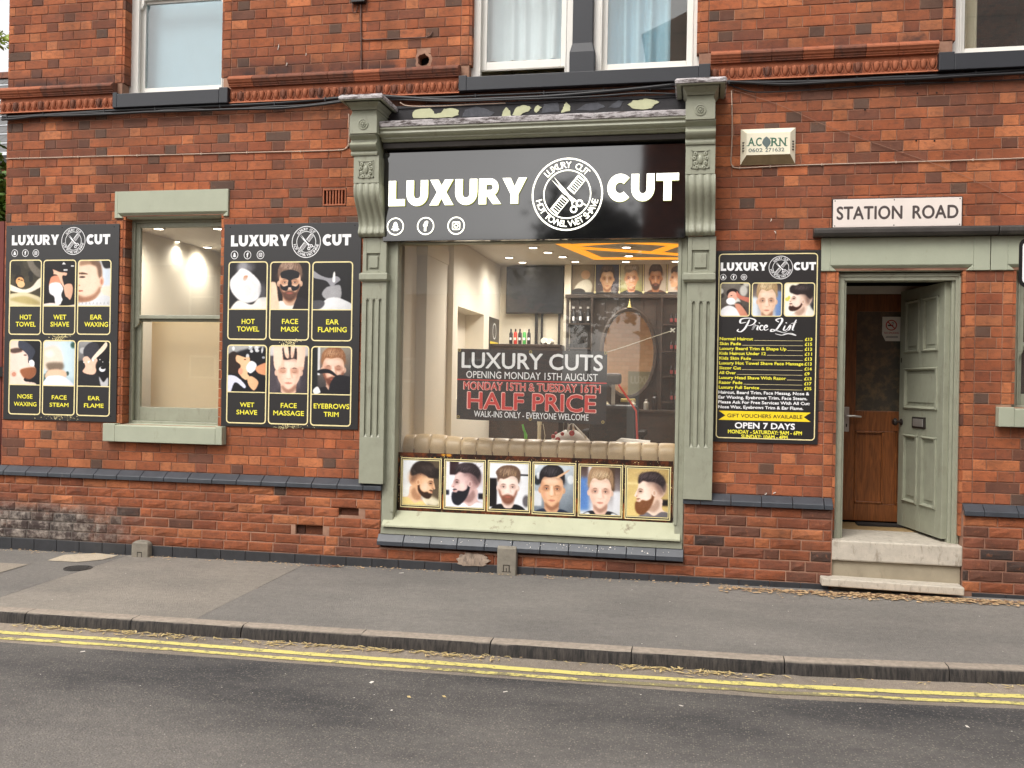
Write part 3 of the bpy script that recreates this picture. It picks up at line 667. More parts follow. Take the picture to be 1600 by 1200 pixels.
# left poster: 0 hot towel, 1 wet shave, 2 ear waxing, 3 nose waxing, 4 face steam, 5 ear flame
p = Paint((58, 54, 44), (92, 84, 62), 1).bokeh(14, [(80, 76, 62), (40, 38, 32)], (.05, .12))
p.P([(.5, -.1), (.62, .18), (.86, .36), (1.1, .38), (1.1, .30), (.78, .10), (.7, -.1)], (120, 114, 104), 1.5)
p.E(.30, .42, .15, .10, (44, 34, 28)); p.E(.32, .46, .13, .09, (216, 160, 112)); p.E(.36, .53, .12, .07, (224, 176, 134)); p.E(.29, .42, .04, .012, (90, 56, 40)); p.E(.38, .44, .04, .012, (90, 56, 40))
p.P([(-.1, .50), (.15, .57), (.45, .64), (.7, .58), (.9, .42), (1.1, .36), (1.1, .52), (.85, .64), (.55, .72), (.2, .70), (-.1, .62)], (236, 226, 206), 1.2)
p.P([(-.1, .80), (.2, .72), (.6, .72), (1.1, .88), (1.1, 1.2), (-.1, 1.2)], (214, 200, 164), 1.5); p.P([(.0, .86), (.5, .78), (1.0, .94), (.6, .96)], (164, 150, 104), 3, .8); p.done(0)
p = Paint((36, 30, 30), (28, 24, 24), 2); p.P([(.45, -.1), (1.1, -.1), (1.1, .6), (.8, .5)], (22, 18, 20), 2)
p.P([(.62, .04), (.70, .10), (.56, .10)], (220, 220, 220), .8, hard=True); p.B(.84, .94, .12, .15, (220, 220, 220)); p.B(.62, .74, .20, .24, (210, 210, 210))
p.P([(.20, .44), (.26, .36), (.44, .34), (.54, .44), (.52, .56), (.34, .62), (.18, .58)], (206, 140, 116), 1); p.P([(.18, .56), (.26, .50), (.5, .50), (.62, .62), (.56, .76), (.62, .92), (.40, .98), (.34, .80), (.2, .72)], (236, 234, 236), 1.4)
p.P([(.0, .22), (.26, .20), (.5, .26), (.72, .28), (.70, .34), (.58, .36), (.66, .60), (.56, .52), (.44, .34), (.24, .30)], (224, 176, 152), 1); p.P([(-.1, .18), (.24, .18), (.28, .34), (-.1, .40)], (20, 18, 20), 1)
p.P([(.64, .56), (.86, .52), (.92, .66), (.84, .86), (.70, .80)], (222, 172, 148), 1); p.P([(.56, .96), (.70, .80), (.86, .92), (.84, 1.0)], (24, 24, 28), 1); p.P([(-.1, .98), (.3, .93), (.6, 1.0), (1.1, .96), (1.1, 1.1), (-.1, 1.1)], (228, 214, 206), 1); p.done(1)
p = Paint((214, 216, 222), (236, 228, 214), 3); p.P([(.7, -.1), (1.1, -.1), (1.1, .12), (.8, .18)], (44, 40, 44), 2); p.B(.76, .96, .20, .55, (206, 218, 232), 3)
p.P([(-.2, .1), (.2, .02), (.6, .05), (.72, .2), (.74, .46), (.70, .66), (.52, .84), (.2, .92), (-.2, .9)], (232, 196, 172), 1); p.P([(.38, -.1), (.62, -.02), (.72, .2), (.70, .40), (.62, .36), (.56, .16), (.40, .08)], (92, 74, 62), 3, .8)
p.P([(.1, .0), (.45, -.02), (.5, .1), (.3, .1), (.05, .12)], (120, 96, 78), 3, .7); p.P([(-.1, .30), (.14, .27), (.30, .31), (.12, .31)], (90, 66, 52), 1.2); p.E(.13, .37, .09, .022, (70, 56, 50), .5, .9)
p.E(-.0, .55, .07, .02, (180, 120, 98), .5, .7); p.P([(-.1, .66), (.12, .655), (.14, .68), (-.1, .69)], (170, 96, 84), 1)
p.P([(.0, .76), (.2, .80), (.5, .74), (.66, .58), (.7, .66), (.5, .86), (.2, .92), (.0, .9)], (120, 84, 66), 4, .7); p.E(.72, .46, .07, .10, (226, 178, 156), .2); p.E(.72, .47, .035, .06, (180, 120, 100), .4, .7)
p.P([(.7, .62), (1.1, .58), (1.1, .84), (.86, .8)], (238, 222, 200), 1.5); p.P([(-.1, .96), (.4, .9), (.8, .76), (1.1, .9), (1.1, 1.2), (-.1, 1.2)], (214, 216, 220), 1)
for i in range(9): p.P([(.0+i*.11, 1.0), (.04+i*.11, .90), (.08+i*.11, 1.0), (.04+i*.11, .94)], (150, 152, 158), .6, .7, hard=True)
p.done(2)
p = Paint((30, 30, 36), (24, 24, 30), 4)
p.P([(-.1, .0), (.2, -.05), (.35, .1), (.3, .22), (-.1, .25)], (226, 204, 186), 1.5); p.P([(-.2, .3), (.2, .22), (.45, .24), (.60, .36), (.60, .50), (.72, .54), (.84, .64), (.82, .78), (.66, .86), (.50, .84), (.50, .92), (.84, .96), (.84, 1.1), (-.2, 1.1)], (232, 204, 188), 1)
p.P([(.30, .02), (.56, .06), (.80, .22), (.78, .34), (.68, .46), (.60, .46), (.58, .34), (.40, .22), (.28, .16)], (70, 74, 86), 1.2); p.P([(.62, .48), (.72, .44), (.80, .50), (.78, .58), (.68, .58)], (236, 236, 240), .8)
p.P([(.34, .68), (.56, .62), (.84, .62), (.84, .76), (.66, .88), (.46, .84)], (136, 88, 58), 2, .9); p.P([(.0, .22), (.3, .18), (.4, .26), (.1, .3)], (60, 44, 40), 2, .8); p.E(.50, .34, .05, .015, (90, 60, 50), .5, .9)
p.E(.14, .76, .12, .08, (232, 190, 172), .2); p.E(.15, .77, .07, .05, (186, 126, 108), .4, .8); p.done(3)
p = Paint((206, 214, 214), (176, 200, 214), 5); p.P([(.5, -.1), (1.1, -.1), (1.1, .7), (.8, .8), (.6, .4)], (198, 222, 232), 5); p.bokeh(6, [(56, 80, 70), (40, 60, 56)], (.04, .09), (.7, .95), .6); p.E(.93, .1, .08, .07, (70, 104, 96), .7)
p.P([(.0, .2), (.3, .12), (.52, .2), (.62, .4), (.6, .62), (.44, .70), (.1, .66), (-.1, .4)], (224, 206, 188), 3); p.P([(.1, .52), (.4, .48), (.62, .50), (.64, .62), (.45, .72), (.2, .68)], (108, 96, 84), 3.5, .85); p.P([(.2, .66), (.66, .66), (.7, .82), (.1, .84)], (222, 182, 156), 2)
p.P([(.0, 1.1), (.1, .84), (.3, .78), (.66, .80), (1.0, 1.0), (1.0, 1.2)], (226, 232, 246), 1.5); p.E(.2, .3, .14, .08, (240, 232, 222), .8, .7); p.done(4)
p = Paint((150, 150, 150), (44, 42, 44), 6).bokeh(10, [(190, 190, 190), (120, 120, 120)], (.04, .1), (0, .3)); p.P([(.5, -.1), (1.1, -.1), (1.1, 1.1), (.5, 1.1)], (30, 28, 30), 4)
p.P([(.0, 1.1), (.0, .56), (.14, .44), (.50, .60), (.66, .80), (.7, 1.1)], (46, 46, 50), 1); p.P([(.16, .40), (.30, .34), (.60, .40), (.56, .70), (.36, .74), (.16, .68), (.24, .56)], (228, 182, 160), 1)
p.P([(.18, .2), (.34, .06), (.56, .04), (.66, .16), (.56, .34), (.46, .44), (.3, .34), (.2, .34)], (66, 66, 72), 1.2); p.P([(.44, .38), (.76, .10), (.86, .02), (.90, .1), (.80, .22), (.50, .42)], (244, 222, 196), .8)
p.E(.78, .56, .22, .17, (20, 20, 22), .2); p.E(.76, .62, .10, .06, (236, 236, 240), .3); p.E(.78, .59, .07, .03, (20, 20, 20), .3); p.P([(.66, .78), (.8, .9), (.94, .80), (.92, 1.1), (.78, 1.1)], (196, 196, 200), 1.5); p.bokeh(8, [(240, 240, 240)], (.012, .03), (.40, .48), .3); p.done(5)
# second poster: 6 hot towel, 7 face mask, 8 ear flaming, 9 wet shave, 10 massage, 11 eyebrows
p = Paint((40, 38, 40), (50, 48, 50), 7)
for i in range(9): p.E(.25+.35*p.q.rand(), .02+.16*p.q.rand(), .10, .10, (150, 150, 154), .9, .4)
p.P([(.22, .22), (.34, .14), (.56, .22), (.80, .42), (.84, .62), (.74, .80), (.50, .86), (.28, .80), (.08, .62), (.04, .40)], (232, 232, 232), 1.6); p.P([(.40, .30), (.50, .30), (.44, .40), (.38, .38)], (186, 132, 104), 1)
for q in (.28, .21, .14): p.E(.46, .60, q, q*.95, (206, 206, 206) if q in (.28, .14) else (236, 236, 236), .3, .6)
p.P([(.1, 1.1), (.24, .82), (.6, .90), (.8, .76), (1.1, .78), (1.1, 1.1)], (236, 232, 224), 1.5); p.E(.88, .62, .10, .16, (140, 140, 144), .9, .5); p.done(6)
p = Paint((46, 38, 38), (38, 32, 32), 8); front(p, (222, 184, 160), SKD, (110, 88, 74), (84, 60, 50), 0, -.03, 1.02, (228, 222, 212), None, True, 0)
for P_ in ([(.28, .22), (.5, .17), (.72, .22), (.72, .33), (.60, .36), (.5, .40), (.40, .36), (.28, .33)], [(.26, .46), (.34, .52), (.46, .50), (.44, .60), (.34, .60), (.27, .54)], [(.74, .46), (.66, .52), (.54, .50), (.56, .60), (.66, .60), (.73, .54)], [(.47, .38), (.53, .38), (.55, .52), (.45, .52)]): p.P(P_, (34, 34, 40), .9)
p.P([(.6, .94), (.74, .74), (1.1, .9), (1.1, 1.1), (.6, 1.1)], (54, 48, 52), 1); p.P([(-.1, .5), (.08, .42), (.16, .48), (.20, .70), (.24, 1.1), (-.1, 1.1)], (230, 196, 168), 1.6); p.done(7)
p = Paint((40, 40, 42), (34, 34, 36), 9); p.P([(-.1, .12), (.2, .28), (.44, .34), (.60, .30), (.70, .38), (.56, .48), (.62, .56), (.48, .54), (.34, .40), (.0, .32)], (142, 142, 146), 1); p.P([(.50, .40), (.52, .24), (.56, .22), (.56, .42)], (240, 240, 236), 1)
p.P([(.24, .68), (.34, .54), (.50, .50), (.70, .50), (.70, .78), (.40, .80)], (150, 150, 152), 1.2); p.P([(.0, 1.1), (.2, .90), (.4, .76), (.7, .76), (1.1, .94), (1.1, 1.1)], (214, 216, 218), 1.2); p.P([(-.1, .84), (.2, .80), (.32, .86), (.2, .98), (-.1, 1.0)], (90, 90, 94), 1.2); p.done(8)
p = Paint((172, 172, 170), (26, 26, 34), 10); p.P([(.0, .28), (1.1, .1), (1.1, 1.1), (-.1, 1.1)], (30, 30, 36), 3); p.bokeh(16, [(236, 238, 240), (200, 204, 210)], (.02, .06), (.02, .36), .4)
p.P([(-.1, .5), (.0, .24), (.16, .14), (.30, .24), (.36, .46), (.3, .60), (.1, .6)], (56, 42, 38), 1.4); p.P([(.24, .22), (.44, .26), (.56, .26), (.58, .33), (.66, .38), (.62, .50), (.52, .60), (.58, .68), (.46, .74), (.30, .60), (.34, .44), (.22, .34)], (226, 178, 142), 1)
p.P([(.48, .48), (.60, .34), (.74, .40), (.72, .52), (.58, .60)], (232, 236, 240), 1.2); p.E(.34, .56, .06, .07, (220, 150, 128), .3); p.P([(.74, .46), (1.1, .36), (1.1, .62), (.8, .60)], (224, 158, 124), 1.2); p.P([(.52, .72), (.62, .66), (.80, .78), (.7, .96), (.56, .86)], (230, 176, 140), 1)
p.P([(-.1, .70), (.2, .66), (.46, .84), (.44, .92), (.2, .80), (.06, 1.1), (-.1, 1.1)], (206, 208, 232), 1); p.E(.45, .31, .03, .012, (90, 56, 44), .5, .9); p.done(9)
p = Paint((214, 208, 206), (70, 64, 70), 11); p.B(-.1, .22, .22, 1.1, (86, 80, 86), 2); p.B(.80, 1.1, .22, 1.1, (80, 74, 80), 2); front(p, (238, 196, 176), (190, 134, 112), (38, 30, 30), None, 0, .08, 1.12, (80, 74, 80), None, False, 0)
for P_ in ([(.12, .0), (.28, -.1), (.34, .2), (.36, .46), (.28, .42), (.20, .52), (.12, .4)], [(.34, -.1), (.44, -.1), (.50, .22), (.44, .26), (.38, .14)], [(.56, -.1), (.66, -.1), (.62, .20), (.56, .26), (.54, .1)], [(.70, -.1), (.90, 0), (.88, .44), (.82, .52), (.76, .44), (.70, .46), (.70, .2)]): p.P(P_, (240, 202, 180), 1); p.P([(x+.02, y+.01) for x, y in P_[2:5]], (190, 136, 116), 1.5, .35)
p.done(10)
p = Paint((150, 144, 134), (60, 56, 58), 12); p.B(-.1, .16, -.1, 1.1, (40, 44, 44), 2); p.B(.16, .22, -.1, .6, (206, 206, 206), 1); front(p, (224, 184, 164), (170, 116, 98), (126, 90, 64), (96, 62, 50), .05, 0, 1.0, (40, 38, 42), None, False, 0)
p.P([(.14, .52), (.3, .47), (.50, .50), (.66, .62), (.60, .62), (.44, .56), (.2, .56)], (36, 36, 42), 1); p.P([(.46, .84), (.60, .62), (.82, .60), (1.1, .70), (1.1, 1.1), (.5, 1.1)], (40, 40, 46), 1.2); p.P([(.05, .92), (.16, .84), (.24, .96), (.1, 1.0)], (226, 228, 226), 1); p.done(11)
# price board: 12 13 14
p = Paint((120, 116, 110), (80, 74, 70), 13).bokeh(10, [(210, 208, 200), (60, 56, 54)], (.05, .14)); p.E(.42, .30, .20, .12, (46, 34, 34)); p.E(.42, .38, .16, .13, (222, 164, 146)); p.E(.36, .50, .15, .09, (240, 240, 244)); p.P([(.56, .24), (.7, .36), (1.1, .44), (1.1, .56), (.7, .46), (.56, .38)], (196, 124, 108), 1)
p.P([(.0, 1.1), (.0, .78), (.24, .62), (.5, .66), (.8, .9), (.8, 1.1)], (232, 232, 236), 1.5); p.P([(.5, .58), (.7, .6), (.96, .9), (.86, 1.05), (.6, .76)], (208, 146, 126), 1.2); p.E(.38, .36, .03, .01, (60, 40, 36)); p.done(12)
p = Paint((80, 70, 66), (200, 206, 216), 14); p.B(.78, 1.1, .25, .9, (120, 146, 190), 4); p.B(-.1, .2, .4, .9, (206, 216, 228), 4); front(p, (228, 190, 166), (184, 134, 112), (150, 126, 96), None, 0, .03, 1.1, (54, 50, 52), (230, 232, 236), True, 1, (226, 210, 176)); p.done(13)
p = Paint((226, 222, 200), (236, 234, 226), 15); p.P([(.74, -.1), (1.1, -.1), (1.1, .7), (.84, .6)], (56, 60, 66), 3); p.bokeh(5, [(196, 190, 80)], (.04, .08), (.4, .6), .5); profile(p, (234, 206, 190), (190, 148, 128), (40, 32, 32), (60, 36, 30), .02, .02, .95, False, (214, 218, 222), down=-.25, hairtype=2); p.done(14)
# window strip: 15..20
p = Paint((214, 220, 224), (226, 224, 214), 16); p.P([(.64, -.1), (1.1, -.1), (1.1, 1.1), (.7, 1.1), (.74, .5)], (104, 92, 76), 4); p.P([(.64, .74), (1.0, .86), (.9, .98), (.6, .9)], (222, 212, 184), 4); profile(p, (226, 182, 150), (176, 126, 96), (36, 26, 22), (50, 34, 26), -.02, .02, .98, True, (222, 196, 136), down=.16, hairtype=2); p.done(15)
p = Paint((236, 236, 242), (226, 226, 236), 17); p.B(.10, .34, .02, .3, (60, 40, 44), 2); p.B(.03, .10, -.1, .7, (220, 220, 226), 1); p.B(.86, 1.1, .66, .78, (40, 40, 50), 2); p.B(-.1, .1, .62, .72, (36, 40, 54), 2); profile(p, (216, 184, 180), (158, 122, 120), (38, 28, 32), (22, 24, 34), .04, .0, 1.02, False, (236, 238, 246), longbeard=True, hairtype=1); p.done(16)
p = Paint((230, 234, 240), (228, 230, 236), 18); p.B(-.1, .2, .34, .92, (24, 20, 24), 2); p.B(.7, 1.1, .24, .27, (30, 30, 34), 1); p.E(.94, .78, .09, .12, (110, 106, 110), .5); front(p, (240, 212, 200), (198, 154, 140), (96, 76, 62), (110, 72, 56), -.02, .04, .92, (30, 30, 34), None, True, 2, (206, 180, 146)); p.done(17)
p = Paint((196, 206, 214), (110, 118, 126), 19).bokeh(12, [(30, 34, 40), (226, 232, 236), (90, 130, 110)], (.04, .1), (0, .5)); p.B(.0, .2, .55, .85, (196, 200, 206), 2); front(p, (216, 170, 140), (166, 116, 90), (28, 24, 28), None, -.05, .04, 1.05, (44, 54, 74), None, True, 0); p.P([(.56, .26), (.84, .12), (.86, .14), (.62, .28)], (210, 170, 140), .8); p.done(18)
p = Paint((78, 62, 58), (226, 230, 236), 20); p.B(-.1, .24, .25, .9, (96, 128, 180), 5); p.B(.74, .84, -.1, .5, (92, 74, 58), 2); p.B(.2, .3, .0, .4, (210, 206, 206), 3); p.B(.82, 1.1, .5, .9, (220, 222, 228), 3); front(p, (232, 194, 176), (188, 140, 122), (136, 112, 88), None, 0, .05, 1.0, (40, 40, 46), (226, 230, 234), True, 1, (226, 208, 174)); p.done(19)
p = Paint((186, 162, 116), (216, 190, 130), 21); p.B(-.1, 1.1, .3, .34, (226, 204, 150), 3); p.B(.6, 1.1, .62, .74, (34, 30, 32), 3); profile(p, (238, 208, 190), (192, 150, 130), (44, 34, 36), (112, 76, 50), .06, .02, .98, False, (120, 116, 120), longbeard=True, hairtype=1); p.done(20)
# posters at the back of the shop: 21..25
p = Paint((150, 140, 120), (120, 106, 90), 22); p.E(.6, .35, .2, .14, (186, 150, 120)); p.P([(.1, .9), (.3, .6), (.7, .5), (.9, .7), (.7, 1.1)], (206, 200, 180), 2); p.E(.3, .9, .3, .12, (50, 44, 40)); p.done(21)
p = Paint((60, 66, 96), (96, 84, 80), 23); front(p, (214, 174, 140), SKD, (60, 44, 38), None, 0, .02, 1.0, (130, 128, 122), None, True, 0); p.done(22)
p = Paint((170, 160, 140), (150, 150, 100), 24); front(p, (204, 150, 112), SKD, (120, 108, 92), None, 0, .0, 1.0, (52, 42, 38), None, True, 2); p.done(23)
p = Paint((190, 180, 164), (176, 164, 150), 25); front(p, (186, 136, 104), SKD, (44, 34, 30), (60, 44, 38), .02, .0, .98, (96, 66, 54), None, True, 0); p.done(24)
p = Paint((186, 176, 160), (176, 164, 150), 26); profile(p, (200, 152, 120), SKD, (50, 38, 32), None, .2, .0, .9, False, (170, 160, 150), hairtype=1); p.done(25)
# gold splashes for printed borders
p = Paint((38, 22, 16), (30, 18, 14), 27).bokeh(16, [(150, 92, 32), (214, 160, 60), (92, 50, 22)], (.02, .1), (0, 1), .7).bokeh(60, [(250, 226, 150)], (.004, .012), (0, 1), .3); p.done(26)
p = Paint((240, 238, 232), (240, 238, 232), 28); p.done(27)

img = bpy.data.images.new('printed_photographs', NC*TW, NR*TH); px_ = np.ones((NR*TH, NC*TW, 4), 'f'); px_[..., :3] = ATL
img.pixels.foreach_set(px_.ravel()); img.update(); img.pack()
def photo_mat():
    s = NT('photo_print'); ti = s.n('ShaderNodeTexImage'); ti.image = img; ti.interpolation = 'Cubic'
    uv = s.n('ShaderNodeUVMap'); s.l(uv.outputs[0], ti.inputs[0]); s.set(Base_Color=ti.outputs[0], Roughness=.4, Specular_IOR_Level=.5); return s.m
photo_mat()
def photo(name, parent, idx, x0, x1, z0, z1, y, r=0.0, crop=None, mat='photo_print', label=None, slope=0.0):
    """a flat printed picture from tile idx on the plane y"""
    P_ = rrect(x0, x1, z0, z1, r) if r else [(x0, z0), (x1, z0), (x1, z1), (x0, z1)]
    xm = (x0+x1)/2
    b = MB().poly([(a, c+(a-xm)*slope) for a, c in P_], y); o = b.build(name, mat, parent, label=label)
    me = o.data; uvl = me.uv_layers.new(name='UVMap'); row, colm = divmod(idx, NC); c = crop or (.01, .99, .01, .99)
    dat = []
    for li in me.loops:
        q = P_[li.vertex_index]; fu = (q[0]-x0)/(x1-x0); fv = (q[1]-z0)/(z1-z0)
        dat += [(colm+c[0]+(c[1]-c[0])*fu)/NC, (NR-1-row+c[2]+(c[3]-c[2])*fv)/NR]
    uvl.data.foreach_set('uv', dat); return o
# ================================================================ SETTING: ground
XL, XR = -6.56, 4.6          # ends of the shop's street wall
def bend(x): return .13*min(1.6, max(0.0, (x-.5)/1.4))**1.2     # the kerb line eases in towards the wall on the right
def gband(name, mat, x0, x1, yz, kind='structure', nx=14, label=None, thick=0.0):
    """a strip of ground: list of (y, dz below/above the pavement datum)"""
    b = MB(); V = []; n = len(yz)
    xs = sorted({x0+(x1-x0)*i/nx for i in range(nx+1)} | {v for v in np.linspace(.3, 3.3, 31) if x0 < v < x1 and len(yz) < 5 and yz[-1][0] < 1 and yz[0][0] > -9.04}); nx = len(xs)-1
    for x in xs:
        for y, dz in yz: V.append((x, y+(bend(x) if -2.5 < y < -1.8 else 0), gz(x)+dz))
    f = [(i*n+j, (i+1)*n+j, (i+1)*n+j+1, i*n+j+1) for i in range(nx) for j in range(n-1)]
    b.add(V, f); return b.build(name, mat, kind=kind, org=(0, 0, 0))
KY = -2.02        # kerb face
BIG = 60
gband('ground', 'pavement_old', -200, 200, [(-200, -.35), (-12.0, -.30), (-11.9, -.25), (14, -.25), (200, -.3)], nx=2)
gband('road', 'road_asphalt', -BIG, BIG, [(-8.9, -.15), (-5.4, -.10), (-2.32, -.165)], nx=30)
gband('gutter', 'gutter_asphalt', -BIG, BIG, [(-2.325, -.166), (-2.20, -.157), (-2.10, -.142), (-2.01, -.120)], nx=30)
xa, xb = X(206, 870), X(482, 900)
gband('pavement', 'pavement_old', -BIG, xa, [(-1.90, -.040), (.06, 0)], nx=20)
gband('pavement', 'pavement_light', xa+.004, xb-.004, [(-1.90, -.040), (.06, 0)], nx=6)
gband('pavement', 'pavement_grey', xb, BIG, [(-1.90, -.040), (.06, 0)], nx=20)
gband('pavement', 'pavement_grey', -BIG, BIG, [(-11.5, -.04), (-9.05, -.04)], nx=8)
gband('pavement_repair', 'pavement_pale_patch', -7.5, X(47, 905, -.6), [(-1.15, -.019), (-.62, -.009)], nx=4)
b = MB(); q = [(74, 877), (100, 869), (150, 867), (185, 871), (160, 877), (120, 880)]
V = []
for u, v in q:
    D = ray(u, v); t = (-.045-1.62)/D[2]; V.append((CAM[0]+t*D[0], CAM[1]+t*D[1], 0))
b.add([(x, y, gz(x, y)+.004) for x, y, _ in V], [tuple(range(len(V)))]).build('pavement_repair', 'concrete_patch', kind='structure')
# kerb: each stone is a piece, a few chipped and out of line
ks = thing('kerb', None, None, (0, KY, -.1), kind='structure'); del ks['kind']; ks['kind'] = 'structure'
joints_u = [(-60, 960), (12, 961), (187, 971), (368, 981), (562, 992), (768, 1003), (988, 1016), (1223, 1030), (1472, 1040)]
jx = []
for u, v in joints_u:
    D = ray(u, v); t = (-.04-1.62)/D[2]; jx.append(CAM[0]+t*D[0])
while jx[0] > -14: jx.insert(0, jx[0]-.92)
while jx[-1] < 12: jx.append(jx[-1]+.92)
for i in range(len(jx)-1):
    x0, x1 = jx[i]+.003, jx[i+1]-.003; b = MB(); rings = []; n = 10
    j0 = rs.uniform(-.006, .006)
    for k in range(n+1):
        x = x0+(x1-x0)*k/n; z = gz(x)-.04; e = rs.uniform(-.003, .003)
        ch = (.010 if rs.rand() < .7 else .03) if k in (0, n) else 0
        yb_ = bend(x); rings.append([(p_[0], p_[1]+yb_, p_[2]) for p_ in [(x, KY+.13, z-.2), (x, KY+.13, z), (x, KY+.03+ch, z+e*.3), (x, KY+.010+e+ch+j0, z-.006), (x, KY+e+ch*.6+j0, z-.022), (x, KY-.006+j0, z-.13), (x, KY-.006, z-.2)]])
    b.rings(rings); b.build('kerb_stone', 'kerb_stone', ks, smooth=True)
gband('kerb', 'kerb_stone', -BIG, BIG, [(-9.05, -.04), (-8.92, -.045), (-8.90, -.16)], nx=8)
# yellow lines, worn at the edges
for nm, y0, w_ in (('far', -2.158, .046), ('near', -2.25, .044)):
    b = MB(); V = []; n = 420
    for i in range(n+1):
        x = -16+30*i/n; j = rs.uniform(-.004, .004); k = rs.uniform(-.004, .004)
        wob = .008*math.sin(x*1.3)+.005*math.sin(x*3.1)
        if nm == 'near' and x > -.2: wob += .006*math.sin(x*9)
        for y in (y0+w_/2+j+wob, y0-w_/2+k+wob):
            V.append((x, y+bend(x), gz(x)+float(np.interp(y, [-2.325, -2.20, -2.10, -2.01], [-.166, -.157, -.142, -.120]))+.004))
    b.add(V, [(2*i, 2*i+1, 2*i+3, 2*i+2) for i in range(n)]); b.build('yellow_line', 'road_yellow', kind='structure', org=(0, y0, 0))

# ================================================================ THE BUILDING
B = thing('brick_building', 'red brick Victorian corner shop building with sage green shopfront', 'building', (0, 0, 0))
OPEN = {  # wall openings: x0,x1,z0,z1
 'gfl': (X(190, 500), X(346, 500), 1.18, 3.12),
 'shop': (-2.79, .02, .33, 3.86),
 'door': (X(1303.5, 600), X(1506, 600), .05, 2.575),
 'gfr': (X(1583, 500), 3.42, 1.51, 2.575),
 'ufl': (X(191, 100), X(349, 100), 4.25, 6.2),
 'ufm': (X(733, 80), X(1093, 50), 4.25, 6.2),
 'ufr': (X(1489, 40), 3.0, 4.25, 6.2),
 'hole': (X(651, 93), X(672, 93), Z(662, 105), Z(662, 83)),
 'vent': (X(504, 307), X(541, 307), Z(522, 322), Z(522, 294)),
}
ZTOP = 6.75; CH = .08635; Z0U = .753
def wall_boxes(b, x0, x1, z0, z1, y0, y1, ops):
    xs = sorted({x0, x1, *[v for o in ops for v in o[:2] if x0 < v < x1]})
    for a, c in zip(xs[:-1], xs[1:]):
        m_ = (a+c)/2; cuts = sorted([(max(o[2], z0), min(o[3], z1)) for o in ops if o[0] < m_ < o[1] and o[3] > z0 and o[2] < z1])
        z = z0
        for lo, hi in cuts:
            if lo > z: b.box(a, c, y0, y1, z, lo)
            z = max(z, hi)
        if z < z1: b.box(a, c, y0, y1, z, z1)
b = MB(); wall_boxes(b, XL+.01, XR, -.3, ZTOP, .006, .26, [OPEN[k] for k in OPEN ])
wl = b.build('wall', 'mortar', B, org=(0, 0, 0))
b = MB(); missing = [(X(547), Z(547, 797)), (X(492), Z(492, 827))]; wall_boxes(b, XL+.01, XR, -.3, .70, -.044, .006, [(-2.705, -.095, .17, 4), OPEN['door'][:2]+(-1, 3)]+[(mx-.13, mx+.13, mz-.045, mz+.045) for mx, mz in missing]); b.build('plinth', 'mortar', B, org=(0, 0, 0))
b = MB().box(XL+.012, XL+.26, .26, 9, -.3, ZTOP).box(XL, XR, 8.9, 9.1, -.3, ZTOP).box(XR-.02, XR, .26, 9, -.3, ZTOP); b.build('side_wall', 'mortar', B, org=(0, 0, 0))
h = OPEN['hole']; MB().box(h[0]-.03, h[1]+.03, .10, .13, h[2]-.03, h[3]+.03).build('wall_cavity', 'void_black', B)
for k in range(1):
    c_ = ((h[0]+h[1])/2, (h[2]+h[3])/2); n = 14; b = MB(); V = []
    for i in range(n):
        a = 2*math.pi*i/n; r_ = .050+rs.uniform(-.006, .008)
        V += [(c_[0]+r_*math.cos(a), -.004, c_[1]+r_*1.12*math.sin(a)), (c_[0]+(r_+.022+rs.uniform(0, .012))*math.cos(a), -.002+.004, c_[1]+(r_+.022+rs.uniform(0, .01))*1.12*math.sin(a)), (c_[0]+r_*.95*math.cos(a), .09, c_[1]+r_*1.1*math.sin(a))]
    b.add(V, [(3*i, 3*((i+1) % n), 3*((i+1) % n)+1, 3*i+1) for i in range(n)]+[(3*i, 3*i+2, 3*((i+1) % n)+2, 3*((i+1) % n)) for i in range(n)])
    b.build('broken_render', 'mortar', B)
# ---- bricks
PAL = {'hi': (190, 115, 76), 'or': (172, 98, 64), 'md': (161, 91, 61), 'rd': (149, 84, 59), 'br': (134, 79, 59), 'dk': (116, 75, 60), 'gr': (103, 78, 66), 'bk': (76, 62, 57)}
def tone(zone, header):
    r_ = rs.rand()
    tbl = {'up': [('hi', .14), ('or', .30), ('md', .27), ('rd', .15), ('br', .07), ('dk', .04), ('gr', .03)],
           'right': [('hi', .08), ('or', .18), ('md', .26), ('rd', .24), ('br', .14), ('dk', .07), ('gr', .03)],
           'low': [('hi', .12), ('or', .31), ('md', .27), ('rd', .17), ('br', .08), ('dk', .035), ('bk', .015)],
           'lowr': [('hi', .12), ('or', .14), ('md', .16), ('rd', .20), ('br', .20), ('dk', .14), ('bk', .04)],
           'jamb': [('hi', .4), ('or', .4), ('md', .2)]}[zone]
    if header and zone != 'jamb':
        if r_ < .10: k = 'gr'
        elif r_ < .20: k = 'dk'
        elif r_ < .33: k = 'hi'
        else: k = None
        if k is None:
            r_ = rs.rand()
            for k, p_ in tbl:
                r_ -= p_
                if r_ < 0: break
    else:
        for k, p_ in tbl:
            r_ -= p_
            if r_ < 0: break
    c = np.array(PAL[k], float)*(1+rs.uniform(-.07, .07))+rs.uniform(-1, 1)*np.array([2.5, -1, -2.5])
    return lin(np.clip(c, 0, 255))
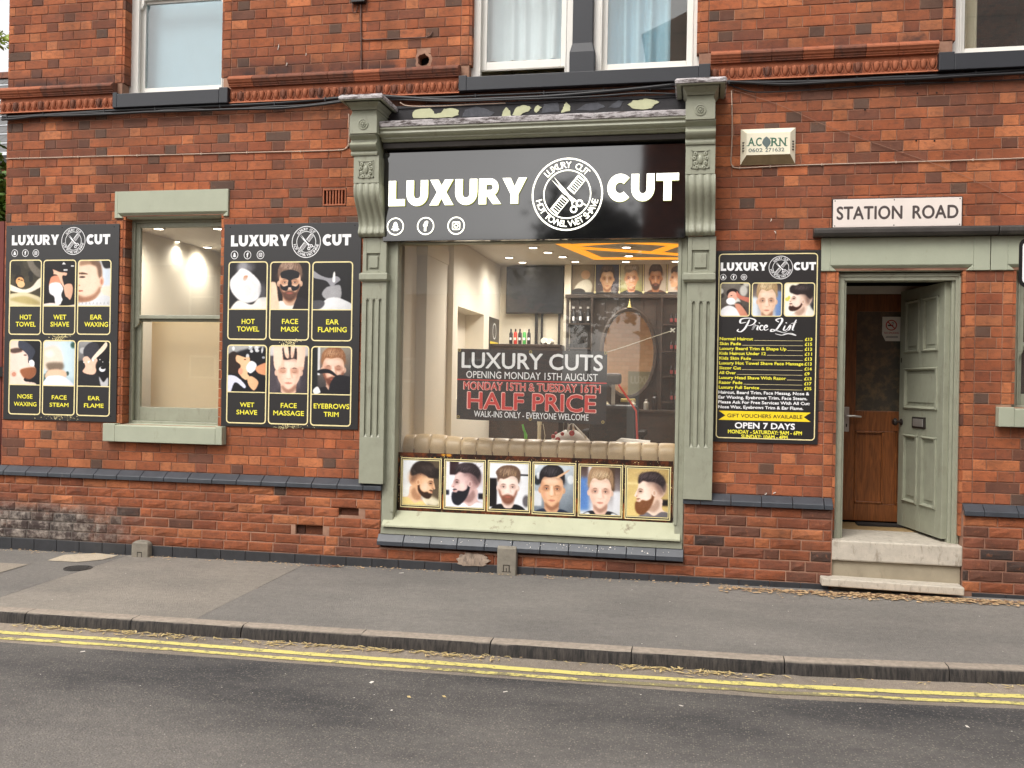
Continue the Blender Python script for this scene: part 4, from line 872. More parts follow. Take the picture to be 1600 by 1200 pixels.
def brick_geo(w_, h_, rock, rn):
    """front face towards -y at y=0; 18 triangles plain, about 50 rock-faced"""
    nx, nz, ins = (4, 3, .010) if rock else (2, 2, .004)
    amp = (.003+.011*rn.rand()**1.6) if rock else .0012; bev = .006 if rock else .0035
    V = []; 
    for j in range(nz):
        for i in range(nx):
            x = -w_/2+ins+(w_-2*ins)*i/(nx-1); z = ins+(h_-2*ins)*j/(nz-1)
            inner = 0 < i < nx-1 and 0 < j < nz-1
            if rock: y = -(amp*rn.uniform(.25, 1.0) if inner else amp*rn.uniform(-.15, .28)); x += rn.uniform(-.006, .006) if inner else rn.uniform(-.003, .003); z += rn.uniform(-.005, .005) if inner else rn.uniform(-.003, .003)
            else: y = rn.uniform(-amp, amp); x += rn.uniform(-.0012, .0012); z += rn.uniform(-.0012, .0012)
            V.append((x, y, z))
    F = [(j*nx+i, j*nx+i+1, (j+1)*nx+i+1, (j+1)*nx+i) for j in range(nz-1) for i in range(nx-1)]
    per = [i for i in range(nx)]+[j*nx+nx-1 for j in range(1, nz)]+[(nz-1)*nx+i for i in range(nx-2, -1, -1)]+[j*nx for j in range(nz-2, 0, -1)]
    n0 = len(V)
    for p_ in per:
        x, y, z = V[p_]; fx = x/(w_/2-ins); fz = (z-h_/2)/(h_/2-ins)
        i = p_ % nx; j = p_//nx
        ox = -w_/2 if i == 0 else (w_/2 if i == nx-1 else x); oz = 0 if j == 0 else (h_ if j == nz-1 else z)
        V.append((ox, bev, oz))
    n1 = len(V); k = len(per)
    for a in range(k): x, y, z = V[n0+a]; V.append((x, .022, z))
    for a in range(k):
        c = (a+1) % k
        F.append((per[c], per[a], n0+a, n0+c)); F.append((n0+c, n0+a, n1+a, n1+c))
    return V, F
# every brick of the street wall as (x0,x1,z,h,y,rock,zone,soft)
BR = []
S, Hh, J = .2405, .1175, .006
PITCH = S+Hh
def cut(x0, x1, z0, z1, ops):
    segs = [(x0, x1)]
    for o in ops:
        if o[3] <= z0+.012 or o[2] >= z1-.012: continue
        new = []
        for a, c in segs:
            if o[1] <= a or o[0] >= c: new.append((a, c)); continue
            if o[0] > a: new.append((a, o[0]))
            if o[1] < c: new.append((o[1], c))
        segs = new
    return segs
def course(z, h_, x0, x1, bond, ops, y, rock, zone, off=0):
    """lay one course between x0 and x1; 'f' Flemish, 's' stretchers with the odd header"""
    for a, c in cut(x0, x1, z, z+h_, ops):
        if c-a < .03: continue
        x = x0+off-PITCH*2; i = 0; lay = []
        while x < c:
            if bond == 'f': L_ = S if i % 2 == 0 else Hh; hd = i % 2 == 1
            else:
                hd = rs.rand() < .12; L_ = Hh if hd else S
            e = x+L_+rs.uniform(-.002, .002)
            if e > a: lay.append([max(x, a), min(e, c), hd])
            x = e; i += 1
        if len(lay) > 1 and lay[0][1]-lay[0][0] < .04: lay[1][0] = lay[0][0]; lay.pop(0)
        if len(lay) > 1 and lay[-1][1]-lay[-1][0] < .04: lay[-2][1] = lay[-1][1]; lay.pop()
        for p_, q_, hd in lay:
            zn = zone(p_, z) if callable(zone) else zone
            BR.append((p_+J/2, q_-J/2, z+J/2, h_-J, y+rs.uniform(-.0012, .0012), rock, tuple(v*(.86 if rock else 1) for v in tone(zn, hd))))
lintels = [(X(181, 320), X(358, 320), 3.105, 3.352), (X(1283, 400), XR+1, 2.57, 2.835)]
sills = [(X(168, 676), X(353, 676), 1.02, 1.185), (X(1556, 650), XR+1, 1.36, 1.51)]
ufs = [(X(175, 150, -.08), X(355, 145, -.08), 4.12, 4.25), (X(716, 130, -.08), X(1110, 118, -.08), 4.13, 4.25), (X(1468, 80, -.08), XR+1, 4.12, 4.26)]
ops = [OPEN[k] for k in ('gfl', 'door', 'gfr', 'ufl', 'ufm', 'ufr')]+lintels+sills+ufs
shopcut = [(-2.86, .10, .0, 3.95)]
vent = [OPEN['vent']]
zu = lambda x, z: 'right' if (x > .1 and z < 4.1) else 'up'
k = 0; z = Z0U
SC0, SC1 = 4.12, 4.372
# lighter moulded jamb bricks beside the sash windows and door
jw = .075
JB = [(OPEN[n][0]-jw, OPEN[n][0], OPEN[n]) for n in ('gfl', 'ufl', 'ufm', 'gfr', 'ufr', 'door')]+[(OPEN[n][1], OPEN[n][1]+jw, OPEN[n]) for n in ('ufl', 'ufm', 'door')]
while z < ZTOP-CH*.5:
    if not (z+CH > SC0+.01 and z < SC1-.01):
        h_ = CH
        if z < SC0 < z+CH: h_ = SC0-z
        jo = [(a, c, o[2], o[3]) for a, c, o in JB if z > o[2]-.02 and z < o[3]-.03]
        for a, c, lo, hi in jo:
            if z+CH/2 < hi:
                BR.append((a+J/2, c-J/2, z+J/2, CH-J, -.001, False, tone('jamb', False)))
        course(z, h_, XL+.001, XR-.01, 'f', ops+shopcut+vent+jo+([OPEN['hole']] if True else []), 0, False, zu, off=(0 if k % 2 == 0 else (S+Hh)/2)+(.01*math.sin(k*7.1)))
    z += CH; k += 1
    if SC0-.02 < z < SC1-.05: z = SC1
# plinth, rock-faced
PL = [(OPEN['door'][0]-.005, OPEN['door'][1]+.0, -1, 3)]
zl = lambda x, z: 'lowr' if x > .0 else 'low'
BT = .072; ph = (.667-BT)/7
for i in range(7):
    z = BT+ph*i
    course(z, ph, XL-.045, XR-.01, 's', PL+[(-2.705, -.095, .17, 3)], -.05, True, zl, off=(0 if i % 2 else .12)+.03*(i % 3))
# plinth returns into the shop recess and the missing bricks
# coping of blue bricks with a sloping top
def coping_piece(x0, x1, z0=.667, y0=-.085, h_=.036, top=.086, name='coping_brick'):
    g = .002; b = MB(); b.sweepx([(y0, z0), (.004, z0), (.004, z0+top), (-.012, z0+top), (y0+.004, z0+h_+.004), (y0, z0+h_)], x0+g, x1-g)
    return b.build(name, 'blue_brick', B, bevel=.004)
x = XL-.05
segs_c = [(XL-.05, -2.69), (-.105, OPEN['door'][0]), (OPEN['door'][1]+.002, XR-.05)]
for a, c in segs_c:
    x = a; first = .6
    while x < c-.02:
        e = min(x+.2405*first if first != 1 else x+.2405, c); first = 1
        if c-e < .06: e = c
        coping_piece(x, e); x = e
# blue sill bricks below the shop window
x = -2.72
while x < -.11:
    e = min(x+.2405, -.09)
    if -.09-e < .05: e = -.09
    b = MB().sweepx([(-.098, .196), (.0, .196), (.0, .29), (-.055, .29), (-.093, .240), (-.098, .232)], x+.002, e-.002); b.build('sill_brick', 'blue_brick', B, bevel=.004); x = e
# blue base course
for a, c in ((XL-.06, OPEN['door'][0]-.02), (OPEN['door'][1]+.07, XR-.05)):
    x = a
    while x < c-.02:
        e = min(x+.2405, c); 
        if c-e < .06: e = c
        top = BT-.002
        MB().box(x+.002, e-.002, -.058, .0, -.25, top).build('base_brick', 'base_blue', B, bevel=.003); x = e
# pick the 300 bricks that show largest as pieces of their own, join the rest
def shown(br):
    x, z = (br[0]+br[1])/2, br[2]+br[3]/2; d = np.array([x, br[4], z])-CAM; zc = d @ _F
    u = 800+FPX*(d @ _r)/zc; v = 600-FPX*(d @ _u)/zc
    if not (-10 < u < 1610 and -10 < v < 1210): return 0
    return (br[1]-br[0])*br[3]/zc**2
hidden = [(-6.57, -5.45, 1.25, 2.85), (X(349), X(562), 1.2, 3.1), (X(1119, 500), X(1281, 500), 1.15, 2.73)]
def score(br):
    x, z = (br[0]+br[1])/2, br[2]+br[3]/2
    if any(a < x < c and lo < z < hi for a, c, lo, hi in hidden): return 0
    return shown(br)
order = sorted(range(len(BR)), key=lambda i: -score(BR[i])); single = set(order[:298])
MS = {}; joined = MB()
for i, br in enumerate(BR):
    x0, x1, z, h_, y, rock, tn = br; w_ = x1-x0; cx = (x0+x1)/2
    if rock and any(abs(cx-mx) < .12 and abs(z+h_/2-mz) < .043 for mx, mz in missing): y += .042; rock = False; tn = tuple(v*.4 for v in tn)  # set-back brick: shade of the hollow is put into its darkened tone
    if i in single:
        key = (round(w_, 2), round(h_, 3), rock, i % 5)
        if key not in MS:
            V, F_ = brick_geo(key[0], h_, rock, np.random.RandomState(hash(key[:1]) % 1000+i)); me = bpy.data.meshes.new('brick'); me.from_pydata(V, [], F_); me.materials.append(BRICK)
            MS[key] = me
        o = bpy.data.objects.new('brick', MS[key]); o.location = (cx, y, z); o.scale = (w_/key[0], 1, 1); o.parent = B; o.color = (*tn, 1); COL.objects.link(o)
    else:
        V, F_ = brick_geo(w_, h_, rock, rs); joined.add([(a+cx, c+y, e+z) for a, c, e in V], F_, tn)
o = joined.build('brickwork', BRICK, B, org=(0, 0, 0), kind='stuff'); o.color = (0, 0, 0, 1)
# side face of the building seen round the corner, and window reveals, brick coloured
rev = MB()
def reveal(x, z0, z1, y0, y1, flip):
    z = Z0U+CH*math.ceil((z0-Z0U)/CH-.3)
    if z0 > 4: z = SC1
    while z < z1:
        zz = min(z+CH, z1); k_ = (x-.004, x+.02) if flip else (x-.02, x+.004)
        rev.box(k_[0], k_[1], y0, y1, z+J/2, zz-J/2); rev.c[-6:] = [tone('jamb' if rs.rand() > .3 else 'up', False)]*6; z += CH
for n in ('gfl', 'ufl', 'ufm', 'gfr', 'ufr'):
    o_ = OPEN[n]; reveal(o_[0], o_[2], o_[3], .005, .14, True); reveal(o_[1], o_[2], o_[3], .005, .14, False)
o_ = OPEN['door']; reveal(o_[0], .45, o_[3], .005, .07, True); reveal(o_[1], .45, o_[3], .005, .07, False)
z = .0
while z < ZTOP-.1:
    y = .0
    while y < 8.9: rev.box(XL-.002, XL+.02, y+J/2, min(y+.24, 8.9)-J/2, z+J/2, z+CH-J/2); rev.c[-6:] = [tone('up', False)]*6; y += .24
    z += CH
o = rev.build('reveal_brickwork', BRICK, B, org=(0, 0, 0), kind='stuff'); o.color = (0, 0, 0, 1)
MB().box(XL-.3, XR+.3, -.35, 9.4, ZTOP, ZTOP+.12).stack([(XL-.25, XR+.25, -.3, 9.3, ZTOP+.12), (XL+1, XR-1, 4.3, 4.7, ZTOP+3.6)]).build('roof', 'slate_roof', B)

# ---- string course: moulded bricks above a row of eggs
def in_sill(x0, x1): return any(a-.001 < (x0+x1)/2 < c+.001 for a, c, *_ in ufs)
xs_runs = []; x = XL-.06
edges = [XL-.06]+[v for a, c, *_ in ufs for v in (a, c)]
runs = [(XL-.06, ufs[0][0]), (ufs[0][1], ufs[1][0]), (ufs[1][1], ufs[2][0])]
for a, c in runs:
    x = a; i = 0
    while x < c-.01:
        e = min(x+.2405, c)
        if c-e < .06: e = c
        prof = [(0, 4.268), (-.052, 4.268), (-.052, 4.276), (-.062, 4.282), (-.062, 4.292), (-.078, 4.300), (-.082, 4.312), (-.094, 4.322), (-.094, 4.334), (-.06, 4.362), (0, 4.372)]
        b = MB(); b.sweepx([(y+.001, z) for y, z in prof[::-1]][::-1], x+.002, e-.002)
        b.build('moulded_brick', 'terracotta_dark' if rs.rand() < .55 else 'terracotta', B, smooth=True); x = e
    b = MB().box(a+.001, c-.001, -.020, 0, 4.122, 4.266).sweepx([(-.050, 4.122), (0, 4.122), (0, 4.136), (-.036, 4.136)], a+.001, c-.001); b.build('egg_band', 'terracotta', B)
    n = max(1, round((c-a)/.0685)); st = (c-a)/n
    for i in range(n):
        ex = a+st*(i+.5); key = 'egg'
        if key not in MS:
            bb = MB(); rg = []
            for t_ in (0, .25, .5, .75, 1.0):
                rr = [.024, .022, .017, .010, .001][int(t_*4)]; yy = [-.004, -.012, -.020, -.025, -.027][int(t_*4)]
                rg.append([(rr*math.cos(q)*(1 if math.sin(q) < 0 else 1), yy-.02, .083+rr*1.9*math.sin(q)*(1.35 if math.sin(q) < 0 else .62)) for q in [2*math.pi*k2/8 for k2 in range(8)]])
            rg = [[p for p in r_] for r_ in rg]; bb.rings(rg)
            # the U-shaped ridge round it
            bb.tube([(.031*math.cos(q), -.024, .078+(.060 if math.sin(q) < 0 else .048)*math.sin(q)) for q in [R(150+240*k2/12) for k2 in range(13)]], .0062, 5)
            me = bpy.data.meshes.new('egg'); me.from_pydata(bb.v, [], bb.f); me.polygons.foreach_set('use_smooth', [True]*len(me.polygons)); me.materials.append(MATS['terracotta']); MS[key] = me
            me2 = me.copy(); me2.materials[0] = MATS['terracotta_dark']; MS['egg2'] = me2
        o = bpy.data.objects.new('egg', MS['egg2' if rs.rand() < .25 else 'egg']); o.location = (ex, 0, 4.122); o.parent = B; COL.objects.link(o)

# ---- stone lintels and sills
def lintel(x0, x1, z0, z1, o_, mat='sage_stone', y=-.018, ch=True):
    b = MB()
    if ch:   # chamfered soffit over the opening
        a, c = o_; d = .045
        b.box(x0, a-.05, y, .12, z0, z1).box(c+.05, x1, y, .12, z0, z1).box(a-.05, c+.05, y, .12, z0+d, z1)
        b.rings([[(a-.05, y, z0+d), (a-.05, .10, z0+d), (c+.05, .10, z0+d), (c+.05, y, z0+d)], [(a, y+.05, z0), (a, .10, z0), (c, .10, z0), (c, y+.05, z0)]])
        b.prism([(a-.05, z0), (a, z0), (a-.05, z0+d)], y, .1); b.prism([(c, z0), (c+.05, z0), (c+.05, z0+d)], y, .1)
    else: b.box(x0, x1, y, .12, z0, z1)
    return b.build('lintel', mat, B, bevel=.004)
lintel(*lintels[0], OPEN['gfl'][:2])
xj = X(1547, 400)
lintel(lintels[1][0], xj-.003, 2.57, 2.835, OPEN['door'][:2]); lintel(xj+.003, XR, 2.57, 2.835, OPEN['gfr'][:2])
def sill(x0, x1, z0, z1, o_, mat, y=-.075):
    b = MB(); a, c = o_
    b.sweepx([(y, z0), (.20, z0), (.20, z1+.012), (.06, z1-.004), (y, z1-.014)], a, c)
    b.box(x0, a, y, .1, z0, z1).box(c, x1, y, .1, z0, z1)
    return b.build('sill', mat, B, bevel=.005)
sill(sills[0][0], sills[0][1], 1.02, 1.185, (OPEN['gfl'][0]+.0, OPEN['gfl'][1]-.0), 'sage_stone')
sill(sills[1][0], XR, 1.36, 1.51, OPEN['gfr'][:2], 'sage_stone')
sill(ufs[0][0], ufs[0][1], 4.12, 4.262, OPEN['ufl'][:2], 'dark_paint'); sill(ufs[1][0], ufs[1][1], 4.13, 4.262, OPEN['ufm'][:2], 'dark_paint'); sill(ufs[2][0], XR, 4.12, 4.262, OPEN['ufr'][:2], 'dark_paint')
MB().box(OPEN['ufl'][0]-.1, OPEN['ufl'][1]+.1, -.02, .2, 6.2, 6.42).box(OPEN['ufm'][0]-.1, OPEN['ufm'][1]+.1, -.02, .2, 6.2, 6.42).box(OPEN['ufr'][0]-.1, OPEN['ufr'][1]+.1, -.02, .2, 6.2, 6.42).build('upper_lintel', 'dark_paint', B)
# stone mullion of the upper middle pair
mx0, mx1 = X(893, 60, .03), X(928, 60, .03)
MB().stack([(mx0-.012, mx1+.012, .0, .22, 4.255), (mx0-.012, mx1+.012, .0, .22, 4.44), (mx0+.008, mx1-.008, .02, .22, 4.52), (mx0+.008, mx1-.008, .02, .22, 6.2)]).build('mullion', 'dark_paint', B, bevel=.008)
# drip mould over the street door
zt, zb = 2.905, 2.838
b = MB().sweepx([(-.10, 2.862), (-.085, 2.838), (.0, 2.838), (.0, 2.918), (-.085, 2.905), (-.10, 2.895)], X(1272, 365, -.1), X(1562, 365, -.1)-.003); b.build('drip_mould', 'dark_sheet', B, bevel=.006)
b = MB().sweepx([(-.10, 2.862), (-.085, 2.838), (.0, 2.838), (.0, 2.918), (-.085, 2.905), (-.10, 2.895)], X(1562, 365, -.1)+.003, XR); b.build('drip_mould', 'dark_sheet', B, bevel=.006)

# ---- sash windows
def sash(o_, y, mat, meet=None, glass='window_glass', fw=.075, sw=.05, botopen=0.0, x0=None, x1=None, ztop=None, trans=None, bot=.085):
    x0 = o_[0] if x0 is None else x0; x1 = o_[1] if x1 is None else x1; z0 = o_[2]; z1 = ztop or o_[3]
    w_ = MB().box(x0, x0+fw, y-.02, y+.09, z0, z1).box(x1-fw, x1, y-.02, y+.09, z0, z1).box(x0+fw, x1-fw, y-.02, y+.09, z1-fw*.9, z1).box(x0+fw, x1-fw, y-.02, y+.09, z0, z0+.03)
    # thin staff bead
    w_.box(x0+fw, x0+fw+.012, y-.026, y+.0, z0+.03, z1-fw*.9).box(x1-fw-.012, x1-fw, y-.026, y+.0, z0+.03, z1-fw*.9)
    win = w_.build('window', mat, B, bevel=.004)
    a, c = x0+fw, x1-fw; mt = meet or (z0+z1)/2; top = z1-fw*.9; zb_ = z0+.03+botopen
    f = MB().box(a, a+sw, y+.035, y+.07, zb_, mt).box(c-sw, c, y+.035, y+.07, zb_, mt).box(a+sw, c-sw, y+.035, y+.07, zb_, zb_+bot).box(a+sw, c-sw, y+.035, y+.07, mt-.035, mt)
    f.build('lower_sash', mat, win, bevel=.004)
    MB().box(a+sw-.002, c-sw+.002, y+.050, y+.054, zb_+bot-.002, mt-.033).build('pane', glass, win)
    f = MB().box(a, a+sw, y, y+.034, mt-.05, top).box(c-sw, c, y, y+.034, mt-.05, top).box(a+sw, c-sw, y, y+.034, mt-.01, mt+.025).box(a+sw, c-sw, y, y+.034, top-.045, top)
    for s_, xx in ((1, a), (-1, c)): f.prism([(xx, mt-.05), (xx+s_*sw, mt-.05), (xx+s_*sw*.5, mt-.09), (xx, mt-.10)][::s_], y, y+.03)
    f.build('upper_sash', mat, win, bevel=.004)
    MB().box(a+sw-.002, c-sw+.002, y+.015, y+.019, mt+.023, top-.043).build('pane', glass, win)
    if trans:
        for zz in trans: MB().box(a+sw, c-sw, y+.03, y+.06, zz, zz+.025).build('glazing_bar', mat, win)
    return win
g = OPEN['gfl']; sash((g[0]-.005, g[1]+.02, 1.18, 3.12), .13, 'sage_paint', meet=2.185, fw=.045, sw=.055, bot=.13)
g = OPEN['gfr']; sash((g[0]-.0, g[1]+.02, 1.50, 2.59), .11, 'sage_paint', meet=1.995, fw=.06, sw=.05, trans=(2.29,))
g = OPEN['ufl']; sash((g[0], g[1]+.02, 4.262, 6.2), .13, 'white_upvc', meet=5.2, glass='upper_glass', fw=.085, sw=.045, bot=.075)
g = OPEN['ufm']; sash((g[0], mx0+.02, 4.262, 6.2), .10, 'white_upvc', meet=5.2, glass='upper_glass', fw=.07, sw=.055, botopen=.075, bot=.07)
sash((mx1-.02, g[1]+.02, 4.262, 6.2), .10, 'white_upvc', meet=5.2, glass='upper_glass', fw=.07, sw=.055, bot=.075)
g = OPEN['ufr']; sash((g[0], g[1], 4.262, 6.2), .10, 'white_upvc', meet=5.2, glass='upper_glass', fw=.07, sw=.05, bot=.06)
# ---------------------------------------------------------------- shopfront joinery
def rect_at(u0, u1, v, y): return X(u0, v, y), X(u1, v, y), Z((u0+u1)/2, v, y)
def pilaster(side):
    if side == 'L':
        slab = (529, 597, 146.5, 154); under = (545, 588, 168); neck = (549, 588, 176); blk = (546, 588.5, 176, 209); cy = (548, 589, 237); orn = (552.5, 592, 243, 286); scr = ((554, 593, 287), (561, 601, 362)); blk2 = (563, 601, 395); shaft = (563, 601); basem = (561, 605, 427, 438); fl = (469, 681); bot = 756; pan = (573, 594, 396, 423)
    else:
        slab = (1055, 1136, 121, 128.5); under = (1072, 1121, 144); neck = (1073, 1120, 153); blk = (1071, 1117.5, 153, 187); cy = (1071, 1118, 218); orn = (1071, 1117.5, 226, 272); scr = ((1071, 1118, 273), (1071.5, 1117.5, 360)); blk2 = (1071.5, 1117, 378); shaft = (1070.5, 1115.5); basem = (1066.5, 1118, 427, 438.5); fl = (473, 697); bot = 781; pan = (1081, 1108, 391, 423)
    P = MB(); sh = -.10
    sx0, sx1 = (X(shaft[0], 600, sh), X(shaft[1], 600, sh)); zb = Z(sum(shaft)/2, bot, sh)
    zf0, zf1 = Z(sum(shaft)/2, fl[1], sh), Z(sum(shaft)/2, fl[0], sh); zbm0 = Z(sum(shaft)/2, basem[3], sh); zbm1 = Z(sum(shaft)/2, basem[2], -.13)
    w_ = sx1-sx0; c = (sx0+sx1)/2
    # shaft with three flutes
    P.box(sx0, sx1, -.06, .0, zb, zbm0)
    gw = .026; gx = [c-.058, c, c+.058]; ed = [sx0]+[v for g_ in gx for v in (g_-gw/2, g_+gw/2)]+[sx1]
    P.box(sx0, sx1, sh, -.06, zb, zf0-.012); P.box(sx0, sx1, sh, -.06, zf1+.012, zbm0)
    for i in range(0, 8, 2): P.box(ed[i], ed[i+1], sh, -.06, zf0-.012, zf1+.012)
    for g_ in gx:
        P.box(g_-gw/2, g_+gw/2, sh+.018, -.06, zf0-.012, zf1+.012)
        P.add([(g_-gw/2, sh, zf0-.012), (g_+gw/2, sh, zf0-.012), (g_, sh+.017, zf0+.02)], [(0, 1, 2)])
        n = 6
        for s_ in (-1, 1):
            pts = [(g_+s_*gw/2, sh, zf1+.012)]+[(g_+s_*gw/2*math.cos(R(90*i/n)), sh, zf1-.006+gw*.62*math.sin(R(90*i/n))) for i in range(n, -1, -1)]
            P.add([(q[0], sh-.0005, min(q[2], zf1+.012)) for q in pts], [tuple(range(len(pts)))])
    p = P.build('pilaster', 'sage_paint', B, bevel=.0025)
    # base moulding of the console
    bx0, bx1 = X(basem[0], 432, -.13), X(basem[1], 432, -.13)
    MB().stack([(bx0+.012, bx1-.012, -.115, 0, zbm0-.012), (bx0, bx1, -.135, 0, zbm0+.006), (bx0, bx1, -.135, 0, zbm1-.004), (bx0+.012, bx1-.012, -.118, 0, zbm1+.008)]).build('necking', 'sage_paint', p, bevel=.003)
    # panelled block above
    zs = Z((scr[1][0]+scr[1][1])/2, scr[1][2]+8, -.15); px0, px1, pz1, pz0 = X(pan[0], 410, sh), X(pan[1], 410, sh), Z(pan[0], pan[2], sh), Z(pan[0], pan[3], sh)
    b = MB(); b.box(sx0+.003, px0, sh-.006, 0, zbm1+.008, zs).box(px1, sx1-.003, sh-.006, 0, zbm1+.008, zs).box(px0, px1, sh-.006, 0, zbm1+.008, pz0).box(px0, px1, sh-.006, 0, pz1, zs).box(px0, px1, sh+.012, 0, pz0, pz1)
    b.box(px0+.022, px1-.022, sh-.002, 0, pz0+.025, pz1-.025); b.build('panelled_block', 'sage_paint', p, bevel=.003)
    # fluted scroll: deep at the head, drawing in to a roll at the foot
    (a0, a1, v0), (b0, b1, v1) = scr; zt = Z((a0+a1)/2, v0, -.24); zbm = Z((b0+b1)/2, v1+8, -.13)
    xt0, xt1, xb0, xb1 = X(a0, v0, -.24), X(a1, v0, -.24), X(b0, v1, -.14), X(b1, v1, -.14)
    prof = [(0, -.255), (.06, -.262), (.14, -.268), (.24, -.262), (.36, -.235), (.48, -.198), (.60, -.165), (.70, -.148), (.78, -.143), (.84, -.150), (.89, -.163), (.94, -.165), (.98, -.150), (1.0, -.128)]
    ni = 28; V = []; F_ = []
    for t_, y_ in prof:
        for i in range(ni+1):
            q = i/ni; x = (xt0+(xb0-xt0)*t_)*(1-q)+(xt1+(xb1-xt1)*t_)*q
            fl_ = .010*max(0, math.sin(q*math.pi*8-math.pi/2)*.8+.2) if .06 < q < .94 else 0
            V.append((x, y_+fl_*1.3, zt+(zbm-zt)*t_))
    for j in range(len(prof)-1):
        for i in range(ni):
            a = j*(ni+1)+i; F_.append((a, a+ni+1, a+ni+2, a+1))
    n_ = len(V); b = MB(); b.add(V, F_)
    for q, x_ in ((0, 0), (ni, 1)):
        idx = [j*(ni+1)+q for j in range(len(prof))]; pts = [V[k_] for k_ in idx]+[(V[idx[-1]][0], 0, zbm), (V[idx[0]][0], 0, zt)]
        b.add(pts, [tuple(range(len(pts))) if x_ else tuple(range(len(pts)-1, -1, -1))])
    b.build('scroll', 'sage_paint', p, smooth=True)
    # carved block
    ox0, ox1, oz1, oz0 = X(orn[0], 260, -.25), X(orn[1], 260, -.25), Z((orn[0]+orn[1])/2, orn[2], -.25), Z((orn[0]+orn[1])/2, orn[3], -.25)
    MB().box(ox0, ox1, -.25, 0, oz0, oz1).build('carved_block', 'sage_paint', p, bevel=.003)
    b = MB(); cx, cz = (ox0+ox1)/2, (oz0+oz1)/2; yf = -.25
    fr = [(ox0+.045, ox1-.045, oz0+.045, oz1-.045)]
    a, c_, e, f = fr[0]
    for q in ((a, c_, e, e+.008), (a, c_, f-.008, f), (a, a+.008, e, f), (c_-.008, c_, e, f)): b.box(q[0], q[1], yf-.008, yf, q[2], q[3])
    for sx in (-1, 1):
        for sz, (dx, dz) in ((1, (.038, .045)), (1, (.048, .010)), (-1, (.040, .030)), (-1, (.028, .062))):
            b.rings([[(cx+sx*dx+rr*math.cos(k2*math.pi/4), yf-yy, cz+sz*dz+rr*1.1*math.sin(k2*math.pi/4)) for k2 in range(8)] for rr, yy in ((.019, 0), (.015, .012), (.006, .014), (.002, .005))])
    b.rings([[(cx+rr*math.cos(k2*math.pi/4), yf-yy, cz+rr*1.9*math.sin(k2*math.pi/4)) for k2 in range(8)] for rr, yy in ((.022, 0), (.018, .012), (.008, .018), (.001, .02))])
    b.build('carving', 'sage_paint', p, smooth=True)
    # ledge + cyma
    cz0, cz1 = Z((cy[0]+cy[1])/2, cy[2], -.27), Z((blk[0]+blk[1])/2, blk[3], -.32); cx0, cx1 = X(cy[0], cy[2], -.27), X(cy[1], cy[2], -.27)
    pr = [(0, oz1), (-.262, oz1), (-.268, oz1+.012), (-.268, cz0-.008), (-.262, cz0), (-.255, cz0+.01)]
    for i in range(9):
        t_ = i/8; zz = cz0+.012+(cz1-.01-cz0-.012)*t_; pr.append((-.262-.045*math.sin(math.pi*min(1, t_*1.5))*(t_ < .67)-.05*max(0, (t_-.6)/.4)**2*1.1, zz))
    pr += [(-.318, cz1), (0, cz1)]
    MB().sweepx(pr[::-1], cx0, cx1).build('cyma', 'sage_paint', p, smooth=True, bevel=0)
    # rosette block
    rx0, rx1, rz1 = X(blk[0], blk[3], -.33), X(blk[1], blk[3], -.33), Z((blk[0]+blk[1])/2, blk[2], -.33)
    MB().stack([(rx0, rx1, -.33, 0, cz1+.0005), (rx0, rx1, -.33, 0, rz1-.03), (rx0+.012, rx1-.012, -.318, 0, rz1), (rx0+.012, rx1-.012, -.30, 0, rz1+.03)]).build('rosette_block', 'sage_paint', p, bevel=.003)
    cx, cz = (rx0+rx1)/2, (cz1+rz1-.02)/2; b = MB()
    b.lathe((cx, -.33, cz), [(.046, 0), (.046, .006), (.038, .008), (.037, .002), (.030, .002)], 20, 'y')
    for i in range(10):
        a = 2*math.pi*i/10; b.lathe((cx+.021*math.cos(a), -.33, cz+.021*math.sin(a)), [(.0085, 0), (.006, .009), (.001, .011)], 6, 'y')
    b.lathe((cx, -.33, cz), [(.012, 0), (.010, .013), (.001, .016)], 10, 'y'); b.build('rosette', 'sage_paint', p, smooth=True)
    # capital: mouldings stepping out under a leaded slab
    kx0, kx1, kz = X(slab[0], slab[2], -.44), X(slab[1], slab[2], -.44), Z((slab[0]+slab[1])/2, slab[3], -.44)
    ux0, ux1, uz = rx0+.012, rx1-.012, rz1+.03
    MB().stack([(ux0-.006, ux1+.006, -.315, 0, uz), (ux0-.010, ux1+.010, -.322, 0, uz+.02), (ux0-.035, ux1+.035, -.36, 0, uz+.048), (ux0-.04, ux1+.04, -.366, 0, uz+.06), (kx0+.01, kx1-.01, -.43, 0, kz-.008), (kx0+.01, kx1-.01, -.43, 0, kz)]).build('capital', 'sage_paint', p, bevel=.002)
    MB().stack([(kx0, kx1, -.44, 0, kz), (kx0-.003, kx1+.003, -.443, 0, kz+.022), (kx0+.01, kx1-.01, -.42, 0, kz+.045)]).build('lead_cap', 'lead_flashing', p, bevel=.004)
    return p
pilaster('L'); pilaster('R')
# cornice between the capitals
c0, c1 = -2.70, -.115
zf1 = Z(800, 181, -.28); zf0 = Z(800, 190.5, -.28)
MB().sweepx([(-.28, zf0), (-.02, zf0), (-.02, zf1+.05), (-.26, zf1+.006), (-.283, zf1-.006)], c0, c1).build('cornice_flashing', 'lead_flashing', B, bevel=.004)
zc = zf0; zd = Z(800, 215, -.19)
hh = zc-zd
pr = [(-.272, zc-.001), (-.272, zc-.016), (-.262, zc-.022), (-.255, zc-.03), (-.262, zc-.05), (-.250, zc-.066), (-.232, zc-.074), (-.222, zc-.078), (-.222, zc-.088), (-.20, zc-.10), (-.195, zd), (0, zd), (0, zc-.001)]
MB().sweepx(pr, c0, c1).build('cornice', 'sage_paint', B, smooth=True)
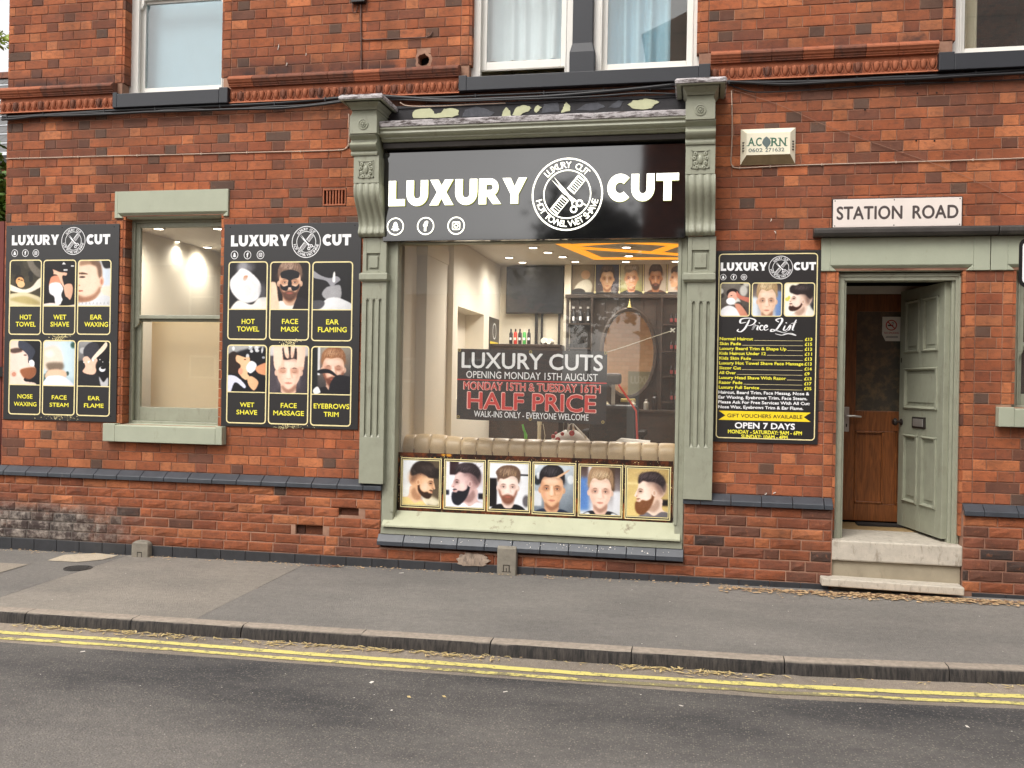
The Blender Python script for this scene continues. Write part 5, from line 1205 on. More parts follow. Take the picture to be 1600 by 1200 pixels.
# dark boxed shutter housing under the cornice
za, zb2 = zd-.004, Z(800, 226, -.16)
MB().sweepx([(-.165, zb2), (-.10, zb2), (0, zb2), (0, za), (-.17, za), (-.172, za-.006)], c0, c1).build('shutter_box', 'dark_sheet', B, bevel=.004)
MB().box(c0, c1, -.03, .0, 2.86, zb2).build('fascia_board', 'black_frame', B)
# head of the shopfront: old painted board, peeled in places, with insulation showing
hz0, hz1 = zf1-.03, Z(800, 163, -.03)
MB().box(c0, c1, -.03, .0, hz0, hz1).box(c0, c1, -.04, 0, hz1, hz1+.022).build('head_board', 'felt_black', B)
def ragged(pts, k=4, j=.9):
    out = []; n = len(pts)
    for i in range(n):
        a, b_ = pts[i], pts[(i+1) % n]
        for q in range(k): t_ = q/k; out.append((a[0]+(b_[0]-a[0])*t_+rs.uniform(-j, j), a[1]+(b_[1]-a[1])*t_+rs.uniform(-j, j)*.6))
    return out
simple('torn_felt', (74, 76, 82), .8, var=.4, vs=16, bump=.5, bs=40)
for mt_, dy_, lst in (('foam_pale', 0, [[(646, 184), (644, 176), (650, 171), (672, 169), (676, 172), (679, 178), (690, 176), (693, 170), (708, 169), (716, 172), (716, 180), (706, 183), (680, 184)],
            [(784, 182), (787, 172), (791, 167), (796, 173), (799, 181)], [(800, 180), (806, 168), (818, 164), (826, 166), (830, 169), (826, 174), (818, 176), (812, 181)], [(834, 172), (840, 164), (846, 168), (838, 176)], [(877, 176), (880, 168), (884, 159), (890, 164), (891, 173)],
            [(981, 163), (990, 157), (1004, 156), (1006, 154), (1022, 156), (1030, 159), (1022, 164), (1018, 169), (1006, 171), (990, 170)]]),
        ('torn_felt', .003, [[(722, 182), (726, 172), (744, 166), (760, 170), (772, 176), (764, 182)], [(846, 176), (850, 162), (872, 160), (874, 174)], [(900, 172), (915, 162), (934, 160), (946, 166), (930, 172)], [(950, 168), (966, 156), (974, 158), (968, 168)]])):
    for pts in lst: MB().prism([(X(u, v, -.035), Z(u, v, -.035)) for u, v in ragged(pts)][::-1], -.036+dy_, -.028).build('peeling_paint' if mt_ == 'foam_pale' else 'torn_felt', mt_, B)
# window frame of the shop
fx0, fx1, gx0, gx1 = -2.70, -.10, X(623, 600, .05), X(1058, 600, .05)
sz = Z(700, 802, .03); nz = Z(700, 824, -.09); lz = .292
fr = MB().box(fx0, gx0, -.045, .09, lz, 2.87).box(gx1, fx1, -.045, .09, lz, 2.87).box(gx0, gx1, -.02, .09, 2.83, 2.90)
fr.box(gx0-.022, gx0+.008, -.055, .03, sz, 2.85).box(gx1-.008, gx1+.022, -.055, .03, sz, 2.85)
shopwin = fr.build('shop_window', 'sage_paint', B, bevel=.006)
MB().sweepx([(-.092, nz-.022), (-.045, nz-.03), (.09, nz-.03), (.09, sz+.012), (.045, sz+.004), (-.085, nz), (-.092, nz-.006)], fx0+.02, fx1-.02).build('sill', 'sill_worn', shopwin, bevel=.003)
MB().box(fx0+.003, fx1-.003, -.062, -.045, lz, nz-.034).build('apron_board', 'sage_paint', shopwin, bevel=.003)
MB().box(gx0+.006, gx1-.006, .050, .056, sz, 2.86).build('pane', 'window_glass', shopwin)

# ---------------------------------------------------------------- street door, steps, lobby
od = OPEN['door']
jx0, jx1 = X(1321, 600, .06), X(1484, 600, .06)
st = MB().box(od[0]+.004, jx0-.02, .055, .19, .42, 2.56).box(jx1+.03, od[1]-.004, .055, .19, .42, 2.56).box(jx0-.02, jx1+.03, .055, .19, 2.50, 2.56)
st.box(jx0-.02, jx0-.003, .075, .19, .42, 2.50).box(jx1+.006, jx1+.03, .075, .19, .42, 2.50).box(od[0]+.02, od[0]+.036, .045, .06, .42, 2.545).box(od[1]-.036, od[1]-.02, .045, .06, .42, 2.545).box(od[0]+.02, od[1]-.02, .045, .0545, 2.53, 2.545)
dfr = st.build('door_frame', 'sage_paint', B, bevel=.004)
tz = .425; tb = Z(1395, 881, -.03)
MB().box(od[0]-.01, od[1]+.002, -.045, .95, tb+.006, tz).build('door_step', 'concrete_step', B, bevel=.012)
MB().box(od[0]+.002, od[1]-.004, -.015, .6, .02, tb+.004).build('riser', 'riser_stone', B, bevel=.006)
b = MB(); a, c = X(1283.5, 905, -.15), X(1506, 925, -.15); za1, za2 = Z(1284, 903.5, -.17), Z(1506, 918.5, -.17)
b.rings([[(a, -.17, za1-.06), (a, .0, za1-.06), (a, .0, za1), (a, -.17, za1)], [(c, -.17, za2-.062), (c, .0, za2-.062), (c, .0, za2), (c, -.17, za2)]]); b.build('lower_step', 'concrete_step', B, bevel=.008)
# the green four-storey panelled door leaf, standing open
hx, hy = jx1+.01, .12; fxp, fyp = X(1412.5, 640, .89), .89
dw = math.hypot(fxp-hx, fyp-hy); ang = math.atan2(fyp-hy, fxp-hx); dh0, dh1 = .45, 2.495
leaf = MB(); T_ = .045      # local: x from hinge to lock edge, y=0 is the street face (face turned to the doorway), z up
# rails and stiles with sunk panels: (x0,x1,z0,z1)
st_w = .10; mid = dw/2
panels = [(st_w, mid-.035, dh0+.22, dh0+.80), (mid+.035, dw-st_w, dh0+.22, dh0+.80), (st_w, dw-st_w, dh0+1.02, dh0+1.37), (st_w, mid-.035, dh0+1.50, dh0+1.95), (mid+.035, dw-st_w, dh0+1.50, dh0+1.95)]
panels = [(a, b_, c - .0, d) for a, b_, c, d in panels]
def leafboxes(mb, w_, z0, z1, pans, y0, y1, sunk):
    xs = sorted({0, w_, *[v for p_ in pans for v in p_[:2]]})
    for a, c in zip(xs[:-1], xs[1:]):
        z = z0
        for p_ in sorted([p_ for p_ in pans if p_[0] < (a+c)/2 < p_[1]], key=lambda q: q[2]):
            mb.box(a, c, y0, y1, z, p_[2]); mb.box(a, c, y0+sunk, y1-sunk, p_[2], p_[3]); z = p_[3]
        mb.box(a, c, y0, y1, z, z1)
leafboxes(leaf, dw, dh0, dh1, panels, 0, T_, .012)
leafo = leaf.build('door', 'sage_paint', B, bevel=.003, local=True, org=Vector((hx, hy, 0)), label='green panelled street door standing open into the lobby')
leafo.rotation_euler = (0, 0, ang); ORG[leafo.name] = Vector((0, 0, 0))
# which local side faces the camera? the hinge is at the right, so the street side is local +y
yf = T_
b = MB()
for a, c, e, f in panels:
    t_ = .026; g = .018
    for q in ((a-.006, c+.006, e-.006, e+t_), (a-.006, c+.006, f-t_, f+.006)): b.sweepx([(yf-.014, q[2]), (yf+g*.55, q[2]+.004), (yf+g, (q[2]+q[3])/2), (yf-.010, q[3]), (yf-.014, q[3])][::-1], q[0], q[1])
    for x0_, x1_ in ((a-.006, a+t_), (c-t_, c+.006)): b.prism([(x0_, e), (x1_, e), (x1_, f), (x0_, f)], yf-.014, yf+g*.7)
    b.stack([(a+t_+.03, c-t_-.03, yf-.02, yf-.004, e+t_+.03), (a+t_+.03, c-t_-.03, yf-.02, yf-.004, f-t_-.03)])
b.build('panel_mouldings', 'sage_paint', leafo, bevel=.003, local=True)
b = MB().box(mid-.11, mid+.12, yf-.001, yf+.012, dh0+.86, dh0+.955); b.build('letterbox', 'iron_dark', leafo, bevel=.004, local=True)
MB().box(mid-.085, mid+.095, yf+.010, yf+.017, dh0+.875, dh0+.94).build('letterbox_flap', 'steel', leafo, bevel=.003, local=True)
b = MB(); b.lathe((dw-.055, 0, 0), [(.0, 0)], 3) if False else None
b = MB()
b.rings([[(dw-.055+rr*math.cos(k2*math.pi/6), yf+yy, dh0+.90+rr*math.sin(k2*math.pi/6)) for k2 in range(12)] for rr, yy in ((.03, 0), (.028, .008), (.012, .012), (.010, .035), (.030, .045), (.034, .06), (.024, .074), (.003, .078))]); b.build('door_knob', 'iron_dark', leafo, smooth=True, local=True)
MB().box(dw-.04, dw-.03, yf, yf+.004, dh0+1.42, dh0+1.46).build('keyhole', 'void_black', leafo, local=True)
# lobby
simple('lobby_paint', (110, 100, 84), .8)
ly = .97; lx0, lx1 = od[0]-.02, 2.12
MB().box(lx0-.05, lx0, .26, ly+.9, .40, 2.9).build('lobby_wall', 'lobby_paint', kind='structure'); MB().box(lx1, lx1+.05, .26, ly+.9, .40, 2.9).build('lobby_wall', 'lobby_paint', kind='structure')
MB().box(lx0, lx1, .26, ly+.9, 2.75, 2.8).build('lobby_ceiling', 'lobby_paint', kind='structure'); MB().box(lx0, lx1, .60, ly+.9, .40, .432).build('lobby_floor', 'lino', kind='structure')
MB().box(X(1338, 838, .85), X(1412, 838, .85), .78, .93, .434, .45).build('doormat', 'doormat', label='black doormat in front of the pine inner door', cat='doormat')
iz1, iz0 = Z(1365, 460, ly), .455; ix0, ix1 = X(1314, 640, ly), 2.0
t1, t0 = Z(1365, 447, ly), Z(1365, 460, ly)
idr = thing('inner_door', 'varnished pine inner door with a frosted pane and steel handle', 'door', ((ix0+ix1)/2, ly, iz0))
pw = X(1338, 560, ly); gz0, gz1 = Z(1365, 642, ly), Z(1365, 487, ly)
b = MB().box(ix0, pw, ly, ly+.045, iz0, iz1).box(1.88, ix1, ly, ly+.045, iz0, iz1).box(pw, 1.88, ly, ly+.045, gz1, iz1).box(pw, 1.88, ly, ly+.045, gz0-.18, gz0)
pz0, pz1 = Z(1365, 787, ly), Z(1365, 677, ly)
mm = X(1380, 730, ly); m2 = X(1398, 730, ly)
b.box(pw, 1.88, ly, ly+.045, iz0, pz0).box(mm, m2, ly, ly+.045, pz0, gz0-.18).box(pw, mm, ly+.014, ly+.045, pz0, gz0-.18).box(m2, 1.88, ly+.014, ly+.045, pz0, gz0-.18).build('door_frame_rails', 'pine_door', idr, bevel=.004)
b = MB()
for a, c in ((pw, mm), (m2, 1.88)):
    for q in ((a, c, pz0, pz0+.018), (a, c, gz0-.198, gz0-.18), (a, a+.018, pz0, gz0-.18), (c-.018, c, pz0, gz0-.18)): b.box(q[0], q[1], ly-.008, ly+.02, q[2], q[3])
b.build('panel_beading', 'pine_door', idr, bevel=.004)
MB().box(pw-.004, 1.885, ly+.018, ly+.026, gz0-.004, gz1+.004).build('pane', 'frosted_glass', idr)
hxx, hz = X(1322.5, 655, ly), Z(1322, 655, ly)
b = MB().box(hxx-.022, hxx+.022, ly-.008, ly, hz-.11, hz+.11); b.tube([(hxx, ly-.008, hz+.03), (hxx, ly-.05, hz+.03)], .009, 8).tube([(hxx, ly-.05, hz+.03), (hxx+.06, ly-.055, hz+.032), (hxx+.12, ly-.05, hz+.026)], [.011, .010, .008], 8); b.build('handle', 'steel', idr, bevel=.002)
MB().box(hxx-.005, hxx+.005, ly-.0095, ly-.007, hz-.07, hz-.04).build('keyhole', 'void_black', idr)
MB().box(ix0-.02, lx1, ly-.005, ly+.02, t0+.004, t1).build('transom_board', 'white_wood', kind='structure')
MB().box(lx0, lx1, ly+.05, ly+.1, .42, 2.75).build('lobby_wall', 'void_black', kind='structure')
# no smoking notice
ns = thing('no_smoking_notice', 'white no smoking notice taped inside the frosted pane of the pine door', 'notice', (X(1393, 513, ly), ly+.01, Z(1393, 533, ly)))
yn = ly+.006; n0, n1, nz1, nz0 = X(1378.5, 510, yn), X(1407, 510, yn), Z(1393, 495, yn), Z(1393, 533, yn)
b = MB(); cr_ = .03; b.prism([(n0+cr_, nz0), (n1, nz0), (n1, nz1), (n0, nz1), (n0, nz0+cr_*2)], yn, yn+.002); b.build('paper', 'white_wood', ns)
cx, cz, r_ = (n0+n1)/2, nz1-.075, .048; b = MB(); annulus(b, cx, cz, r_*.8, r_, yn-.001); b.poly([(cx-r_*.62-.004, cz+r_*.55), (cx-r_*.55, cz+r_*.62+.004), (cx+r_*.62+.004, cz-r_*.55), (cx+r_*.55, cz-r_*.62-.004)], yn-.0012)
text_xz(b, 'NO SMOKING', n0+.018, n1-.012, nz0+.065, nz0+.082, yn-.001, .02); b.build('print', 'no_smoking_red', ns)
b = MB().poly([(cx-.03, cz-.008), (cx+.015, cz-.008), (cx+.015, cz+.004), (cx-.03, cz+.004)], yn-.0008).poly([(n0+.03, nz0+.03), (n1-.02, nz0+.03), (n1-.02, nz0+.034), (n0+.03, nz0+.034)], yn-.001).poly([(n0+.035, nz0+.04), (n1-.02, nz0+.04), (n1-.02, nz0+.044), (n0+.035, nz0+.044)], yn-.001); annulus(b, cx+.012, cz+.018, .006, .010, yn-.0008); b.build('print_black', 'void_black', ns)

# ---------------------------------------------------------------- rooms behind the glass
CE = 3.10
st_ = dict(kind='structure')
MB().box(-6.28, 1.0, .26, 3.75, .38, .45).build('shop_floor', 'floor_dark', **st_)
MB().box(-6.28, 1.0, .26, 3.75, CE, CE+.05).build('shop_ceiling', 'ceiling_white', **st_)
MB().box(-6.28, 1.0, 3.62, 3.72, .4, CE).build('back_wall', 'cream_wall', **st_)
MB().box(.92, 1.0, .26, 3.7, .4, CE).build('interior_wall', 'cream_wall', **st_)
MB().box(-6.33, -6.28, .26, 3.7, .4, CE).build('interior_wall', 'cream_wall', **st_)
# partition to the left of the shop, stepped, with a recess towards its far end
pxw = -2.62
b = MB().box(pxw-.10, pxw, .24, .62, .45, CE).box(pxw-.10, pxw+.10, .62, 1.36, .45, CE)
b.box(pxw-.10, pxw+.16, 1.36, 1.55, .45, CE).box(pxw-.10, pxw+.16, 1.55, 3.62, 2.42, CE).box(pxw-.10, pxw+.16, 1.55, 3.62, .45, 1.45).box(pxw-.10, pxw-.06, 1.55, 2.75, 1.45, 2.42).box(pxw-.10, pxw+.16, 2.75, 3.62, 1.45, 2.42)
b.build('partition_wall', 'cream_panel', **st_)
MB().box(pxw-.09, pxw+.11, .6, 1.37, 2.82, 2.96).build('interior_beam', 'cream_wall', **st_)
# papered inner face of the front wall, seen only in the mirror
sbp = NT('brick_paper'); bt = sbp.n('ShaderNodeTexBrick'); bt.inputs['Scale'].default_value = 4.0; bt.inputs['Color1'].default_value = (*lin((255, 214, 176)), 1); bt.inputs['Color2'].default_value = (*lin((246, 196, 156)), 1); bt.inputs['Mortar'].default_value = (*lin((226, 190, 156)), 1); bt.inputs['Mortar Size'].default_value = .012
xy = sbp.n('ShaderNodeCombineXYZ'); sp_ = sbp.n('ShaderNodeSeparateXYZ'); sbp.l(sbp.pos(), sp_.inputs[0]); sbp.l(sp_.outputs[0], xy.inputs[0]); sbp.l(sp_.outputs[2], xy.inputs[1]); sbp.l(xy.outputs[0], bt.inputs[0]); sbp.set(Base_Color=bt.outputs[0], Roughness=.8)
MB().box(-.10, .91, .262, .275, .45, CE).build('wallpaper', 'brick_paper', **st_)
pp = thing('inside_poster', 'pale poster on the brick wallpaper, seen in the oval mirror', 'poster', (.62, .28, 1.0))
simple('poster_greygreen', (170, 170, 146), .6, var=.05); simple('poster_pale', (206, 204, 184), .6)
MB().box(.30, .86, .275, .28, 1.0, 1.85).build('sheet', 'poster_greygreen', pp)
b = MB(); text_xz(b, 'LUXURY', .34, .82, 1.66, 1.78, .2805, .03); b.build('lettering', 'poster_pale', pp)

def ceilpt(u, v, z=CE-.004):
    D = ray(u, v); t = (z-CAM[2])/D[2]; return CAM+t*D
dl = []
def downlight(u, v, lab):
    p = ceilpt(u, v); c = (float(p[0]), float(p[1]), CE)
    t = thing('ceiling_downlight', lab, 'ceiling light', c, 'recessed downlights in the shop ceiling')
    MB().lathe((c[0], c[1], CE-.012), [(.058, .012), (.062, .0), (.046, .0), (.046, .006)], 16).build('rim', 'white_wood', t, smooth=True)
    MB().lathe((c[0], c[1], CE-.009), [(.045, 0), (.001, -.001)], 16).build('lamp_face', 'light_face', t); dl.append(c)
labs = ['downlight nearest the glass, left of the orange light strip', 'second downlight back in the slanting row behind the glossy sign', 'third downlight back in the slanting row of the ceiling', 'fourth downlight back, above the black television', 'farthest downlight of the slanting row, above the wall posters',
        'downlight above the left edge of the black television', 'downlight above the middle of the black television', 'downlight framed by the orange light strips, nearest the street', 'second downlight inside the orange light strips', 'downlight just behind the orange light strips, above the mirror', 'downlight at the far right edge of the shop window']
for (u, v), l_ in zip([(807, 377), (833, 386.5), (856, 394), (879, 401), (899, 408.5), (795.5, 402), (816.5, 409.5), (979, 386), (982.5, 399.5), (978, 408.5), (1056, 408)], labs): downlight(u, v, l_)
for (u, v), l_ in zip([(248, 357), (341, 357), (274, 377), (324, 386)], ['downlight at the upper left corner of the left sash window', 'downlight at the upper right corner of the left sash window', 'downlight in the middle of the left sash window', 'farthest downlight seen through the left sash window']): downlight(u, v, l_)
for c in dl:
    if c[0] < -2.75 and c[1] > 1.9: continue
    if min(abs(c[0]-w_) for w_ in (-6.28, pxw-.1, pxw+.1, .92, OPEN['gfl'][0]-.25)) < .22 and c[0] > -2.75: continue
    ld = bpy.data.lights.new('downlight_glow', 'SPOT'); ld.energy = 48 if c[0] < -2.5 else (70 if c[1] < 2.2 else 26); ld.color = (1.0, .95, .88); ld.spot_size = R(165); ld.spot_blend = 1.0; ld.shadow_soft_size = .12
    lo = bpy.data.objects.new('downlight_glow', ld); lo.location = (c[0], c[1], CE-.05); COL.objects.link(lo)
# orange light strips let into the ceiling
def strip(pts, lab):
    b = MB(); Q = [ceilpt(u, v, CE-.01) for u, v in pts]; b.rings([[(float(q[0]), float(q[1]), CE-.012) for q in Q], [(float(q[0]), float(q[1]), CE+.004) for q in Q]])
    b.build('light_strip', 'led_orange', label=lab, cat='light strip', group='orange light strips in the shop ceiling')
strip([(846, 372), (867, 372), (944, 405), (928, 405.5)], 'broad orange light strip running back from the glossy sign')
strip([(893, 383), (1060, 370), (1060, 373), (897, 385.5)], 'thin orange light strip nearest the street, level with the sign')
strip([(903, 386.5), (1060, 397), (1060, 399.5), (910, 389.5)], 'thin orange light strip crossing behind the first one')
strip([(975, 378), (1060, 382.5), (1060, 385), (975, 380)], 'short orange light strip between the two crossing ones')
strip([(1014, 395), (1052, 382), (1060, 385), (1030, 396)], 'short broad orange light strip at the right end of the ceiling')
strip([(928, 403.5), (1060, 403.5), (1060, 405.5), (932, 405.5)], 'thin orange light strip farthest back, along the wall posters')

# back wall of the shop
by = 3.62
def bx(u, v=500): return X(u, v, by)
def bz(u, v): return Z(u, v, by)
tvx0, tvx1, tvz1, tvz0 = bx(793.5, 450), bx(882, 450), Z(838, 416, by-.1), Z(838, 490, by-.1)
tv = thing('television', 'large black television high on the back wall', 'television', ((tvx0+tvx1)/2, by-.08, tvz0))
MB().box(tvx0, tvx1, by-.10, by-.04, tvz0, tvz1).build('casing', 'black_frame', tv, bevel=.006); MB().box(tvx0+.012, tvx1-.012, by-.102, by-.0995, tvz0+.02, tvz1-.012).build('screen', 'tv_black', tv)
MB().box((tvx0+tvx1)/2-.15, (tvx0+tvx1)/2+.15, by-.04, by, tvz0+.15, tvz1-.15).build('wall_bracket', 'black_frame', tv)
# racks below the television
for u0, u1, lb in ((837, 841, 'left black rack upright under the television'), (846, 849, 'black rack upright beside the left one'), (873, 876, 'right black rack upright under the television')):
    MB().box(bx(u0), bx(u1), by-.05, by-.01, .9, tvz0+.02).build('rack_post', 'black_frame', label=lb, cat='rack post', group='black rack uprights under the television')
cb = thing('barber_counter', 'dark wood counter along the back wall under the television', 'counter', (bx(840), by-.3, .45))
cz_ = Z(830, 538, by-.45)
MB().box(tvx0-.1, bx(885), by-.5, by-.02, .45, cz_-.03).build('cupboard', 'dark_wood', cb, bevel=.004); MB().box(tvx0-.12, bx(885), by-.52, by, cz_-.03, cz_).build('worktop', 'dark_wood', cb, bevel=.004)
for i, (u, m_) in enumerate([(799, 'bottle_black'), (806, 'bottle_red'), (813, 'bottle_black'), (820, 'bottle_green'), (827, 'bottle_black')]):
    x = X(u, 520, by-.4); h_ = .17; lb = ['black lotion bottle at the left end of the row', 'red lotion bottle between two black ones', 'black lotion bottle between the red and the green one', 'bright green lotion bottle in the row on the counter', 'black lotion bottle at the right end of the row'][i]
    t = thing('lotion_bottle', lb, 'bottle', (x, by-.42, cz_), 'row of lotion bottles on the dark counter')
    MB().lathe((x, by-.42, cz_), [(.020, 0), (.022, .01), (.022, h_-.04), (.012, h_-.02)], 10).build('bottle_body', m_, t, smooth=True); MB().lathe((x, by-.42, cz_+h_-.02), [(.010, 0), (.010, .035), (.001, .036)], 8).build('pump', 'bottle_black' if i != 3 else 'white_wood', t, smooth=True)
    MB().box(x-.012, x+.012, by-.4445, by-.43, cz_+.05, cz_+.08).build('bottle_label', 'print_white' if m_ != 'bottle_red' else 'towel_white', t)
for i, (u, v, lb) in enumerate([(851, 533, 'rolled white towel, upper left of the pile'), (859, 534, 'rolled white towel, upper right of the pile'), (849, 543, 'rolled white towel, lower left of the pile'), (860, 544, 'rolled white towel, lower right of the pile')]):
    x, z = X(u, v, by-.4), Z(u, v, by-.4)
    bb = MB(); bb.lathe((x, by-.36, z), [(.034, -.10), (.037, -.08), (.037, .10), (.033, .12), (.002, .118)], 12, 'y').build('towel_roll', 'towel_white', label=lb, cat='towel', group='rolled white towels on the counter', smooth=True)
# white column between television and mirror wall
MB().box(bx(883), bx(893), by-.12, by, .45, CE).build('column', 'cream_wall', kind='structure')
# poster strip along the top of the back wall
py = by-.06; ps = thing('wall_poster_strip', 'strip of five hairstyle portraits high on the back wall', 'poster', (bx(980), py, bz(980, 458)))
zt_, zb_ = Z(980, 411, py), Z(980, 459, py); xs_ = [X(u, 430, py) for u in (893, 930, 968, 1005.5, 1042.5, 1070)]
MB().box(xs_[0], xs_[-1], py, py+.01, zb_, zt_).build('backing', 'print_black', ps)
for i in range(5):
    x1_ = xs_[i+1]-.012
    photo('portrait', ps, 21+i, xs_[i]+.012, x1_, zb_+.02, zt_-.012, py-.001, crop=(.02, .98, .1, .98) if i < 4 else (.3, .98, .1, .98))
b = MB()
for i in range(1, 6): disc(b, xs_[i]-.0, zb_+.02, .014, py-.002, n=10); b.poly([(xs_[i]-.004, zb_), (xs_[i]+.004, zb_), (xs_[i]+.004, zt_), (xs_[i]-.004, zt_)], py-.0015)
b.build('gold_dividers', 'print_gold', ps)
# panelled mirror unit
cu = thing('mirror_unit', 'dark boarded wall unit with shelves round the oval mirror', 'wall unit', (bx(970), by-.2, .45))
ux0, ux1, uz1 = X(886, 500, by-.1), .9, Z(970, 463, by-.1)
nb = 16; bw = (ux1-ux0)/nb
for i in range(nb): MB().box(ux0+bw*i+.004, ux0+bw*(i+1)-.004, by-.10, by-.08, .45, uz1-.02).build('board', 'dark_wood', cu)
MB().box(ux0, ux1, by-.08, by-.06, .45, uz1-.02).box(ux0-.02, ux1, by-.16, by-.02, uz1-.025, uz1+.02).build('cornice', 'dark_wood', cu, bevel=.004)
def shelf_box(u0, u1, vs, name='shelf'):
    for v in vs: z = Z((u0+u1)/2, v, by-.2); MB().box(X(u0, v, by-.2), X(u1, v, by-.2), by-.24, by-.10, z-.012, z+.006).build(name, 'dark_wood', cu)
shelf_box(886, 926, (506, 544)); shelf_box(1034, 1064, (507, 549, 588, 628))
for u in (886.5, 925): x = X(u, 500, by-.2); MB().box(x-.01, x+.01, by-.24, by-.10, .9, uz1-.03).build('shelf_side', 'dark_wood', cu)
x = X(1034, 500, by-.2); MB().box(x-.01, x+.01, by-.24, by-.10, .9, uz1-.03).build('shelf_side', 'dark_wood', cu)
zz = Z(905, 506, by-.2)
for u in (896, 907, 919):
    x = X(u, 500, by-.18); t = thing('spray_bottle', {896: 'black spray bottle at the left of the upper shelf', 907: 'black spray bottle in the middle of the upper shelf', 919: 'black spray bottle at the right of the upper shelf'}[u], 'bottle', (x, by-.17, zz), 'black spray bottles on the upper shelf')
    MB().lathe((x, by-.17, zz+.006), [(.024, 0), (.026, .01), (.026, .12), (.010, .15), (.010, .18)], 10).build('bottle_body', 'bottle_black', t, smooth=True); MB().box(x-.018, x+.010, by-.18, by-.16, zz+.186, zz+.21).build('trigger', 'steel', t); MB().box(x-.012, x+.012, by-.197, by-.19, zz+.04, zz+.09).build('bottle_label', 'print_white', t)
zz = Z(905, 544, by-.2)
for k_, (u, dz) in enumerate([(894, 0), (904, 0), (914, 0), (899, .05), (909, .05), (904.5, .10)]):
    x = X(u, 500, by-.18); t = MB().lathe((x, by-.17, zz+.006+dz), [(.028, 0), (.030, .008), (.030, .045), (.001, .047)], 10).build('hair_wax_tin', 'bottle_black', smooth=True, label=['black wax tin, bottom left of the little pyramid', 'black wax tin, bottom middle of the little pyramid', 'black wax tin, bottom right of the little pyramid', 'black wax tin, middle row left of the pyramid', 'black wax tin, middle row right of the pyramid', 'black wax tin on top of the little pyramid'][k_], cat='tin', group='pyramid of black wax tins')
for v, nm in ((507, 'top'), (549, 'second'), (588, 'third'), (628, 'lowest')):
    zz = Z(1046, v, by-.2); 
    for j, u in enumerate((1049, 1056)):
        x = X(u, v, by-.17); t = thing('aftershave_bottle', f'red labelled bottle, {"left" if j == 0 else "right"} one of the pair on the {nm} right shelf', 'bottle', (x, by-.17, zz+.006), 'red labelled bottles on the right shelves')
        MB().lathe((x, by-.17, zz+.006), [(.020, 0), (.021, .01), (.021, .09), (.009, .11), (.009, .13), (.001, .131)], 8).build('bottle_body', 'bottle_black', t, smooth=True); MB().box(x-.016, x+.016, by-.193, by-.186, zz+.03, zz+.075).build('bottle_label', 'red_label', t)
# oval mirror, turned a little towards the side wall
my = by-.22; mc = (X(982, 552, my), Z(982, 552, my)); ra, rb = (X(1020, 552, my)-X(945, 552, my))/2, (Z(982, 488, my)-Z(982, 615, my))/2
mr = thing('oval_mirror', 'tall oval mirror in a dark frame on the back wall', 'mirror', (mc[0], my, mc[1]-rb), rotz=0)
mo = bpy.data.objects['oval_mirror']; mo.rotation_euler = (0, 0, R(12.0))
def ell(a, b_, y, n=40): return [(a*math.cos(2*math.pi*i/n), y, rb+b_*math.sin(2*math.pi*i/n)) for i in range(n)]
MB().rings([ell(ra+.012, rb+.012, .0), ell(ra+.016, rb+.016, -.03), ell(ra+.045, rb+.045, -.035), ell(ra+.065, rb+.065, -.01), ell(ra+.06, rb+.06, .02)], cap=(False, True)).build('frame', 'dark_wood', mr, smooth=True, local=True)
MB().add(ell(ra+.014, rb+.014, -.008), [tuple(range(40))]).build('glass', 'mirror_silver', mr, local=True)
MB().lathe((0, -.02, rb*2+.06), [(.03, 0), (.012, .04), (.004, .10)], 10).build('finial', 'brass', mr, smooth=True, local=True)
MB().box(-.09, .09, -.07, .0, -.10, -.055).build('foot_bracket', 'brass', mr, bevel=.01, local=True)
wt = thing('mirror_counter', 'dark wood dressing counter under the oval mirror', 'counter', (X(1000, 660, by-.4), by-.4, .45))
zc2 = Z(1000, 640, by-.45); MB().box(ux0+.1, .9, by-.5, by-.10, .45, zc2-.03).build('cupboard', 'dark_wood', wt); MB().box(ux0+.08, .9, by-.53, by-.10, zc2-.03, zc2).build('worktop', 'dark_wood', wt, bevel=.004)
for k_, (u, m_, h_, lb) in enumerate([(1010, 'steel', .12, 'clear jar with a brass lid on the dressing counter'), (989, 'pole_cream', .10, 'cream shaving brush below the mirror'), (948, 'pole_cream', .08, 'small cream pot at the left of the dressing counter'), (1023, 'bottle_black', .2, 'tall black spray bottle on the dressing counter')]):
    x = X(u, 630, by-.4); MB().lathe((x, by-.4, zc2), [(.030, 0), (.034, .01), (.034, h_*.7), (.016, h_*.8), (.020, h_), (.001, h_+.004)], 12).build(['jar', 'shaving_brush', 'pot', 'spray_bottle'][k_], m_, smooth=True, label=lb, cat=['jar', 'brush', 'pot', 'bottle'][k_])
# barber chair seen in front of the mirror
ch = thing('barber_chair', 'black barber chair with red piping before the mirror', 'chair', (X(985, 640, 2.4), 2.4, .45))
cx_, cy_ = X(962, 600, 2.4), 2.4
MB().lathe((cx_, cy_, .45), [(.28, 0), (.28, .03), (.06, .06), (.05, .4), (.10, .42)], 20).build('pedestal', 'steel', ch, smooth=True)
MB().box(cx_-.27, cx_+.27, cy_-.25, cy_+.28, .86, 1.0).build('seat', 'black_frame', ch, bevel=.04); MB().box(cx_-.25, cx_+.27, cy_-.33, cy_-.2, .98, 1.42).build('backrest', 'black_frame', ch, bevel=.04)
hz_ = Z(961, 592, 2.1); MB().box(cx_-.085, cx_+.085, cy_-.33, cy_-.24, hz_-.06, hz_+.06).build('headrest', 'dark_wood', ch, bevel=.03); MB().box(cx_-.02, cx_+.02, cy_-.28, cy_-.26, 1.38, hz_-.03).build('headrest_stem', 'steel', ch)
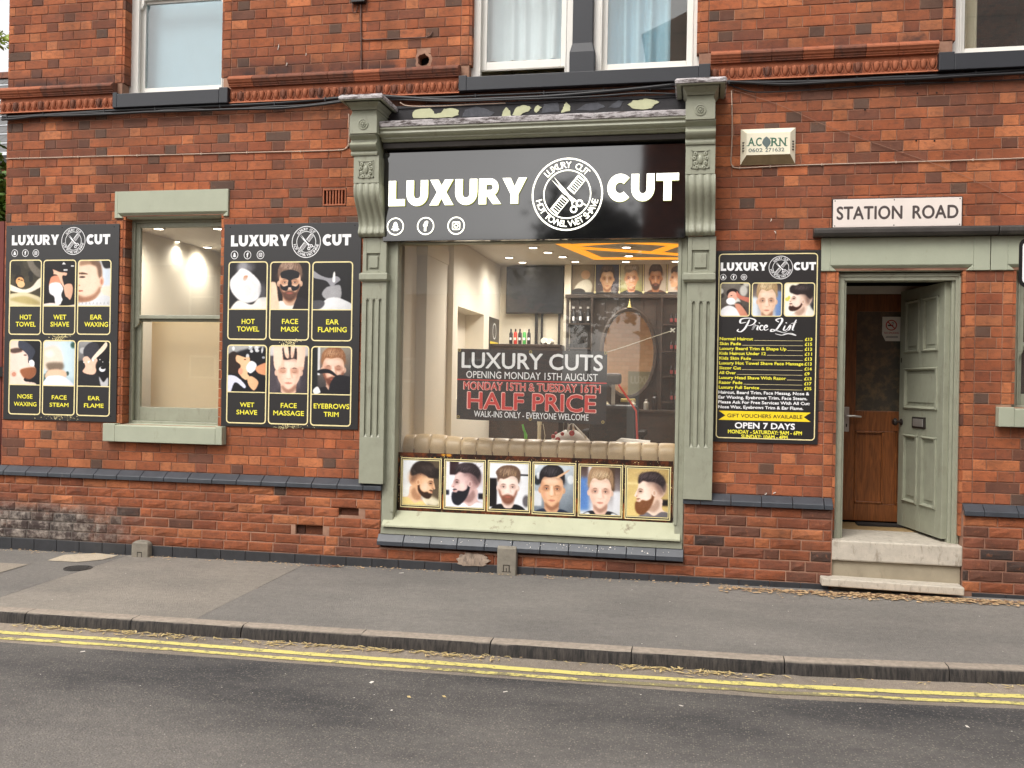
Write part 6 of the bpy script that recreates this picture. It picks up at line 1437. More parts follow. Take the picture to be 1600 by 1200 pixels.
for s_ in (-1, 1): MB().box(cx_+s_*.30-.04, cx_+s_*.30+.04, cy_-.2, cy_+.25, 1.08, 1.14).box(cx_+s_*.30-.02, cx_+s_*.30+.02, cy_-.02, cy_+.04, .9, 1.08).build('armrest', 'black_frame', ch, bevel=.015)
MB().tube([(cx_+.06, cy_-.335, hz_-.06), (cx_+.25, cy_-.335, 1.36), (cx_+.27, cy_-.335, 1.0)], .012, 6).build('red_piping', 'bottle_red', ch, smooth=True)
# price list on the partition end
pl = thing('inner_price_list', 'narrow dark price list on the end of the partition', 'poster', (pxw+.17, 3.3, 1.4))
xp = pxw+.163; yy0, yy1 = 3.02, 3.56; zt3, zb3 = 2.42, 1.35
MB().box(xp, xp+.006, yy0, yy1, zb3, zt3).build('sheet', 'print_black', pl)
b = MB(); b.box(xp+.006, xp+.007, yy0+.04, yy1-.04, 2.10, 2.13)
for i in range(14): b.box(xp+.006, xp+.007, yy0+.05, yy0+.2+.22*rs.rand(), 1.90-.034*i, 1.912-.034*i)
b.build('print_lines', 'print_ribbon', pl); b = MB(); b.box(xp+.006, xp+.007, yy0+.16, yy1-.16, 2.0, 2.05).rings([[(xp+.0065, (yy0+yy1)/2+r_*math.cos(a/16*6.283), 2.26+r_*math.sin(a/16*6.283)) for a in range(16)] for r_ in (.085, .10)], cap=(False, False)); b.build('print_logo', 'print_white', pl)
# sofa just inside the window: a roll of upright padded channels
sf = thing('tufted_sofa', 'beige leather sofa with a channelled back under the shop window', 'sofa', (-1.4, .5, .45))
sy = .30; ztop = Z(800, 684, sy+.12); sx0_, sx1_ = X(628, 700, sy+.1), X(1056, 700, sy+.1)
ncs = 17; cw = (sx1_-sx0_)/ncs
MB().box(sx0_, sx1_, sy+.05, sy+.9, .48, .86).box(sx0_, sx1_, sy+.05, sy+.2, .8, ztop-.10).build('frame', 'sofa_leather', sf, bevel=.02)
for i in range(ncs):
    a = sx0_+cw*i; rg = []
    for j in range(9):
        q = j/8; x = a+cw*q; bul = math.sin(math.pi*q)**.35*.007; zt4 = ztop-.010+bul+.022*math.exp(-((x-sx0_-.27)/.18)**2)
        ring = []
        for k2 in range(9):
            an = R(-65+250*k2/8); ring.append((x, sy+.135-(.105+bul)*math.cos(R(40-260*k2/8+0)), zt4-.10+(.10+bul*.3)*math.sin(R(-40+260*k2/8))))
        ring = [(x, sy+.01-bul*.5, .9), (x, sy+.01-bul, ztop-.16), (x, sy-.002-bul, ztop-.11), (x, sy+.004-bul, zt4-.055), (x, sy+.032, zt4-.018), (x, sy+.08, zt4), (x, sy+.14, zt4-.004), (x, sy+.19, zt4-.03), (x, sy+.215, zt4-.08), (x, sy+.20, ztop-.2), (x, sy+.2, .9)]
        rg.append(ring)
    MB().rings(rg).build('padded_channel', 'sofa_leather', sf, smooth='all')
    if i: MB().tube([(a, sy+.005, .92), (a, sy+.0, ztop-.13), (a, sy+.012, ztop-.058), (a, sy+.05, ztop-.016), (a, sy+.12, ztop-.012)], .004, 5).build('piping', 'piping_dark', sf)
# things on and behind the sofa
zs_ = ztop-.01
bg_ = thing('carrier_bag', 'white carrier bag with big red dots behind the sofa back', 'bag', (X(887, 690, .55), .62, zs_-.1))
bx0, bx1, bz1 = X(857, 680, .62), X(925, 680, .62), Z(890, 673, .62)
rg = []
for t_, w_, d_ in ((0, .80, .10), (.25, 1.0, .13), (.55, .92, .12), (.8, .62, .08), (1.0, .25, .03)):
    z = zs_-.12+(bz1-zs_+.12)*t_; c_ = (bx0+bx1)/2-.012+.02*t_; hw = (bx1-bx0)/2*w_
    rg.append([(c_+hw*math.cos(k2*math.pi/8)*(1+.05*math.sin(k2*3+t_*7)), .62+d_*math.sin(k2*math.pi/8), z+.01*math.sin(k2*2.3)) for k2 in range(16)])
MB().rings(rg).build('bag_body', 'bag_white', bg_, smooth='all')
b = MB(); b.tube([((bx0+bx1)/2-.02, .60, bz1-.02), ((bx0+bx1)/2-.005, .58, bz1+.055), ((bx0+bx1)/2+.03, .58, bz1+.075), ((bx0+bx1)/2+.035, .60, bz1-.01)], [.012, .007, .007, .012], 6).tube([((bx0+bx1)/2+.04, .64, bz1-.02), ((bx0+bx1)/2+.02, .66, bz1+.07), ((bx0+bx1)/2+.075, .64, bz1+.01), ((bx0+bx1)/2+.15, .60, zs_+.02)], [.008, .006, .008, .010], 6).build('handles', 'bag_white', bg_, smooth='all')
b = MB()
for u, v, r_ in ((864, 682, .020), (871, 687, .024), (878, 678, .018), (893, 677, .026), (868, 677, .014)):
    x, z = X(u, v, .5), Z(u, v, .5); b.rings([[(x+rr*math.cos(k2*math.pi/6), yy, z+rr*math.sin(k2*math.pi/6)) for k2 in range(12)] for rr, yy in ((r_, .522), (r_*.8, .505), (.001, .50))], cap=(False, False))
b.build('red_dots', 'print_red', bg_, smooth='all')
x = X(840, 670, .8); MB().lathe((x, .9, .46), [(.10, 0), (.10, .01), (.018, .02), (.018, .78), (.022, .78), (.022, .83), (.016, .83), (.016, 1.4), (.001, 1.4)], 12).build('pole_stand', 'pole_cream', label='cream pole with a collar standing behind the sofa', cat='stand', smooth=True)
MB().tube([(X(848, 662, .88), .9, Z(848, 662, .9)), (X(851, 680, .88), .9, Z(851, 680, .9)), (X(849, 700, .88), .9, Z(849, 700, .9))], .003, 5).build('lamp_cord', 'pole_cream', label='thin pale cord hanging beside the cream pole', cat='cord')
MB().tube([(X(816, 663, .6), .62, Z(816, 663, .6)), (X(818, 672, .6), .62, Z(818, 672, .6)), (X(821, 680, .6), .62, Z(821, 680, .6)), (X(819, 692, .6), .62, Z(819, 692, .6)-.03)], [.008, .011, .016, .018], 8).build('green_tube', 'green_toy', label='bright green bent tube behind the sofa, below the banner', cat='tube', smooth=True)
b = MB(); x0_, x1_ = X(964, 692, .5), X(1016, 694, .5); b.rings([[(x0_, .42, zs_+.006), (x1_, .42, zs_-.002), (x1_, .46, zs_+.004), (x0_, .46, zs_+.01)], [(x0_+.03, .44, zs_+.030), (x1_, .44, zs_+.012), (x1_, .5, zs_+.018), (x0_+.04, .5, zs_+.034)]]); b.build('paper_lid', 'scrap_white', label='flat white paper lid lying on the sofa back', cat='paper')

# cream film and bright room behind the left sash window
g = OPEN['gfl']
MB().box(g[0]+.06, g[1]-.0, .40, .404, 1.2, 2.17).build('privacy_blind', 'film_cream', label='cream blind behind the lower sash of the left window', cat='blind')
MB().box(g[0]-.3, g[0]-.25, .3, 3.6, .45, CE).build('interior_wall', 'cream_wall', **st_)
MB().box(-5.1, -4.75, 3.0, 3.6, .45, 2.35).build('fitted_cupboard', 'cream_panel', label='tall pale cupboard at the back behind the left window', cat='cupboard')
# right ground floor window: dim room
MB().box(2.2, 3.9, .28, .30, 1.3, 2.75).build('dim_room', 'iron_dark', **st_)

# rooms upstairs
for n, (a, c) in {'l': (OPEN['ufl'][0]-.1, OPEN['ufl'][1]+.1), 'm': (OPEN['ufm'][0]-.1, OPEN['ufm'][1]+.1), 'r': (OPEN['ufr'][0]-.1, OPEN['ufr'][1]+.1)}.items():
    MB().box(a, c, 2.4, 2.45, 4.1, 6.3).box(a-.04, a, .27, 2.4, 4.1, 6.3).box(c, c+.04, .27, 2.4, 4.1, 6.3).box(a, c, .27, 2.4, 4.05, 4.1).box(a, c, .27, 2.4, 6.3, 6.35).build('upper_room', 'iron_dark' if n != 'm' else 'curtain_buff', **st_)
def curtain(x0, x1, y, z0, z1, mat, lab, folds=9, amp=.035, cat='curtain'):
    n = folds*8; V = []
    for i in range(n+1):
        q = i/n; x = x0+(x1-x0)*q
        for z in (z0, z1): V.append((x+.015*math.sin(q*9+z), y+amp*math.sin(q*folds*2*math.pi+.6*math.sin(q*17))+amp*.4*math.sin(q*31), z))
    MB().add(V, [(2*i, 2*i+2, 2*i+3, 2*i+1) for i in range(n)]).build('curtain', mat, label=lab, cat=cat, smooth='all')
MB().box(OPEN['ufl'][0]+.05, OPEN['ufl'][1]-.03, .30, .303, 4.27, 6.2).build('roller_blind', 'blind_blue', label='pale blue roller blind drawn down behind the upper left window', cat='blind')
curtain(OPEN['ufm'][0]+.05, mx0+.0, .32, 4.50, 6.2, 'curtain_white', 'white net curtain in the left half of the middle upper window', 6, .03)
curtain(mx0-.25, mx0+.0, .36, 4.45, 6.2, 'curtain_blue', 'pale blue curtain edge beside the dark stone mullion', 3, .03)
curtain(mx1+.02, mx1+.62, .32, 4.30, 6.2, 'curtain_blue', 'pale blue curtain in the right half of the middle upper window', 5, .03)
curtain(OPEN['ufr'][0]+.05, OPEN['ufr'][0]+.24, .30, 4.28, 6.2, 'curtain_buff', 'buff curtain pulled to the left of the far right upper window', 3, .025)
# ================================================================ SIGNS
def icons_parts(cs, r_, y, sx, mat, par):
    far = [(0, -500), (0, -500), (0, -500)]
    for i in range(3):
        q = list(far); q[i] = cs[i]; b = MB(); icons(b, q, r_, y, sx)
        keep = [f for f in b.f if b.v[f[0]][2] > -100]; used = sorted({v for f in keep for v in f}); mp = {v: k for k, v in enumerate(used)}
        b2 = MB(); b2.add([b.v[v] for v in used], [tuple(mp[v] for v in f) for f in keep]); b2.build('social_icon', mat, par)
# main sign board
sy_ = -.12
sx0_, sx1_ = X(599.5, 300, sy_), X(1071, 300, sy_)
sg = thing('shop_sign', 'glossy black LUXURY CUT fascia sign with lit white letters and round logo', 'sign', ((sx0_+sx1_)/2, -.08, 2.84))
zt1, zb1 = Z(800, 232.5, sy_), Z(800, 374.5, sy_)
MB().box(sx0_, sx1_, sy_, -.04, zb1, zt1).build('panel', 'gloss_black', sg, bevel=.003)
def raised(strs, y, depth, name, mat):
    fr_, bk = MB(), MB()
    return fr_
yl = sy_-.022
for s_, u0, u1, vb_, vt_ in (('LUXURY', 606.8, 822.5, 320, 280), ('CUT', 948.6, 1060.3, 313.8, 271.3)):
    for L_ in heavy(s_, X(u0, vb_, yl), X(u1, vb_, yl), Z((u0+u1)/2, vb_, yl), Z((u0+u1)/2, vt_, yl)):
        f_ = MB(); r_ = MB()
        for P_ in L_:
            sz_ = np.mean([p[0] for p in P_]); f_.poly(P_, yl); q_ = MB().prism(P_, yl+.0004, sy_); r_.add(q_.v, q_.f[1:])
        fo = f_.build('letter', 'letter_lit', sg); r_.build('letter_return', 'halo_lit', fo)
rc = (X(885.8, 303, yl), Z(885.8, 303, yl)); rr_ = (X(941.5, 303, yl)-X(830.1, 303, yl))/2; rv = (Z(885.8, 245.7, yl)-Z(885.8, 360, yl))/2
b = MB(); roundel(b, rc[0], rc[1], rv, sy_-.010, rr_/rv); b.build('round_logo', 'letter_lit', sg)
ir = (X(631, 353, yl)-X(604.4, 353, yl))/2
icons_parts([(X(u, v, sy_-.01), Z(u, v, sy_-.01)) for u, v in ((617.8, 353.9), (665, 353.1), (712.7, 352.6))], ir, sy_-.010, 1.0, 'letter_lit', sg)

# wall posters
def poster_base(name, label, u0, u1, vt, vb, um, y0=-.012):
    x0, x1, z0, z1 = X(u0, 500, y0), X(u1, 500, y0), Z(um, vb, y0), Z(um, vt, y0)
    t = thing(name, label, 'poster', ((x0+x1)/2, 0, z0))
    MB().box(x0, x1, y0, -.003, z0, z1).build('board', 'print_black', t, bevel=.0015)
    b = MB()
    for fx in (.045, .5, .955):
        for fz in (.985, .5, .03):
            if fx == .5 and fz == .5: continue
            disc(b, x0+(x1-x0)*fx, z0+(z1-z0)*fz, .006, y0-.001, n=8)
    b.build('screws', 'void_black', t)
    return t, x0, x1, z0, z1
YP = -.0135
def service_poster(t, heads, rnd, ic, ir_, cards, first):
    b = MB(); (l0, l1, lb, ltp), (c0_, c1_, cb_, ct_) = heads
    H(b, 'LUXURY', l0, l1, lb, ltp, YP); b.build('heading', 'print_white', t); b = MB(); H(b, 'CUT', c0_, c1_, cb_, ct_, YP); b.build('heading', 'print_white', t)
    u, v, ru, rv_ = rnd; z_ = (Z(u, v-rv_, YP)-Z(u, v+rv_, YP))/2; x_ = (X(u+ru, v, YP)-X(u-ru, v, YP))/2
    b = MB(); roundel(b, X(u, v, YP), Z(u, v, YP), z_, YP, x_/z_); b.build('round_logo', 'print_white', t)
    b = MB(); z_ = (Z(ic[0][0], ic[0][1]-ir_[1], YP)-Z(ic[0][0], ic[0][1]+ir_[1], YP))/2; x_ = (X(ic[0][0]+ir_[0], 395, YP)-X(ic[0][0]-ir_[0], 395, YP))/2
    icons_parts([(X(a, c, YP), Z(a, c, YP)) for a, c in ic], z_, YP, x_/z_, 'print_white', t)
    for i, (u0, u1, vt, vd, vb, lines) in enumerate(cards):
        um = (u0+u1)/2; x0, x1, z1, zd_, z0 = X(u0, vt, YP), X(u1, vt, YP), Z(um, vt, YP), Z(um, vd, YP), Z(um, vb, YP)
        th = .011
        photo('photograph', t, first+i, x0+th*.6, x1-th*.6, zd_, z1-th*.6, YP+.0004)
        b = MB(); rframe(b, x0, x1, z0, z1, th, .035, YP-.0004); b.poly([(x0+th, zd_-th*.8), (x1-th, zd_-th*.8), (x1-th, zd_), (x0+th, zd_)], YP-.0003)
        b.build('gold_border', 'print_gold', t)
        # rounded black corners outside the border
        b = MB()
        for cx, cz, q in ((x0, z1, 90), (x1, z1, 0)):
            sx = 1 if q == 90 else -1; r_ = .035; pts = [(cx-sx*.004, cz+.004), (cx+sx*r_, cz+.004)]+[(cx+sx*(r_-r_*math.sin(R(a))), cz-(r_-r_*math.cos(R(a)))) for a in range(0, 91, 15)]+[(cx-sx*.004, cz-r_)]
            b.poly(pts, YP-.0001)
        b.build('corner_print', 'print_black', t)
        for s_, a, c, vb_, vt_ in lines:
            b = MB(); T(b, s_, a, c, vb_, vt_, YP, .026); b.build('caption', 'print_yellow', t)
    # gold splashes between the cards
    b = MB()
    u0, u1 = cards[1][0], cards[1][1]; vm = (cards[1][4]+cards[4][2])/2
    for k_ in range(70):
        u = (u0+u1)/2+rs.normal()*7; v = vm+rs.normal()*2.5; s_ = .004+.006*rs.rand(); a = rs.rand()*3; x, z = X(u, v, YP), Z(u, v, YP)
        b.add([(x+s_*math.cos(a), YP+.0002, z+s_*math.sin(a)), (x+s_*math.cos(a+2.2), YP+.0002, z+s_*math.sin(a+2.2)), (x+s_*.8*math.cos(a+4), YP+.0002, z+s_*.8*math.sin(a+4))], [(0, 1, 2)])
    vm = cards[4][4]+3
    for k_ in range(80):
        u = (cards[3][1]+u1)/2+rs.normal()*14; v = vm+rs.normal()*2.0; s_ = .002+.006*rs.rand()**2; a = rs.rand()*3; x, z = X(u, v, YP), Z(u, v, YP)
        b.add([(x+s_*math.cos(a), YP+.0002, z+s_*math.sin(a)), (x+s_*math.cos(a+2.2), YP+.0002, z+s_*math.sin(a+2.2)), (x+s_*.8*math.cos(a+4), YP+.0002, z+s_*.8*math.sin(a+4))], [(0, 1, 2)])
    b.build('gold_splash', 'print_gold', t)
t, *_q = poster_base('service_poster', 'black service poster at the wall corner showing EAR WAXING and NOSE WAXING', 7.5, 184, 351.3, 657.5, 95)
service_poster(t, ((18.5, 92, 382.8, 367), (135, 172, 381.7, 366)), (114.6, 376.5, 18.7, 21.7), [(23, 395.5), (39.6, 395.4), (56, 395.4)], (4.9, 5.8), [
    (15.4, 65.7, 405.7, 477.5, 523.2, [('HOT', 31, 49.5, 499.2, 491.7), ('TOWEL', 24.3, 55.8, 510.3, 502.8)]),
    (68, 119.4, 405.7, 477.5, 523.2, [('WET', 83.2, 103.5, 499.2, 491.7), ('SHAVE', 78.7, 108, 510.3, 502.8)]),
    (122, 174.4, 405.7, 477.5, 523.2, [('EAR', 141, 159.3, 499.2, 491.7), ('WAXING', 131.7, 168.7, 510.6, 503)]),
    (14.9, 65, 530.6, 600.5, 648, [('NOSE', 27.2, 50.8, 622.7, 616), ('WAXING', 21.5, 57, 634.6, 628)]),
    (67.3, 118.5, 531.4, 602, 649, [('FACE', 80.7, 104, 624.3, 617.7), ('STEAM', 77.4, 107, 635.7, 629.4)]),
    (121.2, 173.4, 532, 603, 650.5, [('EAR', 137.5, 155.7, 625.4, 619), ('FLAME', 131.2, 161.7, 637, 630.4)])], 0)
t, *_q = poster_base('service_poster', 'black service poster beside the pilaster showing FACE MASK and EYEBROWS TRIM', 348.0, 562, 349, 668.5, 450)
service_poster(t, ((360.8, 452.7, 384.6, 367), (504, 548.5, 383.5, 366)), (478.5, 378, 22.6, 24.9), [(366.4, 398.4), (386.7, 398.4), (407, 398.2)], (5.7, 6.6), [
    (357.2, 418.8, 408.4, 482.6, 531, [('HOT', 377.5, 398, 506.2, 498.3), ('TOWEL', 370, 405, 518, 510)]),
    (422.3, 484.8, 408.4, 482.9, 532, [('FACE', 440.5, 465.8, 506.2, 498.3), ('MASK', 439, 467.3, 518.3, 510.4)]),
    (488.3, 552, 408.4, 483.3, 533.3, [('EAR', 509.4, 529.2, 507, 499), ('FLAMING', 496.7, 541.9, 519, 511)]),
    (355.3, 417.6, 538.5, 612, 662, [('WET', 374.8, 397.2, 636, 628.8), ('SHAVE', 369.3, 401.8, 647.8, 640.5)]),
    (420.6, 483.4, 539.5, 614, 663.6, [('FACE', 438.5, 463.7, 637.5, 629.8), ('MASSAGE', 427, 475, 649.4, 641.9)]),
    (486.5, 550.3, 541, 615.7, 666, [('EYEBROWS', 490, 545.7, 638.8, 630.9), ('TRIM', 505.5, 529.2, 651.2, 643.7)])], 6)

# price board
t, bx0_, bx1_, bz0_, bz1_ = poster_base('price_board', 'black Price List board between the pilaster and the street door', 1117, 1281, 391.5, 692.5, 1200)
b = MB(); H(b, 'LUXURY', 1126, 1198.7, 423, 410, YP); b.build('heading', 'print_white', t); b = MB(); H(b, 'CUT', 1240, 1275, 422.2, 409.6, YP); b.build('heading', 'print_white', t)
b = MB(); x_ = (X(1238.6, 418, YP)-X(1201.6, 418, YP))/2; roundel(b, X(1220, 418, YP), Z(1220, 418, YP), (Z(1220, 399.5, YP)-Z(1220, 436, YP))/2, YP, 1.0); b.build('round_logo', 'print_white', t)
icons_parts([(X(u, 433, YP), Z(u, 433, YP)) for u in (1130, 1146.3, 1162.4)], .0245, YP, 1.0, 'print_white', t)
b = MB(); rframe(b, X(1121.5, 500, YP), X(1276.5, 500, YP), Z(1200, 686.5, YP), Z(1200, 395.8, YP), .008, .03, YP); b.build('gold_border', 'print_gold', t)
for i, (u0, u1) in enumerate(((1124.9, 1172), (1174.5, 1222.2), (1225, 1273.4))):
    x0, x1, z1, z0 = X(u0, 470, YP), X(u1, 470, YP), Z((u0+u1)/2, 441.4, YP), Z((u0+u1)/2, 494.8, YP)
    photo('photograph', t, 12+i, x0+.004, x1-.004, z0+.004, z1-.004, YP+.0004, r=.02, crop=(.02, .98, .12, .96)); b = MB(); rframe(b, x0, x1, z0, z1, .008, .024, YP-.0004); b.build('gold_border', 'print_gold', t)
rows = [('Normal Haircut', 1124.3, 1176, '£13'), ('Skin Fade', 1124.3, 1157.3, '£15'), ('Luxury Beard Trim & Shape Up', 1124, 1228.4, '£13'), ('Kids Haircut Under 12', 1124, 1196.4, '£11'), ('Kids Skin Fade', 1124, 1173.3, '£13'), ('Luxury Hot Towel Shave Face Massage', 1123.8, 1255.3, '£13'), ('Siccor Cut', 1123.5, 1158, '£14'), ('All Over', 1123.2, 1150, '£9'), ('Luxury Head Shave With Razor', 1123, 1228.6, '£13'), ('Razor Fade', 1123, 1160.6, '£17'), ('Luxury Full Service', 1123, 1187, '£35')]
by_, wl_ = MB(), MB()
z_top, z_bot = Z(1200, 532.2, YP), Z(1200, 608.6, YP)
xl_ = X(1123.6, 570, YP)
for i, (s_, a, c, pr_) in enumerate(rows):
    zb_ = z_top+(z_bot-z_top)*i/10; x1 = X(c, 570, YP); text_xz(by_, s_, xl_, x1, zb_, zb_+.0255, YP, .045, res=2)
    xe = X(1268.5, 570, YP); text_xz(by_, pr_, X(1257, 570, YP), xe if len(pr_) > 2 else xe-.016, zb_, zb_+.026, YP, .045, res=2)
    if X(1254, 570, YP)-x1 > .03: wl_.poly([(x1+.008, zb_-.001), (X(1254, 570, YP), zb_-.001), (X(1254, 570, YP), zb_+.0015), (x1+.008, zb_+.0015)], YP)
by_.build('price_rows', 'print_yellow', t); wl_.build('dotted_rules', 'print_gold', t)
b = MB()
for i, (s_, c) in enumerate((('Haircut, Beard Trim, Face Messag, Nose &', 1264.5), ('Ear Waxing, Eyebrows Trim, Face Steam.', 1261.5), ('Please Ask For Free Services With All Cut:', 1265.5), ('Nose Wax, Eyebrows Trim & Ear Flame.', 1255.5))):
    zb_ = z_bot+(z_bot-z_top)/10*(1.04+i*1.0); text_xz(b, s_, xl_-.002, X(c, 620, YP), zb_, zb_+.0255, YP, .04, res=2)
b.build('price_note', 'print_white', t); b = MB(); T(b, 'OPEN 7 DAYS', 1148, 1242, 670.4, 660.8, YP, .04); b.build('open_line', 'print_white', t)
rz1, rz0 = Z(1196, 643.2, YP), Z(1196, 657.6, YP); r0, r1 = X(1122.6, 650, YP), X(1267, 650, YP); zm = (rz0+rz1)/2
MB().poly([(r0, rz0), (r1, rz0), (r1-.055, zm), (r1, rz1), (r0, rz1), (r0+.055, zm)], YP).build('voucher_ribbon', 'print_ribbon', t)
b = MB(); text_xz(b, 'GIFT VOUCHERS AVAILABLE', X(1136.3, 650, YP), X(1253.7, 650, YP), zm-.015, zm+.015, YP-.0006, .02); b.build('ribbon_lettering', 'print_black', t)
b = MB(); T(b, 'MONDAY - SATURDAY: 9AM - 6PM', 1137.3, 1253, 678.6, 672.6, YP, .04); T(b, 'SUNDAY: 10AM - 4PM', 1158, 1230.7, 685.6, 679.7, YP, .04); b.build('opening_hours', 'print_yellow', t)
# "Price List" in a brush script, drawn as ribbons of changing width
def script(mb, strokes, x0, z0, w_, h_, y):
    for pts, wd in strokes:
        P = np.array(pts, float); n = len(P); out = []
        ext = np.vstack([2*P[0]-P[1], P, 2*P[-1]-P[-2]])
        for i in range(n-1):
            p0, p1, p2, p3 = ext[i], ext[i+1], ext[i+2], ext[i+3]
            for j in range(5):
                q = j/5; out.append(.5*((2*p1)+(-p0+p2)*q+(2*p0-5*p1+4*p2-p3)*q*q+(-p0+3*p1-3*p2+p3)*q**3))
        out.append(P[-1]); O = np.array(out); O = np.column_stack([x0+O[:, 0]*w_, z0+O[:, 1]*h_]); V = []
        for i in range(len(O)):
            d = O[min(i+1, len(O)-1)]-O[max(i-1, 0)]; d = d/(np.linalg.norm(d)+1e-9); nrm = np.array([-d[1], d[0]])
            t_ = i/(len(O)-1); ww = wd*(.45+.75*abs(d[1]))*(.35+.65*math.sin(math.pi*min(1, max(0, t_*1.0))**.6 if t_ < 1 else 0)+.12)
            V += [(*(O[i]+nrm*ww)[:1], y, (O[i]+nrm*ww)[1]), ((O[i]-nrm*ww)[0], y, (O[i]-nrm*ww)[1])]
        mb.add(V, [(2*i, 2*i+1, 2*i+3, 2*i+2) for i in range(len(O)-1)])
sp0, sz0 = X(1151, 519, YP), Z(1175, 519, YP); sh_ = Z(1175, 497.5, YP)-sz0; sw_ = X(1200.7, 519, YP)-sp0
b = MB(); wq = .0062
script(b, [([(.40, .92), (.34, .60), (.24, .22), (.12, .02), (.02, .10), (.06, .22)], wq), ([(.30, .72), (.12, .66), (.14, .94), (.38, 1.02), (.58, .88), (.54, .62), (.40, .48), (.28, .52)], wq),
           ([(.48, .18), (.55, .46), (.58, .52), (.50, .20), (.54, .40), (.66, .50)], wq*.8), ([(.68, .48), (.64, .20), (.70, .16)], wq*.8), ([(.705, .64), (.715, .70)], wq*.9),
           ([(.84, .44), (.78, .50), (.72, .30), (.78, .14), (.86, .24)], wq*.8), ([(.88, .30), (.96, .42), (.92, .52), (.86, .34), (.90, .14), (1.0, .24)], wq*.8)], sp0, sz0, sw_, sh_, YP)
sp0, sw_ = X(1203, 519, YP), X(1244, 519, YP)-X(1203, 519, YP)
script(b, [([(.34, .74), (.22, .90), (.42, 1.02), (.46, .84), (.36, .50), (.22, .16), (.04, .06), (.08, .22), (.30, .10), (.50, .0), (.66, .06)], wq), ([(.58, .50), (.52, .20), (.58, .14), (.66, .26)], wq*.8), ([(.615, .66), (.625, .72)], wq*.9),
           ([(.66, .26), (.78, .54), (.76, .30), (.70, .16), (.64, .20)], wq*.8), ([(1.0, .92), (.90, .50), (.86, .20), (.92, .16)], wq*.9), ([(.80, .64), (1.02, .72)], wq*.6), ([(.20, -.10), (.45, -.20), (.70, -.10), (1.0, -.22), (.8, -.06), (.5, -.12)], wq*.7)], sp0, sz0, sw_, sh_, YP)
b.build('script_heading', 'print_white', t)

# banner hung behind the shop glass
yb = .10
tb_ = thing('opening_banner', 'black LUXURY CUTS HALF PRICE banner hung behind the shop glass', 'banner', (X(830, 660, yb), yb, Z(830, 660, yb)))
bl = dict(x0=X(714.2, 600, yb), x1=X(948.2, 600, yb)); zL1, zR1, zL0, zR0 = Z(714, 544.7, yb), Z(949, 549.3, yb), Z(714, 654.5, yb), Z(947, 663, yb)
slp = ((zR1-zL1)+(zR0-zL0))/2/(bl['x1']-bl['x0'])
n = 12; V = []
for i in range(n+1):
    q = i/n; x = bl['x0']+(bl['x1']-bl['x0'])*q
    for z in (zL0+(zR0-zL0)*q-.004*math.sin(q*9), zL1+(zR1-zL1)*q): V.append((x, yb+.004*math.sin(q*11), z))
V += [(p[0], p[1]+.003, p[2]) for p in V[:]]; m_ = 2*(n+1)
F_ = [(2*i, 2*i+2, 2*i+3, 2*i+1) for i in range(n)]+[(m_+2*i, m_+2*i+1, m_+2*i+3, m_+2*i+2) for i in range(n)]
MB().add(V, F_).build('vinyl', 'print_black', tb_, smooth='all')
yt = yb-.006
def TB(mb, s_, u0, u1, vb, vt, bold, sp=1.0, y=yt): T(mb, s_, u0, u1, vb, vt, y, bold, sp, slope=slp)
b = MB(); TB(b, 'LUXURY CUTS', 721, 942, 577.3, 552.3, .022); TB(b, 'OPENING MONDAY 15TH AUGUST', 728.4, 934, 593, 582, .006); TB(b, 'WALK-INS ONLY - EVERYONE WELCOME', 740.6, 919.4, 654.2, 644.6, .008); b.build('white_lettering', 'print_white', tb_)
b = MB(); TB(b, 'MONDAY 15TH & TUESDAY 16TH', 723.6, 938.8, 611.8, 598.6, .05); TB(b, 'HALF PRICE', 729, 932, 642.6, 613.8, .045); b.build('letter_outlines', 'print_pink', tb_)
b = MB(); TB(b, 'MONDAY 15TH & TUESDAY 16TH', 724.8, 937.6, 611, 599.6, .012, y=yt-.0008); TB(b, 'HALF PRICE', 730.5, 930.5, 641.4, 615.2, .02, y=yt-.0008)
xm_ = (bl['x0']+bl['x1'])/2; zr = Z(830, 595.8, yt); b.poly([(bl['x0'], zr-.005-(xm_-bl['x0'])*slp), (bl['x1'], zr-.005+(xm_-bl['x0'])*slp), (bl['x1'], zr+.005+(xm_-bl['x0'])*slp), (bl['x0'], zr+.005-(xm_-bl['x0'])*slp)], yt)
b.build('red_lettering', 'print_red', tb_)
b = MB()
for u, v in ((718, 547), (829, 550), (946.5, 551.5), (716, 651), (828.5, 655), (942, 659.5)): annulus(b, X(u, v, yt), Z(u, v, yt), .007, .014, yt-.001, n=12)
b.build('eyelets', 'brass', tb_)
MB().tube([(X(946.5, 551, yb), yb, Z(946.5, 551, yb)), (X(980, 540, yb), yb, Z(980, 540.5, yb)), (X(1010, 530, yb), yb, Z(1010, 530, yb)), (X(1052, 516, yb-.02), yb-.02, Z(1052, 516, yb-.02))], .0035, 5).build('tie_string', 'pole_cream', label='white string tying the banner to the right window frame', cat='string')
MB().tube([(X(1048, 513, .075), .075, Z(1048, 513, .075)), (X(1054, 519, .075), .075, Z(1054, 519, .075))], .007, 5).tube([(X(1047, 519, .075), .075, Z(1047, 519, .075)), (X(1055, 513, .075), .075, Z(1055, 513, .075))], .006, 5).build('string_knot', 'towel_white', label='knotted end of the white string on the right window frame', cat='knot')

